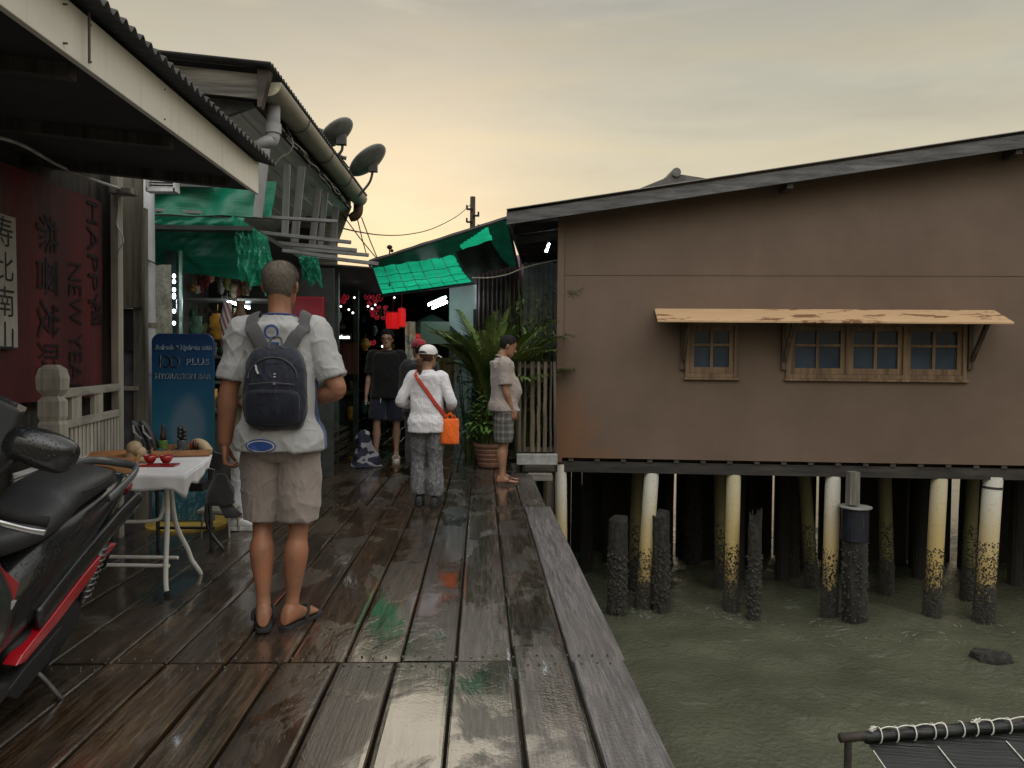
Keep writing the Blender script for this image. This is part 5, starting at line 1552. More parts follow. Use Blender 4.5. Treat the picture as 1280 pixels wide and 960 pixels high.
tubelamp('lower of two bright tube lamps under the alley roof left of the grey wall panel', at(541, 385, Y=13.8), at(558, 377.5, Y=13.2), .024)
tubelamp('short tube lamp under the left eave of the brown house', at(682.5, 315, Y=11.2), at(686, 304, Y=11.2), .02)
for k, y in enumerate((353, 358, 364, 374, 379)):
    p = at(598, y, Y=14.7); mb = MB(); mb.box(p, (.07, .02, .045 if k % 2 else .03)); tag(mb.build('light_slit', lampmat('slit', (1, 1, .98), 2.2)), 'small lit louvre slit in the dark gap right of the grey wall panel', 'light', 'lit slits beside the grey wall panel')
# dark umbrella-like awning in the alley
c = at(540, 405, Y=14.6)
um = thing('folded_parasol', 'dark drooping parasol in the alley below the tube lamps', 'parasol', (c.x, 14.6, 0))
mb = MB(); rings = []
for k in range(7):
    t = k / 6; rings.append([V((c.x, 14.6, 2.35)) + V((.62 * t * math.cos(q) * (1 + .08 * math.cos(8 * q)), .62 * t * math.sin(q), -.45 * t ** 1.4 - .05 * t * math.cos(8 * q))) for q in (2 * math.pi * j / 32 for j in range(32))])
rings[0] = [V((c.x, 14.6, 2.35)) + V((.004 * math.cos(2 * math.pi * j / 32), .004 * math.sin(2 * math.pi * j / 32), 0)) for j in range(32)]
mb.loft(rings, cap=False); mb.build('canopy', tarp_d, um, smooth=True, solid=.006)
mb = MB(); mb.cyl((c.x, 14.6, 0), (c.x, 14.6, 2.35), .02, .02, 8); mb.build('pole', black_m, um)
# corrugated cladding under the house eave, purple and grey
def corr(label, px0, px1, py0, py1, Y, m):
    a = at(px0, py0, Y=Y); b = at(px1, py1, Y=Y)
    mb = MB(); mb.grid(lambda u, v: V((lerp(a.x, b.x, u), Y + .018 * math.sin(u * (b.x - a.x) / .08 * 2 * math.pi), lerp(a.z, b.z, v))), 120, 1)
    return tag(mb.build('corrugated_panel', m, smooth=True, solid=.005), label, 'panel')
corr('dull purple corrugated panel above the palm', 596, 664, 318, 420, 13.6, mat('purple_sheet', (.20, .13, .15), .6, .3, 4))
corr('grey corrugated panel against the brown house under its eave', 655, 702, 328, 470, 12.2, mat('grey_sheet', (.30, .31, .33), .55, .3, 4))
mb = MB(); a = at(598, 430, Y=13.7); mb.box((a.x + .85, 13.75, 1.1), (1.9, .06, 2.6)); tag(mb.build('dark_backdrop', mat('dark_fill', (.02, .024, .02), .85)), 'dark fill sheet added behind the palms', 'fence')  # dark sheet added to fill in the shade behind the plants
# sagging pale cord from the canopy to the house
mb = MB(); mb.tube(smoothpts([tuple(at(x, y, Y=10.9)) for x, y in ((590, 347), (612, 347), (634, 343), (652, 336), (672, 330), (697, 325))]), .009, 5)
tag(mb.build('cord', cord_m), 'pale cord sagging from the canopy edge to the brown house', 'cord')
# end wall of the alley and thin grey door
ew = thing('alley_end', 'dark end wall closing the alley far behind the people', 'wall', (-1.5, 20.5, 0))
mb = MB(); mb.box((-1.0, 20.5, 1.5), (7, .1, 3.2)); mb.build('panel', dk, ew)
# utility pole and wires far beyond
up0 = at(591, 246, Y=26); 
pole = thing('utility_pole', 'dark utility pole with small brackets standing beyond the canopy', 'pole', (up0.x, 26, 0))
mb = MB(); mb.tube([(up0.x, 26, 0), (up0.x, 26, up0.z)], [.12, .09], 8); mb.build('shaft', dark_wood_v, pole)
for k in range(4):
    z = up0.z - .45 - k * .22
    mb = MB(); mb.box((up0.x + (.12 if k % 2 else -.1), 25.9, z), (.22, .06, .06)); mb.cyl((up0.x + (.2 if k % 2 else -.2), 25.9, z), (up0.x + (.2 if k % 2 else -.2), 25.9, z + .14), .035, .03, 6); mb.build('bracket', black_m, pole)
mb = MB(); mb.tube(smoothpts([tuple(at(x, y, Y=Y)) for x, y, Y in ((588, 256, 26), (570, 271, 24), (540, 286, 21), (510, 293, 18), (480, 294, 15.5), (449, 290, 13), (415, 282, 11.5))]), .012, 5)
tag(mb.build('cable', black_m), 'thin cable sagging across the sky from the utility pole to the eave', 'cable')
mb = MB(); a = at(487, 322, Y=13); b = at(487, 309, Y=13); mb.tube([a + V((0, 0, -.5)), b], .012, 6); mb.ell(b, (.05, .05, .04), nu=8, nv=6); mb.ell(b + V((.04, 0, -.06)), (.03, .03, .03), nu=8, nv=6)
tag(mb.build('antenna', black_m), 'small dark antenna sticking up over the near edge of the canopy', 'antenna')
# ------------------------------------------------------------------ drinks standee (flat printed board on a foot)
s0 = at(190, 655, Y=6.45); s1 = at(267, 655, Y=6.45); stp = at(228, 417, Y=6.45)
sw = s1.x - s0.x; sh = stp.z; scx = (s0.x + s1.x) / 2
n = NT('standee_print'); xyz = n.sep(n.coords())
f = n.noise(n.coords(), 3.5, 6, .6, .4)
zf_ = n.math('MULTIPLY', xyz['Z'], 1 / sh)
c = n.ramp(n.math('ADD', zf_, n.math('MULTIPLY', n.math('SUBTRACT', f, .5), .10)), [(.0, (.02, .09, .14)), (.28, (.03, .14, .20)), (.5, (.035, .17, .27)), (.75, (.012, .09, .20)), (1, (.008, .03, .11))])
# pale misty burst printed in the middle
dx = n.math('MULTIPLY', n.math('SUBTRACT', xyz['X'], .045), 5.6); dz = n.math('MULTIPLY', n.math('SUBTRACT', zf_, .50), 4.6)
rr = n.math('SQRT', n.math('ADD', n.math('MULTIPLY', dx, dx), n.math('MULTIPLY', dz, dz)))
rr = n.math('ADD', rr, n.math('MULTIPLY', n.math('SUBTRACT', f, .5), .5))
c = n.mix(n.ramp(rr, [(.62, .5), (.95, 0)]), c, (.22, .27, .36))
# splashing water printed at the foot
w = n.noise(n.coords((1, 1, .6)), 16, 8, .75, 2.0)
spl = n.math('MULTIPLY', n.ramp(w, [(.48, 0), (.56, .6)]), n.ramp(zf_, [(.30, 1), (.40, 0)]))
c = n.mix(spl, c, (.22, .36, .40))
n.col(c); n.set(Roughness=.35); std_m = n.m
std = thing('standee', 'tall round-cornered blue drinks standee behind the folding table', 'sign', (scx, 6.45, 0))
mb = MB()
def rr_outline(w_, z0, z1, r):
    pts = []
    for cx_, cz_, a0_ in ((w_ / 2 - r, z1 - r, 0), (-w_ / 2 + r, z1 - r, 90)):
        for k in range(9): a = R(a0_ + 90 * k / 8); pts.append((cx_ + r * math.cos(a), cz_ + r * math.sin(a)))
    return [(w_ / 2, z0)] + pts + [(-w_ / 2, z0)]
poly = [V((scx + x, 6.45, z)) for x, z in rr_outline(sw, .03, sh, .075)]
mb.prism(poly, (0, 0, 0), (0, .035, 0)); mb.build('board', std_m, std, bevel=.004)
mb = MB(); mb.lathe([(.0001, 0), (.34, 0), (.34, .018), (.31, .024), (.0001, .024)], (scx + .05, 6.45, 0), 28, cap=False)
mb.build('base', mat('yellow_base', (.40, .27, .05), .5), std)
navy = mat('navy_print', (.006, .012, .045), .4, bump=0)
pale_edge = mat('pale_print_edge', (.30, .42, .52), .4, bump=0)
def st_text(txt, size, px, py, sx=1.0, sp=1.0):
    z = at(px, py, Y=6.449).z; x0 = at(px, py, Y=6.449).x
    text_on(txt, size, lambda x, y, h: V((x0 + .003 + x, 6.447, z - .003 + y)), 'lettering', pale_edge, std, sx=sx, spacing=sp, bold=.0032)
    text_on(txt, size, lambda x, y, h: V((x0 + x, 6.4445, z + y)), 'lettering', navy, std, sx=sx, spacing=sp, bold=.0002)
st_text('Refresh & Hydrate with', .050, 229, 434, .98)
st_text('PLUS', .070, 246, 452, 1.25, 1.05)
st_text('1', .135, 200, 452, .7)
st_text('HYDRATION BAR', .062, 228, 470, .95)
for px_ in (208, 218):                                # interlocked rings of the numeral
    c_ = at(px_, 452, Y=6.449)
    for yy, m_, dx_ in ((6.447, pale_edge, .002), (6.444, navy, 0)):
        mb = MB(); ring = []
        for k in range(33):
            a = 2 * math.pi * k / 32
            for r_ in (.036, .047): mb.v.append(V((c_.x + dx_ + r_ * .95 * math.cos(a), yy - .0003 * (px_ > 210), c_.z + r_ * 1.05 * math.sin(a))))
        for k in range(32): mb.f.append((2 * k, 2 * k + 1, 2 * k + 3, 2 * k + 2)); mb.m.append(0)
        mb.build('numeral_ring', m_, std)

# ------------------------------------------------------------------ white folding table
TZ = .745
tf = at(231, 594, z=TZ); tb = at(268, 568, z=TZ)
ux = V((-1, .06, 0)).normalized()                      # long side runs to the left
tlen = 1.0
tab = thing('folding_table', 'white plastic folding table with bent tube legs set out with trinkets', 'table', lerp(tf, tb, .5) * 1)
tab.location.z = 0
tc_ = [tf, tb, tb + ux * tlen, tf + ux * tlen]
white_pl = mat('white_cloth_top', (.66, .65, .67), .6, .08, 5, bump=.3)
mb = MB(); mb.prism([p + V((0, 0, -.035)) for p in tc_], (0, 0, 0), (0, 0, .035)); mb.build('top', white_pl, tab, bevel=.012)
mb = MB()                                              # drooping edge of the plastic cover at the front and right
def skirt(u, v):
    path = [tf + ux * tlen, tf + V((.008, -.008, 0)), tb + V((.008, 0, 0))]
    k = u * 2; p = lerp(path[0], path[1], k) if k < 1 else lerp(path[1], path[2], k - 1)
    dr = .075 + .02 * math.sin(u * 21) + (.075 * math.exp(-((u - .5) / .03) ** 2))
    o_ = V((.008, -.010, 0)) * (1 + .7 * math.sin(u * 60) * v)
    return p + o_ + V((0, 0, -dr * v + .002))
mb.grid(skirt, 120, 5); mb.build('cover_edge', white_pl, tab, smooth=True, solid=.004)
leg_m = mat('white_tube', (.62, .61, .58), .4, .1, 8, bump=.05)
dleg_m = mat('black_tube', (.02, .02, .022), .4, .2, 8, bump=.05)
def legset(off, m, s=1):
    # a straight leg and a bent leg joined by cross rails, one set at each end
    b = lerp(tf, tb, .5) + ux * off
    ydir = (tb - tf).normalized()
    f1_ = V((b.x + .02, b.y - .33, 0)); f2_ = V((b.x + .05, b.y + .12, 0))
    t_ = V((b.x + .0, b.y - .30, TZ - .04))
    mb = MB(); mb.tube(smoothpts([tuple(t_), tuple(t_ + V((.01, .0, -.22))), tuple(f1_ + V((-.01, 0, .12))), tuple(f1_)], 5), .0145, 10); mb.build('leg', m, tab, smooth=True)
    mb = MB(); mb.tube(smoothpts([tuple(t_ + V((0, .06, 0))), tuple(t_ + V((.0, .14, -.30))), tuple(V((b.x + .02, b.y - .02, .20))), tuple(V((b.x + .03, b.y + .02, .12))), tuple(f2_ + V((0, -.05, .05))), tuple(f2_)], 5), .0145, 10); mb.build('leg', m, tab, smooth=True)
    mb = MB(); mb.cyl(f1_, f1_ + V((0, 0, .03)), .018, .018, 8); mb.build('foot_cap', black_m, tab)
    return f1_, f2_, t_
l1 = legset(.10, leg_m); l2 = legset(.9, leg_m)
for z, dy in ((.17, .03), (.185, .16)):
    mb = MB(); mb.cyl(V((l1[0].x, l1[0].y + dy, z)), V((l2[0].x, l2[0].y + dy, z)), .011, .011, 8); mb.build('cross_rail', leg_m, tab)
mb = MB(); q = l1[2]; mb.tube(smoothpts([tuple(q + V((-.02, .02, -.10))), tuple(q + V((-.03, .02, -.22))), tuple(q + V((-.10, .02, -.27))), tuple(q + V((-.45, .03, -.27)))], 5), .011, 8); mb.build('brace', leg_m, tab, smooth=True)
# black folding table frame pushed up behind it
bt = thing('folding_stand', 'black steel folding stand just behind the white table', 'table', (tb.x - .2, tb.y + .25, 0))
for (a, b, c) in (((262, 572), (263, 640), (265, 694)), ((268, 574), (258, 650), (281, 668)), ((196, 600), (197, 640), (198, 672))):
    y_ = 5.55
    mb = MB(); z0_ = at(*c, Y=y_).z; mb.tube(smoothpts([tuple(at(*a, Y=y_)), tuple(at(*b, Y=y_)), tuple(at(*c, Y=y_) + V((0, 0, -z0_)))], 5), .014, 8); mb.build('leg', dleg_m, bt, smooth=True)
mb = MB(); a = at(196, 604, Y=5.55); b = at(264, 604, Y=5.55); mb.box(((a.x + b.x) / 2, 5.5, a.z), (b.x - a.x, .25, .06)); mb.build('top_rail', dleg_m, bt)
mb = MB(); a = at(197, 660, Y=5.55); b = at(268, 660, Y=5.55); mb.cyl(a, b, .011, .011, 8); mb.build('cross_rail', dleg_m, bt)
# low stool behind
sa_ = at(272, 640, Y=6.0); 
stl = thing('low_stool', 'small low stool with a pale top and steel legs beside the man\'s cap', 'stool', (sa_.x - .0, 6.0, 0))
zs_ = at(285, 637, Y=6.0).z
mb = MB(); mb.box((sa_.x, 6.05, zs_), (.26, .3, .03)); mb.build('seat', mat('stool_top', (.25, .23, .19), .5), stl, bevel=.008)
for dx_ in (-.11, .11):
    for dy_ in (-.1, .13):
        mb = MB(); mb.cyl((sa_.x + dx_, 6.05 + dy_, 0), (sa_.x + dx_ * .9, 6.05 + dy_, zs_), .009, .009, 8); mb.build('leg', mat('steel', (.45, .45, .45), .3, metal=.9, bump=0), stl)

# ------------------------------------------------------------------ things on the table
def tp(px, py): return at(px, py, z=TZ + .003)
orange_wood = wood('orange_wood', (.36, .17, .07), 'X', .5, .6, 1.4)
def tray(label, a, b, c, h=.05, cells=0, name='wooden_tray'):
    """tray with its near-left, near-right and far-right corners on the table"""
    a, b, c = tp(*a), tp(*b), tp(*c)
    d_ = a + (c - b); root = thing(name, label, 'tray', (a + c) / 2)
    mb = MB(); mb.prism([a, b, c, d_], (0, 0, 0), (0, 0, .008)); mb.build('base', orange_wood, root)
    for p, q in ((a, b), (b, c), (c, d_), (d_, a)):
        mb = MB(); mb.bar(lerp(p, q, -.0) + V((0, 0, h / 2 + .008)), q + V((0, 0, h / 2 + .008)), .012, h); mb.build('side', orange_wood, root)
    for k in range(1, cells):
        t = k / cells; mb = MB(); mb.bar(lerp(a, d_, t) + V((0, 0, h * .42 + .008)), lerp(b, c, t) + V((0, 0, h * .42 + .008)), .008, h * .85); mb.build('divider', orange_wood, root)
    return a, b, c, d_
T1 = tray('shallow wooden tray of beads along the far edge of the white table', (190, 572), (262, 570), (258, 562), .035)
T2 = tray('large wooden compartment tray at the left of the white table', (98, 597), (170, 592), (176, 572), .05, 4, 'compartment_tray')
rgt = random.Random(9)
for k in range(34):
    u, v = rgt.random(), rgt.random()
    p = bil([T1[3], T1[2], T1[1], T1[0]], .04 + .92 * u, .15 + .7 * v) + V((0, 0, .02))
    mb = MB(); r_ = rgt.uniform(.010, .018); q0 = rgt.random() * 6
    mb.tube([p + V((1.4 * r_ * math.cos(q0 + a), r_ * math.sin(q0 + a), .008 * math.sin(3 * a) + .012 * rgt.random())) for a in (k2 * .6 for k2 in range(10))], .005, 6)
    tag(mb.build('bracelet', [gm[3], gm[4], black_m, gm[8], mat('teal_bead', (.05, .12, .12), .3)][rgt.randrange(5)], smooth=True), 'small dark bracelet heaped in the shallow bead tray', 'bracelet', 'bracelets in the bead tray')
for k in range(26):
    u, v = rgt.random(), rgt.random()
    p = bil([T2[3], T2[2], T2[1], T2[0]], .05 + .9 * u, .1 + .8 * v) + V((0, 0, .025))
    mb = MB(); mb.ell(p, (rgt.uniform(.012, .022), rgt.uniform(.01, .018), .012), nu=10, nv=6)
    tag(mb.build('trinket', [gm[0], gm[4], gm[7], gm[1]][rgt.randrange(4)], smooth=True), 'small trinket lying in the wooden compartment tray', 'trinket', 'trinkets in the compartment tray')
red_lac = mat('red_lacquer', (.30, .01, .012), .25, .2, 5, bump=0, coat=.4)
def cup(label, px, py):
    p = tp(px, py) + V((0, 0, .012)); root = thing('tea_bowl', label, 'bowl', p)
    mb = MB(); mb.lathe([(.018, 0), (.022, .003), (.034, .02), (.042, .048), (.039, .048), (.030, .02), (.015, .010)], p, 24); mb.build('bowl', red_lac, root, smooth=True)
cup('red lacquer bowl at the left on the red plates of the white table', 188, 581)
cup('red lacquer bowl at the right on the red plates of the white table', 208, 581)
for lab, px, w_ in (('flat red plate under the left lacquer bowl', 188, .10), ('flat red plate under the right lacquer bowl', 209, .12)):
    p = tp(px, 582); mb = MB(); mb.box(p + V((0, -.0, .005)), (w_, .10, .010)); tag(mb.build('plate', red_lac, bevel=.003), lab, 'plate')
# bottles / carved figures
def figure(label, px, py, rz_, jar_m, top_m, knobs):
    p = tp(px, py); root = thing('potted_carving', label, 'ornament', p)
    mb = MB(); mb.lathe([(.024, 0), (.028, .004), (.030, .085), (.027, .09), (.02, .09)], p, 20); mb.build('jar', jar_m, root, smooth=False)
    mb = MB()
    if knobs:
        for k in range(9):
            a = k * 2.1; mb.ell(p + V((.018 * math.cos(a), .014 * math.sin(a), .10 + .009 * k)), (.018, .016, .018), nu=10, nv=7)
        mb.ell(p + V((0, 0, .175)), (.012, .012, .025), nu=8, nv=6)
    else:
        mb.lathe([(.024, .09), (.022, .12), (.014, .15), (.012, .19), (.010, .20)], p, 14)
    mb.build('carving', top_m, root, smooth=True)
figure('green jar with a dark brown bottle neck on the white table before the standee', 204, 566, 0, mat('green_jar', (.11, .21, .04), .4), mat('brown_bottle', (.035, .018, .012), .25), False)
figure('grey-blue jar with a knobbly dark cactus-like carving on the white table', 227, 566, 0, mat('grey_jar', (.08, .10, .12), .4, .3, 30), mat('dark_carving', (.02, .02, .022), .4, .3, 20), True)
# carved pale animal head, pair of gloves, ribbed toy
p = tp(168, 578)
bone = mat('pale_carving', (.38, .29, .18), .6, .25, 12)
mb = MB(); mb.ell(p + V((0, 0, .09)), (.05, .045, .05)); mb.ell(p + V((.045, -.02, .07)), (.04, .035, .035)); mb.ell(p + V((-.01, 0, .04)), (.045, .04, .05)); mb.ell(p + V((.03, .0, .02)), (.07, .05, .025))
remesh(mb, 'wood_carving', bone, .006, it=3).location = (0, 0, 0)
tag(bpy.data.objects['wood_carving'], 'pale carved wooden head lying between the compartment tray and the red bowls', 'carving')
p = tp(181, 566)
shoe_m = mat('black_rubber_shoe', (.018, .02, .024), .45, .3, 8)
shn = thing('black_sandals', 'pair of black strapped shoes propped upright at the back of the white table', 'shoes', p)
for k, dx_ in enumerate((-.035, .03)):
    mb = MB(); b = p + V((dx_, 0, 0)); mb.tube(smoothpts([tuple(b + V((.05, 0, .02))), tuple(b + V((.03, 0, .10))), tuple(b + V((-.01, 0, .18))), tuple(b + V((-.05, 0, .22)))], 5), [(.018, .035)] * 16, 10); mb.build('shoe', shoe_m, shn, smooth=True)
    mb = MB(); mb.tube([b + V((.03, -.035, .10)), b + V((-.02, -.04, .15)), b + V((-.03, -.035, .20))], .007, 6); mb.build('strap', mat('pale_strap', (.3, .3, .32), .5), shn)
p = tp(246, 568)
toy = thing('carved_fish', 'pale carved toy with red and dark stripes at the right end of the bead tray', 'toy', p)
mb = MB(); mb.tube(smoothpts([tuple(p + V((-.06, 0, .03))), tuple(p + V((-.02, 0, .075))), tuple(p + V((.03, 0, .07))), tuple(p + V((.075, -.01, .035))), tuple(p + V((.10, -.02, .02)))], 5), [.012] + [.02 + .018 * math.sin(math.pi * k / 20) for k in range(20)], 12); mb.build('body', bone, toy, smooth=True)
for k in range(4):
    mb = MB(); c_ = p + V((-.03 + .017 * k, 0, .062 + .008 * math.sin(k))); mb.tube([c_ + V((0, .036 * math.cos(a), .036 * math.sin(a))) for a in (2 * math.pi * j / 14 for j in range(15))], .006, 6); mb.build('stripe', [mat('dark_red', (.2, .02, .02), .5), shoe_m][k % 2], toy)

# ------------------------------------------------------------------ scooter
sc_root = thing('motor_scooter', 'black maxi scooter with red side panels parked at left on the boardwalk, wet with rain', 'scooter')
n = NT('scooter_black'); v_ = n.node('ShaderNodeTexVoronoi'); v_.inputs['Scale'].default_value = 90; n.link(n.coords(), v_.inputs['Vector'])
drp = n.ramp(v_.outputs['Distance'], [(.12, 1), (.3, 0)])
f = n.noise(n.coords(), 5, 4)
n.col(n.ramp(f, [(.3, (.008, .0085, .010)), (.7, (.016, .017, .019))])); n.set(Roughness=.22, Specular_IOR_Level=.5, Coat_Weight=.3, Coat_Roughness=.06); n.bump(drp, .6, .004); sblk = n.m
n = NT('scooter_seat'); v_ = n.node('ShaderNodeTexVoronoi'); v_.inputs['Scale'].default_value = 110; n.link(n.coords(), v_.inputs['Vector'])
drp = n.ramp(v_.outputs['Distance'], [(.1, 1), (.3, 0)]); g = n.noise(n.coords(), 160, 3)
n.col((.024, .0255, .028)); n.set(Roughness=n.math('MULTIPLY_ADD', drp, -.3, .48), Specular_IOR_Level=.5); n.bump(n.math('ADD', drp, n.math('MULTIPLY', g, .3)), .5, .003); sseat = n.m
sgrey = mat('scooter_grey', (.10, .105, .11), .35, .15, 6, bump=.05, coat=.3)
sred = mat('scooter_red', (.42, .008, .018), .22, .08, 4, bump=0, coat=.6)
smat = mat('matt_plastic', (.010, .010, .011), .6, .2, 60, bump=.2)
rubber = mat('tyre_rubber', (.012, .012, .012), .8, .3, 40, bump=.4)
smet = mat('dull_alloy', (.16, .16, .165), .35, .3, 8, metal=.8, bump=.05)
chrome = mat('bright_alloy', (.5, .5, .52), .2, .1, 8, metal=1.0, bump=0)
def sup(a, b, nexp, q):
    c_, s_ = math.cos(q), math.sin(q)
    return a * math.copysign(abs(c_) ** (2 / nexp), c_), b * math.copysign(abs(s_) ** (2 / nexp), s_)
def body_loft(mb, secs, nexp=2.6, n=24, k=5):
    """secs: (x along, z centre, half width, half height, y centre)"""
    rings = []
    for x, zc, hw_, hh_, yc in smoothpts(secs, k):
        ring = []
        for j in range(n):
            a, b = sup(hw_, hh_, nexp, 2 * math.pi * j / n); ring.append(V((x, yc + a, zc + b)))
        rings.append(ring)
    return mb.loft(rings)
# x forward, y left, z up; rear axle at x = 0
mb = MB(); body_loft(mb, [(-.62, .80, .03, .012, 0), (-.56, .795, .075, .035, 0), (-.40, .75, .115, .07, 0), (-.15, .68, .15, .12, 0), (.12, .60, .175, .17, 0), (.38, .52, .185, .19, 0), (.55, .44, .17, .17, 0), (.70, .38, .16, .12, 0)])
mb.build('body', sblk, sc_root, smooth=True)
mb = MB(); body_loft(mb, [(-.36, .835, .06, .03, 0), (-.30, .85, .115, .05, 0), (-.10, .852, .145, .065, 0), (.10, .825, .15, .075, 0), (.17, .795, .148, .085, 0), (.23, .765, .145, .075, 0), (.40, .735, .145, .06, 0), (.60, .735, .125, .055, 0), (.70, .76, .08, .04, 0)], 2.3)
seat = mb.build('seat', sseat, sc_root, smooth=True)
mb = MB()
for sg in (-1, 1): mb.tube(smoothpts([(.12, sg * .150, .865), (.0, sg * .155, .87), (-.15, sg * .145, .885), (-.28, sg * .115, .89), (-.36, sg * .05, .885), (-.37, 0, .884)], 5), .003, 5)
mb.build('piping', smat, seat)
mb = MB()                                             # tail grab rail
mb.tube(smoothpts([(-.10, .178, .80), (-.25, .172, .835), (-.42, .15, .865), (-.55, .10, .875), (-.585, 0, .875), (-.55, -.10, .875), (-.42, -.15, .865), (-.25, -.172, .835), (-.10, -.178, .80)], 5), [(.022, .014)] * 41, 10, flat=(0, 0, 1))
mb.build('grab_rail', sgrey, sc_root, smooth=True)
mb = MB(); body_loft(mb, [(-.60, .775, .03, .02, 0), (-.615, .765, .08, .03, 0), (-.55, .745, .09, .035, 0)]); mb.build('tail_light', mat('tail_lens', (.18, .005, .01), .2, coat=.5, bump=0), sc_root, smooth=True)
for sg in (1, -1):
    def yb(x): return sg * (.160 + .035 * max(0, min(1, (x + .3) / .7)))
    # side blade: light grey edge then the red flash below it
    mb = MB(); pts = smoothpts([(-.52, .715), (-.30, .655), (-.05, .575), (.2, .49), (.42, .41)], 6)
    mb.tube([(x, yb(x) * .96, z) for x, z in pts], [(.05, .022)] * len(pts), 12, flat=(0, 0, 1)); mb.build('side_cover', sgrey if False else sblk, sc_root, smooth=True)
    mb = MB(); pts = [(-.30, .540), (-.16, .545), (.06, .485), (.30, .40), (.52, .315), (.56, .285), (.50, .275), (.26, .345), (.02, .425), (-.14, .49)]
    poly = [V((x, yb(x) + sg * .004, z)) for x, z in pts]
    mb.prism(poly, (0, -sg * .05, 0), (0, sg * .006, 0)); mb.build('red_panel', sred, sc_root, bevel=.006)
    mb = MB(); poly = [V((x, yb(x) + sg * .010, z)) for x, z in [(.22, .318), (.50, .25), (.62, .20), (.52, .14), (.30, .20)]]
    mb.prism(poly, (0, -sg * .06, 0), (0, sg * .004, 0)); mb.build('lower_cover', smat, sc_root, bevel=.006)
    mb = MB(); body_loft(mb, [(.62, .22, .02, .03, sg * .20), (.75, .24, .05, .05, sg * .19), (1.0, .26, .06, .06, sg * .18), (1.15, .34, .05, .09, sg * .17)]); mb.build('footboard', smat, sc_root, smooth=True)
    # leg shield wing with its red flash
    mb = MB(); body_loft(mb, [(.60, .50, .03, .05, sg * .17), (.78, .55, .06, .16, sg * .20), (.98, .64, .075, .25, sg * .205), (1.16, .74, .07, .22, sg * .19), (1.32, .80, .05, .12, sg * .15)]); mb.build('leg_shield', sblk, sc_root, smooth=True)
    mb = MB(); poly = [V((x, sg * (.262 - abs(x - .98) * .09), z)) for x, z in [(.72, .66), (.84, .735), (1.0, .84), (1.16, .93), (1.20, .88), (1.05, .75), (.86, .63), (.74, .60)]]
    mb.prism(poly, (0, -sg * .03, 0), (0, sg * .010, 0)); mb.build('red_panel', sred, sc_root, bevel=.006)
    mb = MB(); poly = [V((x, sg * (.268 - abs(x - .98) * .09), z)) for x, z in [(.73, .60), (.86, .63), (1.05, .75), (1.20, .88), (1.22, .85), (1.06, .715), (.87, .60), (.76, .575)]]
    mb.prism(poly, (0, -sg * .03, 0), (0, sg * .008, 0)); mb.build('silver_trim', mat('silver_plastic', (.42, .43, .44), .35, .1, bump=0), sc_root, bevel=.003)
def wheel(x0, rw, w_):
    root_ = MB(); rings = []
    for k in range(40):
        a = 2 * math.pi * k / 40; c_ = V((x0 + (rw - w_ * .5) * math.cos(a), 0, rw + (rw - w_ * .5) * math.sin(a)))
        o_ = V((math.cos(a), 0, math.sin(a)))
        rings.append([c_ + o_ * (w_ * .5 * math.cos(q)) + V((0, w_ * .55 * math.sin(q), 0)) for q in (2 * math.pi * j / 14 for j in range(14))])
    root_.loft(rings + [rings[0]], cap=False)
    t_ = root_.build('wheel', rubber, sc_root, smooth=True)
    mb = MB(); rr_ = rw - w_ * .85
    rings = []
    for k in range(41):
        a = 2 * math.pi * k / 40; o_ = V((math.cos(a), 0, math.sin(a))); c_ = V((x0, 0, rw)) + o_ * rr_
        rings.append([c_ + o_ * dx_ + V((0, dy_, 0)) for dx_, dy_ in ((-.012, -.05), (.014, -.055), (.014, .055), (-.012, .05))])
    mb.loft(rings, cap=False)
    for k in range(5):
        a = 2 * math.pi * k / 5 + .3; o_ = V((math.cos(a), 0, math.sin(a)))
        for s_ in (-.10, .10):
            o2 = V((math.cos(a + s_), 0, math.sin(a + s_))); mb.bar(V((x0, 0, rw)) + o2 * .05, V((x0, 0, rw)) + o2 * (rr_ - .005), .016, .04, up=(0, 1, 0))
    mb.cyl((x0, -.06, rw), (x0, .06, rw), .055, .055, 18)
    mb.build('rim', smet, t_)
wheel(0, .285, .13); wheel(1.42, .29, .12)
mb = MB(); body_loft(mb, [(-.36, .47, .045, .02, 0), (-.33, .545, .07, .03, 0), (-.18, .615, .085, .03, 0), (-.02, .64, .09, .025, 0)]); mb.build('rear_mudguard', smat, sc_root, smooth=True)
mb = MB(); body_loft(mb, [(-.58, .36, .03, .05, 0), (-.50, .50, .075, .04, 0), (-.40, .61, .085, .04, 0), (-.26, .66, .09, .03, 0)]); mb.build('plate_bracket', smat, sc_root, smooth=True)
mb = MB(); body_loft(mb, [(-.05, .285, .02, .04, .13), (.02, .285, .04, .075, .135), (.20, .285, .05, .085, .14), (.42, .28, .05, .085, .14), (.52, .28, .03, .05, .13)], 2.6); mb.build('drive_cover', smat, sc_root, smooth=True)
mb = MB(); body_loft(mb, [(-.42, .36, .03, .03, -.19), (-.40, .36, .062, .065, -.19), (-.10, .32, .066, .07, -.19), (.12, .28, .05, .05, -.18), (.3, .2, .02, .02, -.15)], 2.0); mb.build('exhaust', smat, sc_root, smooth=True)
mb = MB(); mb.tube([(-.02, .16, .33), (-.16, .165, .60)], .018, 10); rings = []
for k in range(60): 
    a = k * .9; t = k / 59; rings.append(V((lerp(-.03, -.15, t) + .026 * math.cos(a), .163 + .026 * math.sin(a), lerp(.36, .56, t))))
mb.tube(rings, .006, 5); mb.build('shock_absorber', smet, sc_root, smooth=True)
mb = MB(); mb.tube(smoothpts([(.33, .10, .22), (.30, .20, .12), (.27, .27, .03), (.24, .29, .012)], 5), .011, 8); mb.tube([(.24, .29, .012), (.20, .31, .012)], .014, 6); mb.build('kickstand', smet, sc_root, smooth=True)
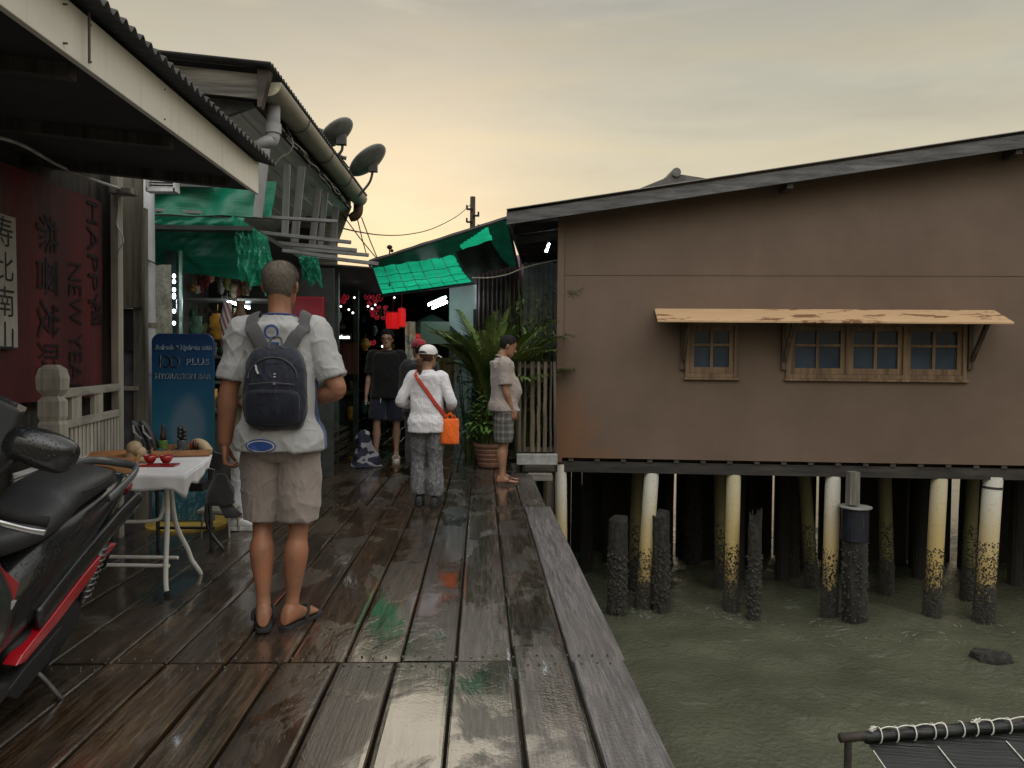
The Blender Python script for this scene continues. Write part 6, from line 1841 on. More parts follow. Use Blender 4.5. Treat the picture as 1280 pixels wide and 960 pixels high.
# front: column, cowl, screen, handlebar, mirrors
mb = MB(); body_loft(mb, [(.92, .80, .10, .06, 0), (1.0, .88, .17, .10, 0), (1.15, .90, .20, .14, 0), (1.34, .84, .17, .16, 0), (1.50, .74, .10, .10, 0)]); mb.build('front_cowl', sblk, sc_root, smooth=True)
mb = MB(); body_loft(mb, [(1.38, .60, .06, .05, 0), (1.44, .70, .12, .06, 0), (1.42, .78, .13, .04, 0)]); mb.build('headlight', mat('lamp_lens', (.3, .32, .33), .1, coat=.5, bump=0), sc_root, smooth=True)
mb = MB()
mb.tube([(1.22, .09, .78), (1.40, .09, .30)], .022, 10); mb.tube([(1.22, -.09, .78), (1.40, -.09, .30)], .022, 10); mb.build('fork', smet, sc_root)
mb = MB(); body_loft(mb, [(1.14, .42, .05, .02, 0), (1.20, .54, .075, .03, 0), (1.40, .61, .08, .025, 0), (1.62, .54, .07, .02, 0)]); mb.build('front_mudguard', sblk, sc_root, smooth=True)
n = NT('tinted_screen'); n.col((.05, .05, .05)); n.set(Roughness=.08, Transmission_Weight=.55, IOR=1.2, Alpha=1.0); scrn = n.m
mb = MB()
def wscreen(u, v):
    a = (u - .5) * 2; w_ = .27 * (1 - .25 * v ** 2)
    return V((1.27 - .40 * v - .10 * a * a, w_ * a, .93 + .42 * v - .07 * a * a * v))
mb.grid(wscreen, 20, 12); mb.build('windscreen', scrn, sc_root, smooth=True, solid=.004)
mb = MB(); mb.tube(smoothpts([(.93, .36, .945), (.96, .24, .96), (1.02, .10, .985), (1.04, 0, .985), (1.02, -.10, .985), (.96, -.24, .96), (.93, -.36, .945)], 5), .013, 10); hb_ = mb.build('handlebar', smat, sc_root, smooth=True)
for sg in (1, -1):
    mb = MB(); mb.tube([(.955, sg * .25, .958), (.915, sg * .40, .94)], .019, 12); mb.build('grip', rubber, hb_, smooth=True)
    mb = MB(); mb.tube(smoothpts([(1.0, sg * .235, .955), (1.015, sg * .30, .945), (.985, sg * .37, .925), (.955, sg * .415, .915)], 5), [(.011, .005)] * 16, 8); mb.build('brake_lever', chrome, hb_, smooth=True)
    mb = MB(); body_loft(mb, [(.96, .965, .04, .03, sg * .22), (1.02, .965, .05, .035, sg * .21), (1.06, .965, .03, .02, sg * .20)]); mb.build('switch_pod', smat, hb_, smooth=True)
    mb = MB(); mb.tube(smoothpts([(1.02, sg * .22, .98), (1.06, sg * .27, 1.06), (1.06, sg * .34, 1.16)], 5), .010, 8)
    mb.build('mirror_stalk', smat, sc_root, smooth=True)
    rm_ = Matrix.Rotation(sg * .12, 3, 'Z') @ Matrix.Rotation(-.10, 3, 'X') @ Matrix.Rotation(-sg * .12, 3, 'X')
    mb = MB(); cm_ = V((1.06, sg * .40, 1.20)); mb.loft([[cm_ + rm_ @ V((dx_, y_ * s3, z_ * s3)) for y_, z_ in smoothpts([(-.105, -.015), (-.085, -.050), (.03, -.062), (.09, -.048), (.112, .0), (.10, .045), (.03, .062), (-.07, .050), (-.10, .02), (-.105, -.015)], 5)[:-1]] for dx_, s3 in ((-.034, .95), (-.028, 1.0), (-.01, .97), (.008, .88), (.022, .72), (.031, .5), (.035, .2))]); mir = mb.build('mirror', sblk, sc_root, smooth=True)
    mb = MB(); mb.ell(cm_ + rm_ @ V((-.030, 0, 0)), (.006, .088, .046), rm_, 24, 10); mb.build('mirror_glass', mat('mirror_glass', (.28, .30, .32), .04, .05, metal=1.0, bump=0, rvar=0), mir, smooth=True)
fw = V((.05, -1, 0)).normalized()                     # heading: towards the camera
left = V((0, 0, 1)).cross(fw)
rotm = Matrix((fw, left, V((0, 0, 1)))).transposed()
lean = Matrix.Rotation(R(-9), 3, 'X')                  # leans to its left, on the stand
rp = at(52, 842, z=0)
sc_root.matrix_world = Matrix.Translation(V((-2.0, 3.38, 0.0))) @ (rotm @ lean).to_4x4()
# ------------------------------------------------------------------ people
def skin(name, c):
    n = NT(name); v_ = n.coords(); f = n.noise(v_, 7, 5, .6); g = n.noise(v_, 120, 3)
    n.col(n.ramp(f, [(.36, tuple(x * .74 for x in c)), (.5, c), (.66, (c[0] * 1.2, c[1] * 1.0, c[2] * .92))]))
    n.set(Roughness=.5, Subsurface_Weight=.06, Subsurface_Radius=(.02, .008, .005), Subsurface_Scale=.5, Specular_IOR_Level=.4); n.bump(g, .08, .002); return n.m
def hairmat(name, c, c2):
    n = NT(name); v_ = n.coords((1, 1, .22)); f = n.noise(v_, 210, 3, .6); g = n.noise(n.coords(), 9, 3)
    n.col(n.mix(g, n.ramp(f, [(.35, tuple(x * .5 for x in c)), (.65, c)]), n.ramp(f, [(.35, c), (.65, c2)]))); n.set(Roughness=.8, Specular_IOR_Level=.2); n.bump(f, .8, .006); return n.m

def cs(t0, prof):
    for (a, *va), (b, *vb) in zip(prof, prof[1:]):
        if t0 <= b or (b, *vb) == prof[-1]:
            k = max(0, min(1, (t0 - a) / (b - a))); return [lerp(p, q, k) for p, q in zip(va, vb)]
HEADP = [(0.0, .020, .086, .040), (.05, .036, .094, .012), (.14, .053, .095, -.030), (.25, .062, .093, -.062), (.38, .068, .092, -.082), (.5, .073, .089, -.096), (.62, .077, .092, -.104), (.75, .076, .088, -.104), (.86, .066, .070, -.090), (.94, .047, .044, -.066), (.985, .024, .016, -.036), (1.0, .006, -.004, -.014)]
HEADH = .235
def head_ring(t, n=28, s=1.0, add=0.0):
    hw_, yf, yb = cs(t, HEADP)
    yc, hd = (yf + yb) / 2, (yf - yb) / 2
    out = []
    for k in range(n):
        a, b = sup(hw_ * s + add, hd * s + add, 2.25, 2 * math.pi * k / n); out.append(V((a, yc + b, t * HEADH)))
    return out

def limb(mb, pts, n=14):
    """pts: (point, radius) along the limb"""
    P = smoothpts([(*p, r) for p, r in pts], 5)
    c_ = [V(q[:3]) for q in P]; r_ = [q[3] for q in P]
    d0 = (c_[0] - c_[1]).normalized(); d1 = (c_[-1] - c_[-2]).normalized()
    c2 = [c_[0] + d0 * r_[0] * .55] + c_ + [c_[-1] + d1 * r_[-1] * .55]; r2_ = [r_[0] * .55] + r_ + [r_[-1] * .55]
    mb.tube(c2, r2_, n)
def torso(mb, rings, n=28, e=2.3, lean=None):
    out = []
    for z, a, b, yc in smoothpts(rings, 4):
        ring = []
        for k in range(n):
            x, y = sup(a, b, e, 2 * math.pi * k / n); p = V((x, yc + y, z)); ring.append(lean(p) if lean else p)
        out.append(ring)
    mb.loft(out)

def hand(mb, w, d, nrm_, right, curl=.5, thumb=.5, s=1.0):
    d = V(d).normalized(); nrm_ = (V(nrm_) - d * V(nrm_).dot(d)).normalized()
    sd = d.cross(nrm_) if right else nrm_.cross(d)
    rings = []
    for t, hw_, th in ((-.02, .026, .022), (.0, .027, .020), (.02, .033, .018), (.05, .040, .016), (.08, .041, .014), (.095, .036, .011)):
        c_ = w + d * t * s
        rings.append([c_ + sd * (hw_ * s * math.cos(q)) + nrm_ * (th * s * math.sin(q)) for q in (2 * math.pi * j / 14 for j in range(14))])
    mb.loft(rings)
    for i, L in enumerate((.072, .080, .075, .060)):
        b = w + d * (.082 - .006 * abs(i - 1.3)) * s + sd * (.0305 - .0203 * i) * s
        dd = (d + sd * (.10 - .07 * i)).normalized(); ax = dd.cross(nrm_).normalized()
        pts = [b - dd * .02 * s, b]
        p = b
        for k, fr_ in enumerate((.45, .31, .24)):
            ang = curl * (.75, 1.0, .7)[k]
            dd = (Matrix.Rotation(ang, 3, ax) @ dd)
            p = p + dd * (L * fr_ * s); pts.append(p)
        mb.tube(pts + [pts[-1] + dd * .004 * s], [.0095 * s, .0092 * s, .0086 * s, .0078 * s, .0066 * s, .003 * s], 10)
    b = w + d * .018 * s + sd * .026 * s; dd = (d * .75 + sd * .75 + nrm_ * (.25 + .5 * thumb)).normalized()
    p1 = b + dd * .042 * s; d2 = (dd * .6 + d * .6 + nrm_ * .4 * thumb - sd * .15).normalized(); p2 = p1 + d2 * .032 * s; p3 = p2 + (d2 + nrm_ * .2).normalized() * .024 * s
    mb.tube([b - dd * .015 * s, b, p1, p2, p3, p3 + d2 * .003 * s], [.014 * s, .0145 * s, .0115 * s, .010 * s, .0075 * s, .003 * s], 10)

MALE = dict(hipx=.093, shx=.185, th=(.086, .060, .050, .056, .036), arm=(.056, .047, .039, .041, .028))
def person(label, pos, rz, height, P):
    """build a standing figure facing +y (right side = +x), 1.75 m tall before scaling. returns the body object and its joints"""
    k_ = height / 1.75
    sk = P['skin']; vox = P.get('vox', .006)
    shx = P.get('shx', .185); fat = P.get('fat', 0.0); hipx = P.get('hipx', .093); slim = P.get('slim', 1.0)
    J = {}
    legs = {}
    for s_, sg in (('L', -1), ('R', 1)):
        hip = V((sg * hipx, 0, 0)); kn = hip + V(P['thigh' + s_]).normalized() * .43; an = kn + V(P['shin' + s_]).normalized() * .40
        legs[s_] = [hip, kn, an]
    low = min(legs[s_][2].z - (P.get('heel' + s_, 0) and 0) for s_ in legs)
    hz = .078 + P.get('sole', 0) - low
    for s_ in legs: legs[s_] = [p + V((0, 0, hz)) for p in legs[s_]]
    up = hz - .90                                     # everything above the hips rides on this
    pit = P.get('pitch', 0.0); roll_ = P.get('sway', 0.0)
    def T(p):                                         # lean of the trunk above the hips
        p = V(p); h_ = max(0, p.z - .92)
        return V((p.x + roll_ * h_, p.y + pit * h_, p.z + up))
    J['T'] = T
    body = MB()
    tr = [(.80, .11, .09, -.005), (.86, .155, .112, -.01), (.92, .165, .118, -.012 + fat * .2), (1.0, .158, .112 + fat * .6, fat * .5), (1.09, .150, .106 + fat, fat), (1.20, .160, .108 + fat * .6, fat * .5), (1.30, .172, .112, 0), (1.38, .172, .102, -.006), (1.435, .130, .082, -.012), (1.475, .072, .062, -.014), (1.52, .056, .057, -.008), (1.56, .052, .055, 0)]
    tr = [(z, a * slim * (shx / .185 if z > 1.25 else 1), b, y) for z, a, b, y in tr]
    torso(body, tr, lean=T)
    # head on its neck
    hp = T((0, .012 + P.get('headfwd', 0), 1.518)); 
    HM = Matrix.Rotation(P.get('yaw', 0), 3, 'Z') @ Matrix.Rotation(-P.get('nod', 0), 3, 'X')
    piv = V((0, -.02, .06))
    def Hd(p): return hp + piv + HM @ (V(p) - piv)
    J['H'] = Hd
    hs = P.get('headscale', 1.0)
    ts = [0, .03, .08, .14, .2, .27, .35, .43, .5, .57, .65, .73, .8, .86, .91, .95, .98, 1]
    body.loft([[Hd(q * hs) for q in head_ring(t)] for t in ts])
    limb(body, [(T((0, -.012, 1.46)), .058), (lerp(T((0, -.01, 1.5)), Hd((0, -.02, .05)), .5), .055), (Hd((0, -.022, .07)), .056)])
    # nose, brow, lips, chin, ears
    body.tube([Hd((0, .084, .128)), Hd((0, .101, .105)), Hd((0, .113, .088)), Hd((0, .098, .078))], [.007, .010, .0135, .009], 8)
    body.ell(Hd((-.012, .098, .083)), (.009, .010, .007), nu=8, nv=6); body.ell(Hd((.012, .098, .083)), (.009, .010, .007), nu=8, nv=6)
    body.ell(Hd((0, .092, .051)), (.022, .009, .006), HM, nu=10, nv=6); body.ell(Hd((0, .092, .043)), (.019, .009, .006), HM, nu=10, nv=6)
    for sg in (-1, 1):
        body.ell(Hd((sg * .032, .083, .138)), (.024, .012, .007), HM, nu=10, nv=6)
        er_ = HM @ Matrix.Rotation(sg * .35, 3, 'Z') @ Matrix.Rotation(-.15, 3, 'X')
        body.ell(Hd((sg * .078, -.012, .108)), (.009, .018, .031), er_, nu=12, nv=8); body.ell(Hd((sg * .082, -.018, .114)), (.008, .017, .024), er_, nu=12, nv=8)
    # arms
    ar = P.get('arm', (.056, .047, .039, .041, .027))
    for s_, sg in (('L', -1), ('R', 1)):
        sh = T((sg * shx, -.008, 1.405)); ua = V(P['ua' + s_]).normalized(); fa_ = V(P['fa' + s_]).normalized()
        el_ = sh + ua * .295; wr = el_ + fa_ * .25
        J['sh' + s_], J['el' + s_], J['wr' + s_] = sh, el_, wr
        limb(body, [(sh + V((-sg * .05, 0, .01)), ar[0] * .9), (sh, ar[0]), (lerp(sh, el_, .35), ar[1] * 1.05), (lerp(sh, el_, .75), ar[1] * .92), (el_, ar[2]), (lerp(el_, wr, .28), ar[3]), (lerp(el_, wr, .7), ar[3] * .8), (wr, ar[4])])
        hd_ = V(P.get('hd' + s_, fa_)).normalized()
        J['hd' + s_] = hd_
        J['pn' + s_] = V(P.get('pn' + s_, (-sg, 0, 0)))
        hand(body, wr + hd_ * .012, hd_, P.get('pn' + s_, (-sg, 0, 0)), s_ == 'R', P.get('curl' + s_, .45), P.get('thumb', .5), P.get('handscale', 1.0))
    # legs and feet
    lt = P.get('leg', (.086, .062, .052, .058, .037))
    for s_, sg in (('L', -1), ('R', 1)):
        hip, kn, an = legs[s_]
        sd = (an - kn).normalized(); back = V((0, -1, 0)); back = (back - sd * back.dot(sd)).normalized()
        limb(body, [(hip + V((0, 0, .0)), lt[0]), (lerp(hip, kn, .35), lt[0] * .95), (lerp(hip, kn, .75), lt[1] * 1.02), (kn, lt[2]), (lerp(kn, an, .15) + back * .006, lt[2] * .98), (lerp(kn, an, .32) + back * .016, lt[3]), (lerp(kn, an, .6) + back * .008, lt[3] * .78), (lerp(kn, an, .84), lt[4] * .94), (lerp(kn, an, .95), lt[4] * .96), (an + V((0, 0, -.02)), lt[4])], 16)
        yaw = P.get('toe' + s_, sg * -.12); ph = P.get('heel' + s_, 0.0)
        FM = Matrix.Rotation(yaw, 3, 'Z') @ Matrix.Rotation(-ph, 3, 'X')
        J['F' + s_] = (an.copy(), FM)
        rings = []
        for y, hw_, top in smoothpts([(-.064, .016, .042), (-.055, .027, .075), (-.03, .034, .098), (.0, .036, .105), (.03, .037, .088), (.07, .041, .060), (.12, .046, .038), (.155, .045, .026), (.165, .040, .022)], 3):
            ring = []
            for j in range(18):
                q = 2 * math.pi * j / 18; a, b = sup(hw_, top / 2, 2.4, q); ring.append(an + FM @ V((a, y, -.078 + top / 2 + b)))
            rings.append(ring)
        body.loft(rings)
        for i in range(5):
            x = sg * (-.034 + .0165 * i); L = (.205, .203, .196, .187, .176)[i]; r_ = (.013, .0095, .009, .0085, .008)[i]
            body.tube([an + FM @ V((x * .95, .14, -.066)), an + FM @ V((x, L - .014, -.067)), an + FM @ V((x, L, -.068))], [r_, r_, r_ * .5], 8)
    J['legs'] = legs
    o = remesh(body, 'person', sk, vox, it=P.get('it', 5))
    J['body'] = o; J['P'] = P; J['tr'] = tr
    tag(o, label, 'person')
    J['final'] = (V(pos), rz, k_)
    return o, J
def settle(J, *things_):
    """stand the figure (and what it carries) at its place"""
    pos, rz, k_ = J['final']
    for o in (J['body'],) + things_:
        o.location = pos; o.rotation_euler = (0, 0, rz); o.scale = (k_, k_, k_)

def folds(amp, seed=0, fx=5, fz=9, arm=False):
    def f(p, nrm_):
        w_ = noise.noise(V((p.x * 4 + seed, p.y * 4, p.z * 4))) * .5
        a = noise.noise(V((p.x * fx, p.y * fx, p.z * fz + seed)))
        b = noise.noise(V((p.x * fx * 2.6 + seed, p.y * fx * 2.6, p.z * fz * 1.7)))
        c_ = 1 - abs(noise.noise(V((p.x * fx * 1.3 + p.z * 5, p.y * fx, p.z * fz * .55 + seed * 2)))) * 2
        d_ = 1 - abs(noise.noise(V((p.x * fx * 2.1 + w_, p.y * fx * 2 + seed, p.z * fz * 1.1 - p.x * 6 + w_ * 3)))) * 2.2
        return amp * (a * .7 + b * .35 + .6 * max(0, c_) ** 3 + .5 * max(0, d_) ** 4)
    return f
def top_garment(J, name, m, hem, sleeve, ease=.018, ease_arm=.017, cuff=None, disp=.006, vox=.007, faces=None, collar=False, flare=.0, lower=.0, fmat=None, it=16):
    """shirt over the trunk and the arms: hem height, sleeve length (0..1 upper arm, 1..2 forearm)"""
    P, T = J['P'], J['T']; mb = MB(); fat = P.get('fat', 0)
    rings = [(hem, max(.165 * P.get('slim', 1) + ease * 1.5 + flare, .165 * P.get('slim', 1) + .052), max(.118 + ease * 1.4 + flare + fat * .55, .172), -.006 + fat * .55)]
    for z, a, b, y in J['tr']:
        if hem + .05 < z <= 1.44: rings.append((z, max(a + ease * (1.35 if z < 1.25 else .9), .165 * P.get('slim', 1) + ease * .9 if z < 1.2 else 0, .165 * P.get('slim', 1) + .048 if z < 1.0 else 0), max(b + ease * (1.2 if z < 1.3 else .8), .112 + ease, .168 if z < 1.0 else .152 if z < 1.1 else 0), y))
    sx = P.get('shx', .185) / .185
    rings += [(1.455, .118 * sx + ease * .4, .078 + ease * .4, -.014), (1.472, .086 * sx + ease * .3, .070 + ease * .3, -.014), (1.488, .070, .064, -.014)]
    torso(mb, rings, lean=T, n=32, e=2.7)
    ar = P.get('arm', (.056, .047, .039, .041, .027))
    for s_, sg in (('L', -1), ('R', 1)):
        sh, el_, wr = J['sh' + s_], J['el' + s_], J['wr' + s_]
        e = ease_arm
        pts = [(sh + V((-sg * .10, 0, -.006)), ar[0] * .85), (sh + V((-sg * .05, 0, .004)), ar[0] + e * .8 + .002), (sh + V((sg * .004, 0, -.002)), ar[0] + e + .003)]
        if sleeve <= 1: 
            pts += [(lerp(sh, el_, sleeve * .5), ar[1] + e * 1.25), (lerp(sh, el_, sleeve), ar[1] + e * 1.5)]
            P_ = smoothpts([(*p, r) for p, r in pts], 5)
            mb.tube([V(q[:3]) for q in P_], [q[3] for q in P_], 18)
        else:
            t = sleeve - 1
            pts += [(lerp(sh, el_, .5), ar[1] + e * 1.15), (el_, ar[2] + e * 1.2), (lerp(el_, wr, t * .5), ar[3] + e), (lerp(el_, wr, t), ar[3] + e * .6)]
            P_ = smoothpts([(*p, r) for p, r in pts], 5); mb.tube([V(q[:3]) for q in P_], [q[3] for q in P_], 18)
    o = remesh(mb, name, m, vox, J['body'], it=it, disp=folds(disp, hem * 7), faces_mat=fmat)
    return o
def leg_garment(J, name, m, top, hem, ease=.02, ease_hem=.03, disp=.006, vox=.007, fmat=None, cut=None):
    """shorts or trousers: hem 0..1 thigh, 1..2 shin"""
    P, T = J['P'], J['T']; mb = MB(); fat = P.get('fat', 0); sl = P.get('slim', 1)
    up = J['legs']['L'][0].z - .90
    torso(mb, [(.79, .10 * sl, .085, -.008), (.84, .150 * sl + ease * .6, .112 + ease * .6, -.012), (.90, .165 * sl + ease, .120 + ease, -.012), (.94, .160 * sl + ease * .15, .113 + ease * .15 + fat * .4, fat * .3), (.955, .150 * sl, .100 + fat * .4, fat * .35)], lean=lambda p: V((p.x, p.y, p.z + up)), n=32)
    lt = P.get('leg', (.086, .062, .052, .058, .037))
    for s_ in 'LR':
        hip, kn, an = J['legs'][s_]
        if hem <= 1:
            pts = [(hip + V((0, 0, .02)), lt[0] + ease), (lerp(hip, kn, hem * .45), lt[0] + ease * 1.2), (lerp(hip, kn, hem), lt[1] + ease_hem + .01)]
        else:
            t = hem - 1
            pts = [(hip + V((0, 0, .02)), lt[0] + ease), (lerp(hip, kn, .5), lt[0] * .92 + ease * 1.1), (kn, lt[1] + ease * .9), (lerp(kn, an, t * .5), lt[3] + ease_hem * .8), (lerp(kn, an, t), lt[4] + ease_hem)]
        P_ = smoothpts([(*p, r) for p, r in pts], 6); mb.tube([V(q[:3]) for q in P_], [q[3] for q in P_], 20)
    return remesh(mb, name, m, vox, J['body'], it=4, disp=folds(disp, hem * 11 + 3, 4, 6), faces_mat=fmat)
def hair(J, m, front=.80, side=.60, back=.22, add=.010, name='hair', rough=.004, crown=.0):
    Hd = J['H']; hs = J['P'].get('headscale', 1.0); mb = MB(); n = 48; nv = 16; rows = []
    for i in range(nv + 1):
        row = []
        for k in range(n):
            q = 2 * math.pi * k / n; c_ = math.sin(q)        # +1 front, -1 back
            if c_ > .25: lo = lerp(side + .06, front, min(1, (c_ - .25) / .45))
            elif c_ > -.25: lo = side
            else: lo = lerp(side - .1, back, min(1, (-c_ - .25) / .35))
            lo += .02 * noise.noise(V((k * 1.7, 3, 1)))
            lo_ = lo; t = lerp(lo_, 1.0, (i / nv))
            hw_, yf, yb = cs(t, HEADP); yc, hd = (yf + yb) / 2, (yf - yb) / 2
            ad_ = -.004 + (add + .004) * min(1, i / nv * 3.5) + rough * noise.noise(V((k * .9, i * .8, add * 99)))
            a, b = sup(hw_ + ad_, hd + ad_, 2.25, q)
            row.append(Hd(V((a, yc + b, t * HEADH + (add + crown) * max(0, t - .8) / .2)) * hs))
        rows.append(row)
    mb.loft(rows, cap=False)
    mb.f.append(tuple(range(nv * n, nv * n + n))); mb.m.append(0)
    b = len(mb.v); inner = []
    mb.v += [p for p in [lerp(q, Hd((0, -.01, .13)), .12) for q in rows[0]]]
    for k in range(n): mb.f.append((k, (k + 1) % n, b + (k + 1) % n, b + k)); mb.m.append(0)
    # short strands lying over the shell, so that its outline is not a clean edge
    rs = random.Random(int(add * 1e5)); strands = P_str = J['P'].get('strands', 1200); L0 = J['P'].get('strand_len', .016)
    mid = Hd((0, -.01, .12))
    for _ in range(strands):
        i = min(nv - 1, int(rs.random() ** 1.0 * nv)); k = rs.randrange(n)
        p = lerp(lerp(rows[i][k], rows[i][(k + 1) % n], rs.random()), rows[i + 1][k], rs.random())
        out = (p - mid).normalized(); dn = (V((0, -.35, -1)) - out * V((0, -.35, -1)).dot(out))
        dn = dn.normalized() if dn.length > .1 else V((rs.uniform(-1, 1), 1, 0)).normalized()
        sd = out.cross(dn); d_ = (dn + out * rs.uniform(.15, .55) + sd * rs.uniform(-.35, .35)).normalized(); L = L0 * rs.uniform(.6, 1.3)
        mb.add([p - sd * .0011, p + sd * .0011, p + d_ * L], [(0, 1, 2)])
    return mb.build(name, m, J['body'], smooth=True)
def face(J, iris=(.02, .012, .008), brow=(.015, .012, .01)):
    Hd = J['H']; hs = J['P'].get('headscale', 1.0)
    w_ = mat('eye_white', (.45, .43, .40), .25, .05, bump=0); p_ = mat('eye_dark', iris, .15, .1, bump=0); bm2 = mat('brow_%0.3f' % brow[0], brow, .7, bump=0); lip = mat('lip', (.20, .07, .06), .5, .1, bump=0)
    for sg in (-1, 1):
        mb = MB(); mb.ell(Hd((sg * .031, .0795, .122)), (.0135, .010, .0068), nu=14, nv=8); e = mb.build('eye', w_, J['body'], smooth=True)
        mb = MB(); mb.ell(Hd((sg * .031, .0875, .122)), (.0058, .0035, .0058), nu=12, nv=8); mb.build('pupil', p_, e, smooth=True)
        mb = MB(); mb.tube([Hd((sg * .013, .093, .140)), Hd((sg * .032, .0935, .146)), Hd((sg * .052, .080, .141))], [.0035, .005, .003], 6); mb.build('eyebrow', bm2, J['body'])
    mb = MB(); mb.tube([Hd((-.022, .094, .047)), Hd((0, .1015, .048)), Hd((.022, .094, .047))], [.002, .0035, .002], 6); mb.build('mouth', lip, J['body'])
def flip_flop(J, s_, m, strap_m, th=.022, name='sandal', slide=False):
    an, FM = J['F' + s_]; sg = -1 if s_ == 'L' else 1
    mb = MB(); ring = []
    outl = [(-.075, .012), (-.07, .026), (-.05, .036), (-.01, .038), (.04, .040), (.09, .048), (.14, .052), (.185, .046), (.21, .030), (.218, .012)]
    pts = [(x, y) for y, x in outl] + [(-x, y) for y, x in reversed(outl)]
    mb.loft([[an + FM @ V((x, y, -.078 - .0005)) for x, y in pts], [an + FM @ V((x * 1.02, y, -.078 - th)) for x, y in pts]])
    o = mb.build(name, m, J['body'], bevel=.003)
    mb = MB()
    if slide:
        rings = []
        for y in (.06, .09, .12, .145):
            rings.append([an + FM @ V((.056 * math.cos(q), y, -.082 + (.062 - y * .12) * math.sin(q))) for q in (math.pi * j / 10 for j in range(11))])
        mb.loft(rings, cap=False, closed=False); mb.build('strap', strap_m, o, solid=.006, smooth=True)
    else:
        for q in (-.052, .050): mb.tube(smoothpts([tuple(an + FM @ V((q, .045, -.074))), tuple(an + FM @ V((q * .9, .075, -.034))), tuple(an + FM @ V((sg * -.022 + q * .25, .125, -.030))), tuple(an + FM @ V((sg * -.020, .165, -.052))), tuple(an + FM @ V((sg * -.020, .168, -.076)))], 5), [(.004, .009)] * 21, 8)
        mb.build('strap', strap_m, o, smooth=True)
    return o
def shoe(J, s_, m, sole_m, name='shoe'):
    an, FM = J['F' + s_]; rings = []
    for y, hw_, top in smoothpts([(-.078, .020, .05), (-.068, .035, .088), (-.03, .042, .112), (.02, .044, .108), (.08, .049, .080), (.14, .052, .058), (.19, .046, .044), (.218, .025, .03)], 4):
        ring = []
        for j in range(20):
            a, b = sup(hw_, top / 2, 2.6, 2 * math.pi * j / 20); ring.append(an + FM @ V((a, y, -.082 + top / 2 + b)))
        rings.append(ring)
    mb = MB(); mb.loft(rings); o = mb.build(name, m, J['body'], smooth=True)
    outl = [(-.085, .014), (-.075, .034), (-.03, .044), (.04, .045), (.10, .053), (.15, .056), (.20, .048), (.228, .022)]
    pts = [(x, y) for y, x in outl] + [(-x, y) for y, x in reversed(outl)]
    mb = MB(); mb.loft([[an + FM @ V((x, y, -.066)) for x, y in pts], [an + FM @ V((x, y, -.098)) for x, y in pts]]); mb.build('sole', sole_m, o, bevel=.003)
    return o
def stick_on(J, target, me, fn, name, m, y0=-1.0, ydir=1, off=.003):
    """press flat lettering or a badge onto the garment from behind (or the front)"""
    dg = bpy.context.evaluated_depsgraph_get(); bv = BVHTree.FromPolygons([v.co for v in target.data.vertices], [tuple(p.vertices) for p in target.data.polygons])
    bm = bmesh.new(); bm.from_mesh(me); bmesh.ops.triangulate(bm, faces=bm.faces)
    for _ in range(2):
        long_ = [e for e in bm.edges if e.calc_length() > .02]
        if long_: bmesh.ops.subdivide_edges(bm, edges=long_, cuts=1); bmesh.ops.triangulate(bm, faces=[f for f in bm.faces if len(f.verts) > 3])
    for v in bm.verts:
        x, z = fn(v.co.x, v.co.y)
        h_ = bv.ray_cast(V((x, y0, z)), V((0, ydir, 0)))
        v.co = V((x, (h_[0].y if h_[0] else 0) - ydir * off, z))
    bm.to_mesh(me); bm.free(); me.materials.clear(); me.materials.append(m)
    o = bpy.data.objects.new(name, me); COL.objects.link(o); o.parent = target
    return o

# ---- 1. the tall man walking away with a backpack
sk_red = skin('sunburnt_skin', (.29, .135, .08))
mp_ = at(352, 783, z=0)
HT = CH + (at(352, 333, Y=mp_.y).z - CH)
man, J = person('tall man walking away in grey sports shirt and khaki shorts with a backpack', mp_, R(3), HT, dict(
    skin=sk_red, vox=.0042, sole=.02, shx=.170, hipx=.084, slim=.95, sway=-.02, pitch=.02,
    thighL=(-.04, .10, -1), shinL=(.06, -.20, -1), thighR=(.0, -.02, -1), shinR=(-.09, .03, -1), heelL=-.0, heelR=0.0, toeL=.18, toeR=-.45,
    uaL=(-.24, -.03, -1), faL=(-.10, .12, -1), hdL=(.0, .05, -1), pnL=(1, .2, 0), curlL=.85,
    uaR=(.36, -.10, -.92), faR=(-.78, .60, -.30), hdR=(-.85, .5, -.05), pnR=(-.2, -.3, .9), curlR=.6,
    yaw=-.12, nod=.06, headscale=.98, strands=7000, strand_len=.013, leg=(.078, .057, .048, .059, .035), arm=(.056, .052, .044, .047, .031), handscale=1.0))
hair(J, hairmat('short_brown_hair', (.12, .10, .08), (.27, .235, .19)), front=.84, side=.52, back=.06, add=.009, rough=.003)
face(J)
shirt_m = cloth('grey_sports_shirt', (.36, .36, .365), .06, 500, .7)
navy_m = cloth('navy_side_panel', (.022, .045, .15), .2, 400, .5)
sh_o = top_garment(J, 'sports_shirt', [shirt_m, navy_m], .845, .80, ease=.015, ease_arm=.013, disp=.010, vox=.0055, flare=.0, it=12,
    fmat=lambda c_, n_: 1 if (c_.x > .145 and c_.z < 1.22 and c_.y > -.045 and c_.y < .09 and abs(c_.x) < .215 and (c_.z < 1.12 or c_.x < .18)) else 0)
khaki = cloth('khaki_shorts', (.255, .215, .195), .08, 420, .8)
so = leg_garment(J, 'shorts', khaki, .97, .93, ease=.020, ease_hem=.030, disp=.011, vox=.0055)
Tm = J['T']
mb = MB(); mb.tube([Tm((.072 * math.cos(q), -.014 + .066 * math.sin(q), 1.486 - .004 * math.sin(q))) for q in (2 * math.pi * k / 30 for k in range(31))], .007, 6); mb.build('collar_band', navy_m, sh_o, smooth=True)
blue_p = mat('blue_print', (.02, .06, .24), .6, .1, bump=0); pale_p = mat('pale_print', (.5, .5, .52), .6, .1, bump=0)
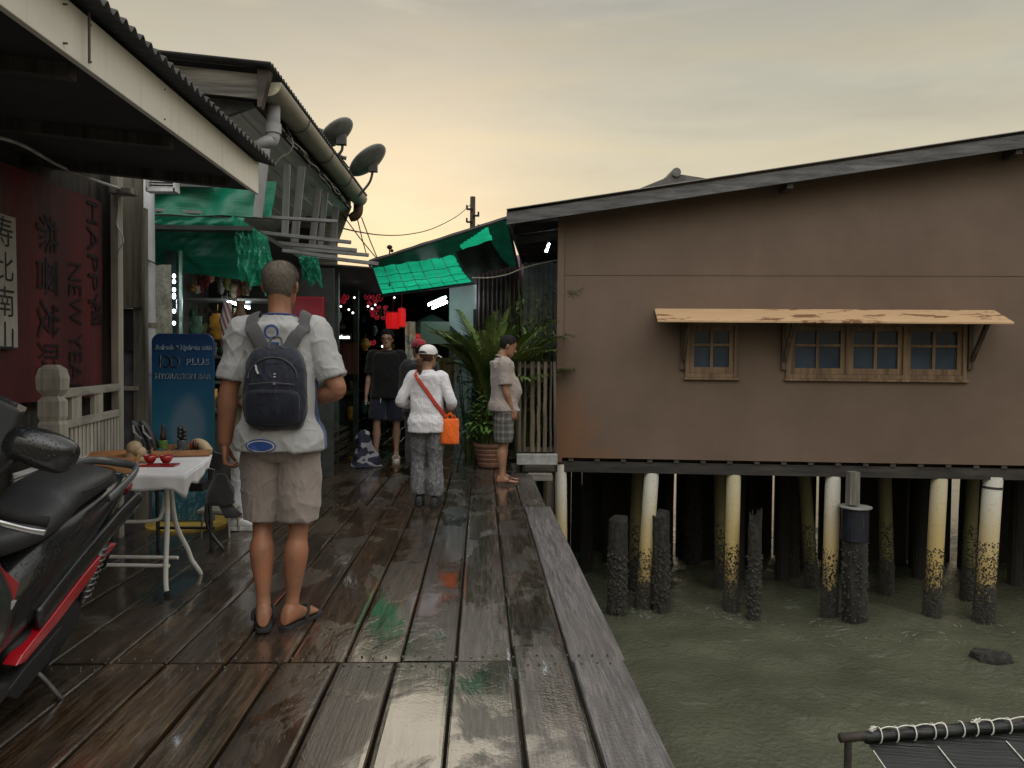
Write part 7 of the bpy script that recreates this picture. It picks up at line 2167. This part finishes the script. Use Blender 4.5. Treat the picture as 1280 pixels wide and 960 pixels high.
stick_on(J, sh_o, text_mesh('OR', .085), lambda x, y: (-.026 + y * 1.15, 1.400 - x * 1.15), 'lettering', blue_p)
def ellm(rx, rz_, n=30, notch=False):
    me = bpy.data.meshes.new('e'); me.from_pydata([(rx * math.cos(2 * math.pi * k / n) , rz_ * math.sin(2 * math.pi * k / n), 0) for k in range(n)], [], [tuple(range(n))]); return me
stick_on(J, sh_o, ellm(.070, .033), lambda x, y: (-.058 + x, .902 + y), 'badge', blue_p, off=.004)
stick_on(J, sh_o, ellm(.064, .027), lambda x, y: (-.058 + x, .902 + y), 'badge_ring', pale_p, off=.006)
stick_on(J, sh_o, ellm(.058, .022), lambda x, y: (-.058 + x, .902 + y), 'badge_field', blue_p, off=.008)
# pocket seams on the shorts
mb = MB(); 
bvS = BVHTree.FromPolygons([v.co for v in so.data.vertices], [tuple(p.vertices) for p in so.data.polygons])
def on_back(bv, x, z, off=.002):
    h_ = bv.ray_cast(V((x, -1, z)), V((0, 1, 0))); return V((x, (h_[0].y if h_[0] else 0) - off, z))
for pts in (((.06, .875), (.15, .868)), ((.06, .862), (.15, .855)), ((.0, .95), (.0, .80)), ((-.15, .868), (-.06, .875))):
    mb.tube([on_back(bvS, *(lerp(V(pts[0]).to_3d() if False else V((*pts[0], 0)), V((*pts[1], 0)), t / 8))[:2]) for t in range(9)], .0018, 5)
mb.build('seam', cloth('khaki_seam', (.19, .16, .145), .1), so)
black_foam = mat('black_foam', (.016, .016, .017), .7, .2, 60, bump=.2)
for s_ in 'LR': flip_flop(J, s_, black_foam, black_foam, .022, 'flip_flop')
settle(J)
manJ = J
# backpack, carried on the shoulders: a thing of its own in the man's frame
pack_m = cloth('backpack_nylon', (.008, .010, .021), .2, 500, .6, rough=.6); strap_g = cloth('strap_webbing', (.075, .075, .08), .15, 300, .3)
bp = thing('backpack', 'black nylon backpack with grey straps worn by the tall man', 'backpack')
bvB = BVHTree.FromPolygons([v.co for v in sh_o.data.vertices], [tuple(p.vertices) for p in sh_o.data.polygons])
cxb = .008
mb = MB(); rings = []
for z, a, dep in smoothpts([(.975, .075, .06), (.99, .112, .11), (1.04, .134, .145), (1.13, .142, .15), (1.22, .138, .14), (1.30, .120, .12), (1.345, .090, .09), (1.365, .05, .05)], 4):
    yb = -.128; ring = []
    for k in range(30):
        x, y = sup(a, dep / 2, 2.8, 2 * math.pi * k / 30); ring.append(V((cxb + x, yb - dep / 2 + y + .02, z)))
    rings.append(ring)
mb.loft(rings)
pk = remesh(mb, 'pack_body', pack_m, .006, bp, it=3, disp=folds(.007, 4, 7, 7))
bvP = BVHTree.FromPolygons([v.co for v in pk.data.vertices], [tuple(p.vertices) for p in pk.data.polygons])
def onp(x, z, off=.002): return on_back(bvP, x, z, off)
mb = MB(); rings = []                                  # front pocket
for dep, s_ in ((-.012, 1.0), (.006, 1.0), (.010, .96), (.012, .80)):
    ring = []
    for k in range(34):
        x, z = sup(.122 * s_, .080 * s_, 5.0, 2 * math.pi * k / 34); ring.append(onp(cxb + x, 1.085 + z, dep))
    rings.append(ring)
mb.loft(rings); pkt = mb.build('front_pocket', pack_m, pk, smooth=True)
zip_m = mat('zip', (.05, .05, .055), .4, .1)
mb = MB(); mb.tube([onp(cxb + .108 * math.cos(q), 1.215 + .095 * math.sin(q) if q < math.pi else 1.215, .004) for q in (math.pi * k / 26 for k in range(27))], .0032, 5); mb.build('zip', zip_m, pk)
mb = MB(); mb.tube([onp(cxb - .075, 1.275, .006), onp(cxb - .068, 1.25, .008), onp(cxb - .060, 1.235, .008)], .005, 6); mb.build('zip_pull', mat('pale_pull', (.35, .35, .34), .5), pk)
mb = MB(); mb.tube([onp(cxb - .10, 1.188, .014), onp(cxb, 1.198, .018), onp(cxb + .10, 1.188, .014)], .003, 5); mb.build('zip', zip_m, pkt)
for z in (1.235, 1.222, 1.19):
    mb = MB(); mb.ell(onp(cxb + .012, z, .006), (.006, .003, .004), nu=8, nv=6); mb.build('stud', mat('pale_pull', (.35, .35, .34), .5), pk)
for sg in (-1, 1):
    pts = []
    for x, z in ((.050, 1.335), (.070, 1.375), (.090, 1.415), (.108, 1.445), (.118, 1.458)):
        h_ = on_back(bvB, sg * x, z, .012); pts.append(tuple(h_))
    tp_ = bvB.ray_cast(V((sg * .126, -.01, 2.2)), V((0, 0, -1)))[0]; pts.append((sg * .126, -.012, tp_.z + .010))
    for x, z in ((.132, 1.40), (.136, 1.33), (.134, 1.22)):
        h_ = bvB.ray_cast(V((sg * x, 1, z)), V((0, -1, 0)))[0]
        if h_: pts.append((sg * x, h_.y + .010, z))
    P_ = smoothpts(pts, 5); mb = MB(); mb.tube([V(q) for q in P_], [(.006, .033)] * len(P_), 12, flat=(0, -1, .3)); mb.build('strap', strap_g, bp, smooth=True)
mb = MB(); mb.tube(smoothpts([tuple(onp(cxb - .03, 1.352, .0)), (cxb - .02, -.165, 1.40), (cxb + .02, -.165, 1.40), tuple(onp(cxb + .03, 1.352, .0))], 5), .006, 6); mb.build('haul_loop', strap_g, bp)
settle(J, bp)
# phone, and the dark cap held low in the left hand; something pale in the right hand
wl_ = J['wrL']; hdL = J['hdL']
g_ = wl_ + hdL * .115 + V((.03, .0, 0))
ph = MB(); ph.box(wl_ + hdL * .085 + V((-.035, -.022, .0)), (.05, .016, .085), Matrix.Rotation(.25, 3, 'Y')); pho = ph.build('camera_case', mat('black_case', (.012, .012, .013), .3, bump=0), None, bevel=.006)
tag(pho, 'small black camera case gripped in the walking man\'s left hand', 'camera')
cp_m = cloth('black_cap', (.014, .014, .015), .3, 300, .6)
cap_ = thing('baseball_cap', 'black cap dangling from the left hand of the walking man', 'cap')
mb = MB(); cc = g_ + V((-.045, -.03, -.10)); rings = []
for k in range(9):
    t = k / 8; r_ = .088 * math.sin(math.pi * (.08 + .47 * t)) if t < 1 else .088
    rings.append([cc + V((r_ * .75 * math.cos(q), r_ * math.sin(q), .065 - .14 * t)) + V((1, 1, 1)) * .008 * noise.noise(V((q * 1.2, t * 4, 3))) for q in (2 * math.pi * j / 22 for j in range(22))])
mb.loft(rings); mb.build('crown', cp_m, cap_, smooth=True)
mb = MB(); mb.grid(lambda u, v: cc + V((-.02 + (.09 + .0) * v * math.cos((u - .5) * 2.4) + .03, .085 * math.sin((u - .5) * 2.4) * (1 - .1 * v), -.06 - .075 * v)), 14, 6); mb.build('brim', cp_m, cap_, smooth=True, solid=.005)
wr_ = J['wrR']; hr_ = J['hdR']
mb = MB(); mb.box(wr_ + hr_ * .10 + V((0, 0, .022)), (.085, .14, .012), Matrix.Rotation(.5, 3, 'Z')); pap = tag(mb.build('white_phone', mat('white_plastic', (.55, .55, .55), .4), None, bevel=.004), 'white phone held in the walking man\'s right hand', 'phone')
settle(J, pho, cap_, pap)

# ---- 2. woman in a white shirt and cap with an orange bag
wp = at(533, 632, z=0); wh = CH + (at(540, 433, Y=wp.y).z - CH)
sk_tan = skin('tan_skin', (.27, .15, .095))
wom, J = person('woman walking away in a white shirt and white cap, patterned grey trousers', wp, R(-4), wh * .985, dict(
    skin=sk_tan, vox=.0065, sole=.02, shx=.162, hipx=.088, slim=.96,
    thighL=(-.01, .10, -1), shinL=(.03, -.10, -1), thighR=(.02, -.02, -1), shinR=(.0, -.05, -1),
    uaL=(-.42, -.10, -.9), faL=(.30, .90, -.28), pnL=(0, 0, -1), uaR=(.40, -.16, -.9), faR=(-.15, .92, -.30), pnR=(0, 0, -1),
    yaw=-.55, nod=.05, headscale=.97, arm=(.047, .040, .034, .035, .024)))
hb2 = hairmat('brown_hair', (.055, .025, .016), (.11, .05, .032))
hair(J, hb2, front=.80, side=.40, back=.10, add=.012); face(J)
Hd = J['H']
mb = MB(); mb.tube(smoothpts([tuple(Hd((0, -.11, .085))), tuple(Hd((.005, -.155, .06))), tuple(Hd((.01, -.16, .0))), tuple(Hd((.005, -.145, -.06))), tuple(Hd((0, -.135, -.10)))], 5), [.016] * 4 + [.03] * 6 + [.026] * 6 + [.016] * 4 + [.004], 14)
for v in mb.v: v += V((1, 1, .3)) * .010 * noise.noise(v * 38)
mb.build('ponytail', hb2, J['body'], smooth=True)
white_cap = cloth('white_cap', (.62, .61, .60), .06, 350, .3)
def cap_on(J, m, name='cap', brim_dir=1):
    Hd = J['H']; mb = MB(); rows = []
    for i in range(11):
        t = lerp(.60, 1.0, i / 10); hw_, yf, yb = cs(t, HEADP); yc, hd = (yf + yb) / 2, (yf - yb) / 2; row = []
        for k in range(32):
            q = 2 * math.pi * k / 32; lo = .60 if math.sin(q) < .1 else .66
            t2 = lerp(lo, 1.0, i / 10); hw_, yf, yb = cs(t2, HEADP); yc, hd = (yf + yb) / 2, (yf - yb) / 2
            a, b = sup(hw_ + .016, hd + .016, 2.1, q); row.append(Hd((a, yc + b, t2 * HEADH + .018 * (i / 10))))
        rows.append(row)
    mb.loft(rows, cap=False); mb.f.append(tuple(range(10 * 32, 11 * 32))); mb.m.append(0)
    o = mb.build(name, m, J['body'], smooth=True)
    mb = MB(); mb.grid(lambda u, v: Hd((.078 * math.sin((u - .5) * 2.5) * (1 + .05 * v), .055 + .05 * math.cos((u - .5) * 2.5) + .085 * v * math.cos((u - .5) * 1.7), .155 - .022 * v - .018 * abs(u - .5) * 2)), 18, 6); mb.build('brim', m, o, smooth=True, solid=.005)
    mb = MB(); mb.tube([Hd((.055 * math.cos(q), -.106 - .014 * math.sin(q), .150 + .022 * math.sin(q))) for q in (math.pi * k / 12 for k in range(13))], .004, 6); mb.build('back_gap', black_m, o)
    mb = MB(); mb.grid(lambda u, v: Hd((lerp(-.045, .045, u), -.1225 + .012 * ((u - .5) * 2) ** 2, .151 + .018 * v * math.sin(math.pi * max(.05, min(.95, u))))), 10, 4); mb.build('opening', black_m, o)
    return o
cap_on(J, white_cap)
wsh = cloth('white_blouse', (.60, .59, .62), .05, 500, 1.0)
ws = top_garment(J, 'blouse', wsh, .80, 1.78, ease=.022, ease_arm=.020, disp=.0075, vox=.007, flare=.02)
n = NT('marbled_trousers'); v_ = n.coords((1, 1, .6)); f = n.noise(v_, 16, 7, .7, 2.6); n.col(n.ramp(f, [(.36, (.06, .06, .063)), (.5, (.10, .10, .105)), (.57, (.20, .20, .21)), (.64, (.10, .10, .105))])); n.set(Roughness=.85); n.bump(f, .3, .006)
leg_garment(J, 'trousers', n.m, .97, 1.93, ease=.022, ease_hem=.050, disp=.010, vox=.008)
dark_sh = mat('dark_shoe', (.02, .02, .022), .6)
for s_ in 'LR': shoe(J, s_, dark_sh, mat('black_sole', (.01, .01, .01), .8))
bv = BVHTree.FromPolygons([v.co for v in ws.data.vertices], [tuple(p.vertices) for p in ws.data.polygons])
org = cloth('orange_bag', (.74, .125, .012), .12, 300, .6, rough=.55); rst = cloth('red_strap', (.36, .035, .02), .15, 250, .3)
ob = thing('shoulder_bag', 'orange shoulder bag on a red strap hanging at the white-shirted woman\'s hip', 'bag')
mb = MB(); rings = []
for z, a, b in smoothpts([(.70, .085, .045), (.715, .105, .055), (.80, .108, .058), (.90, .104, .05), (.965, .10, .038), (.975, .098, .034)], 4):
    rings.append([V((.262 + x * .95, -.055 + y, z)) for x, y in (sup(a, b, 3, 2 * math.pi * k / 28) for k in range(28))])
mb.loft(rings)
remesh(mb, 'bag_body', org, .007, ob, it=2, disp=folds(.008, 2, 7, 5))
for dx_, r_ in ((.0, .0), (.03, .02)):
    mb = MB(); mb.tube(smoothpts([(.20 + dx_, -.06, .96), (.21 + dx_, -.08, 1.01), (.27, -.085, 1.025 + r_), (.32 - dx_, -.08, 1.0), (.325 - dx_, -.06, .955)], 5), [(.003, .011)] * 21, 8); mb.build('handle', org, ob, smooth=True)
pts = []
for t in range(13):
    x, z = lerp(-.105, .185, t / 12), lerp(1.452, 1.045, t / 12); h_ = bv.ray_cast(V((x, -1, z)), V((0, 1, 0)))
    if h_[0]: pts.append(V((x, h_[0].y - .008, z)))
top_ = bv.ray_cast(V((-.115, -.01, 2)), V((0, 0, -1)))[0]
mb = MB(); pp = [V((-.118, -.005, top_.z + .006))] + pts + [V((.215, -.07, 1.0)), V((.235, -.06, .955))]; mb.tube(pp, [(.004, .024)] * len(pp), 10, flat=(0, -1, 0)); mb.build('strap', rst, ob, smooth=True)
settle(J, ob)

# ---- 3. heavy-set man standing side-on, head bowed
rp_ = at(628, 604, z=0); rh = CH + (at(640, 428, Y=rp_.y).z - CH)
sk_br = skin('brown_skin', (.27, .145, .09))
man2, J = person('heavy-set man standing side-on in a beige polo shirt and grey plaid shorts, head bowed', rp_, R(-82), rh * 1.03, dict(
    skin=sk_br, vox=.006, sole=.02, fat=.045, shx=.180, hipx=.095, slim=1.06, pitch=-.02, headfwd=.035,
    thighL=(-.02, .10, -1), shinL=(0, -.06, -1), thighR=(.02, -.03, -1), shinR=(.0, -.03, -1), toeL=.12, toeR=-.1,
    uaL=(-.10, .02, -1), faL=(.05, .35, -1), pnL=(1, 0, 0), uaR=(.10, .02, -1), faR=(-.05, .35, -1), pnR=(-1, 0, 0), curlL=.5, curlR=.5,
    yaw=-.06, nod=.38, headscale=1.02, arm=(.058, .050, .041, .043, .029), leg=(.090, .064, .052, .062, .040)))
bh = hairmat('black_hair', (.012, .011, .011), (.03, .028, .027))
hair(J, bh, front=.80, side=.54, back=.14, add=.014, rough=.005); face(J)
polo = cloth('beige_polo', (.30, .255, .235), .08, 400, .8)
ps = top_garment(J, 'polo_shirt', polo, .85, .82, ease=.024, ease_arm=.022, disp=.008, vox=.0065, flare=.008)
Tm = J['T']
mb = MB(); mb.tube([Tm((.066 * math.cos(q), -.006 + .064 * math.sin(q), 1.492 - .022 * math.sin(q))) for q in (2 * math.pi * k / 28 for k in range(29))], [(.010, .020)] * 29, 8, flat=(0, 0, 1)); mb.build('collar', polo, ps, smooth=True)
n = NT('plaid_grey'); xyz = n.sep(n.coords()); 
s1 = n.math('FRACT', n.math('MULTIPLY', n.math('ADD', xyz['X'], xyz['Y']), 13.0)); s2_ = n.math('FRACT', n.math('MULTIPLY', xyz['Z'], 13.0))
pl_ = n.math('ADD', n.ramp(s1, [(.0, .0), (.12, .0), (.14, .5), (.5, .5), (.52, 0)]), n.ramp(s2_, [(.0, .0), (.12, .0), (.14, .5), (.5, .5), (.52, 0)]))
n.col(n.ramp(pl_, [(.0, (.055, .053, .052)), (.5, (.10, .095, .09)), (1, (.17, .16, .15))])); n.set(Roughness=.85); n.bump(n.noise(n.coords(), 14, 4), .5, .012)
leg_garment(J, 'plaid_shorts', n.m, .98, .98, ease=.026, ease_hem=.034, disp=.008, vox=.007)
brown_l = mat('brown_leather', (.045, .028, .018), .5)
for s_ in 'LR': flip_flop(J, s_, brown_l, brown_l, .022)
settle(J)

# ---- 4. young man in black coming towards us
kp = at(483, 575, z=0); kh = CH + (at(486, 416, Y=kp.y).z - CH)
sk_pale = skin('fair_skin', (.34, .21, .15))
man3, J = person('young man in black t-shirt and navy shorts with glasses walking towards us', kp, R(180), kh, dict(
    skin=sk_pale, vox=.0065, sole=.025, shx=.188, slim=1.02,
    thighL=(-.09, -.05, -1), shinL=(.02, -.16, -1), thighR=(.08, .15, -1), shinR=(.02, -.03, -1), toeL=.1, toeR=-.15,
    uaL=(-.16, -.03, -1), faL=(-.04, .16, -1), uaR=(.20, .03, -1), faR=(.10, .22, -1), pnR=(-1, 0, 0), curlR=.8, yaw=.05, nod=.08))
hair(J, bh, front=.80, side=.52, back=.14, add=.020, rough=.014, crown=.008); face(J)
blk = cloth('black_tee', (.005, .005, .006), .2, 400, .5); nvy = cloth('navy_shorts', (.012, .016, .030), .2, 400, .6)
top_garment(J, 'tee_shirt', blk, .83, .88, ease=.032, ease_arm=.022, disp=.009, vox=.0075, flare=.018, it=40)
leg_garment(J, 'shorts', nvy, .97, .86, ease=.034, ease_hem=.045, disp=.008, vox=.008)
for s_ in 'LR': flip_flop(J, s_, mat('white_foam', (.55, .53, .48), .6, bump=0), mat('white_foam', (.55, .53, .48), .6, bump=0), .028, 'slipper', True)
Hd = J['H']; mb = MB()
for sg in (-1, 1):
    mb.tube([Hd((sg * .033 + .024 * math.cos(q), .100, .121 + .019 * math.sin(q))) for q in (2 * math.pi * k / 18 for k in range(19))], .0022, 5); mb.tube([Hd((sg * .057, .098, .124)), Hd((sg * .080, .0, .122))], .002, 5)
mb.tube([Hd((-.009, .100, .124)), Hd((.009, .100, .124))], .002, 5); mb.build('glasses', black_m, J['body'])
mb = MB(); c_ = J['wrR'] + J['hdR'] * .09 + V((-.012, .01, 0)); mb.box(c_, (.02, .06, .09)); pa = tag(mb.build('phone', mat('white_plastic', (.55, .55, .55), .4), None, bevel=.004), 'small white phone in the hand of the young man in black', 'phone')
mb = MB(); z_ = .90; mb.tube([(.06, .165, .86), (.062, .172, .83), (.06, .168, .80)], .005, 6); mb.build('drawstring', mat('white_plastic', (.55, .55, .55), .4), J['body'])
settle(J, pa)

# ---- 5. vendor mostly hidden behind the tall man
vp = at(296, 660, z=0)
ven, J = person('person in olive top and white trousers mostly hidden behind the tall man', V((vp.x + .06, vp.y, 0)), R(-80), 1.62, dict(
    skin=sk_tan, vox=.007, sole=.025, shx=.17, thighL=(0, .04, -1), shinL=(0, -.06, -1), thighR=(0, -.05, -1), shinR=(0, -.04, -1),
    uaL=(-.1, .15, -1), faL=(.15, .95, .05), uaR=(.12, .1, -1), faR=(-.1, .95, .0), pnL=(0, 0, -1), pnR=(0, 0, -1), nod=.25, headfwd=.02))
hair(J, bh, front=.78, side=.35, back=.08, add=.018); face(J)
top_garment(J, 'olive_top', cloth('olive_cloth', (.09, .085, .05), .15), .82, .85, ease=.02, disp=.008, vox=.008)
leg_garment(J, 'trousers', cloth('white_trousers', (.42, .42, .44), .06, 400, .7), .97, 1.92, ease=.016, ease_hem=.03, disp=.009, vox=.008)
for s_ in 'LR': shoe(J, s_, mat('white_sneaker', (.5, .5, .5), .5, .1), mat('pale_sole', (.42, .42, .40), .6), 'sneaker')
settle(J)

# ---- 6. red-capped person half hidden behind the woman
qp = at(527, 600, Y=9.6); 
red, J = person('person in a red cap and black jacket half hidden behind the white-capped woman', V((at(524, 500, Y=9.4).x, 9.4, 0)), R(8), 1.66, dict(
    skin=sk_tan, vox=.008, sole=.02, shx=.165, thighL=(0, .05, -1), shinL=(0, -.08, -1), thighR=(0, -.04, -1), shinR=(0, -.08, -1),
    uaL=(-.12, 0, -1), faL=(0, .3, -1), uaR=(.12, 0, -1), faR=(0, .3, -1), yaw=.5))
hair(J, bh, front=.78, side=.40, back=.12, add=.014); face(J)
cap_on(J, cloth('red_cap', (.26, .02, .03), .1, 300, .3))
top_garment(J, 'jacket', cloth('black_jacket', (.014, .014, .016), .2), .80, 1.8, ease=.03, ease_arm=.024, disp=.009, vox=.009)
leg_garment(J, 'trousers', cloth('dark_trousers', (.03, .03, .035), .2), .97, 1.92, ease=.018, ease_hem=.035, disp=.008, vox=.009)
for s_ in 'LR': shoe(J, s_, dark_sh, mat('black_sole', (.01, .01, .01), .8))
settle(J)
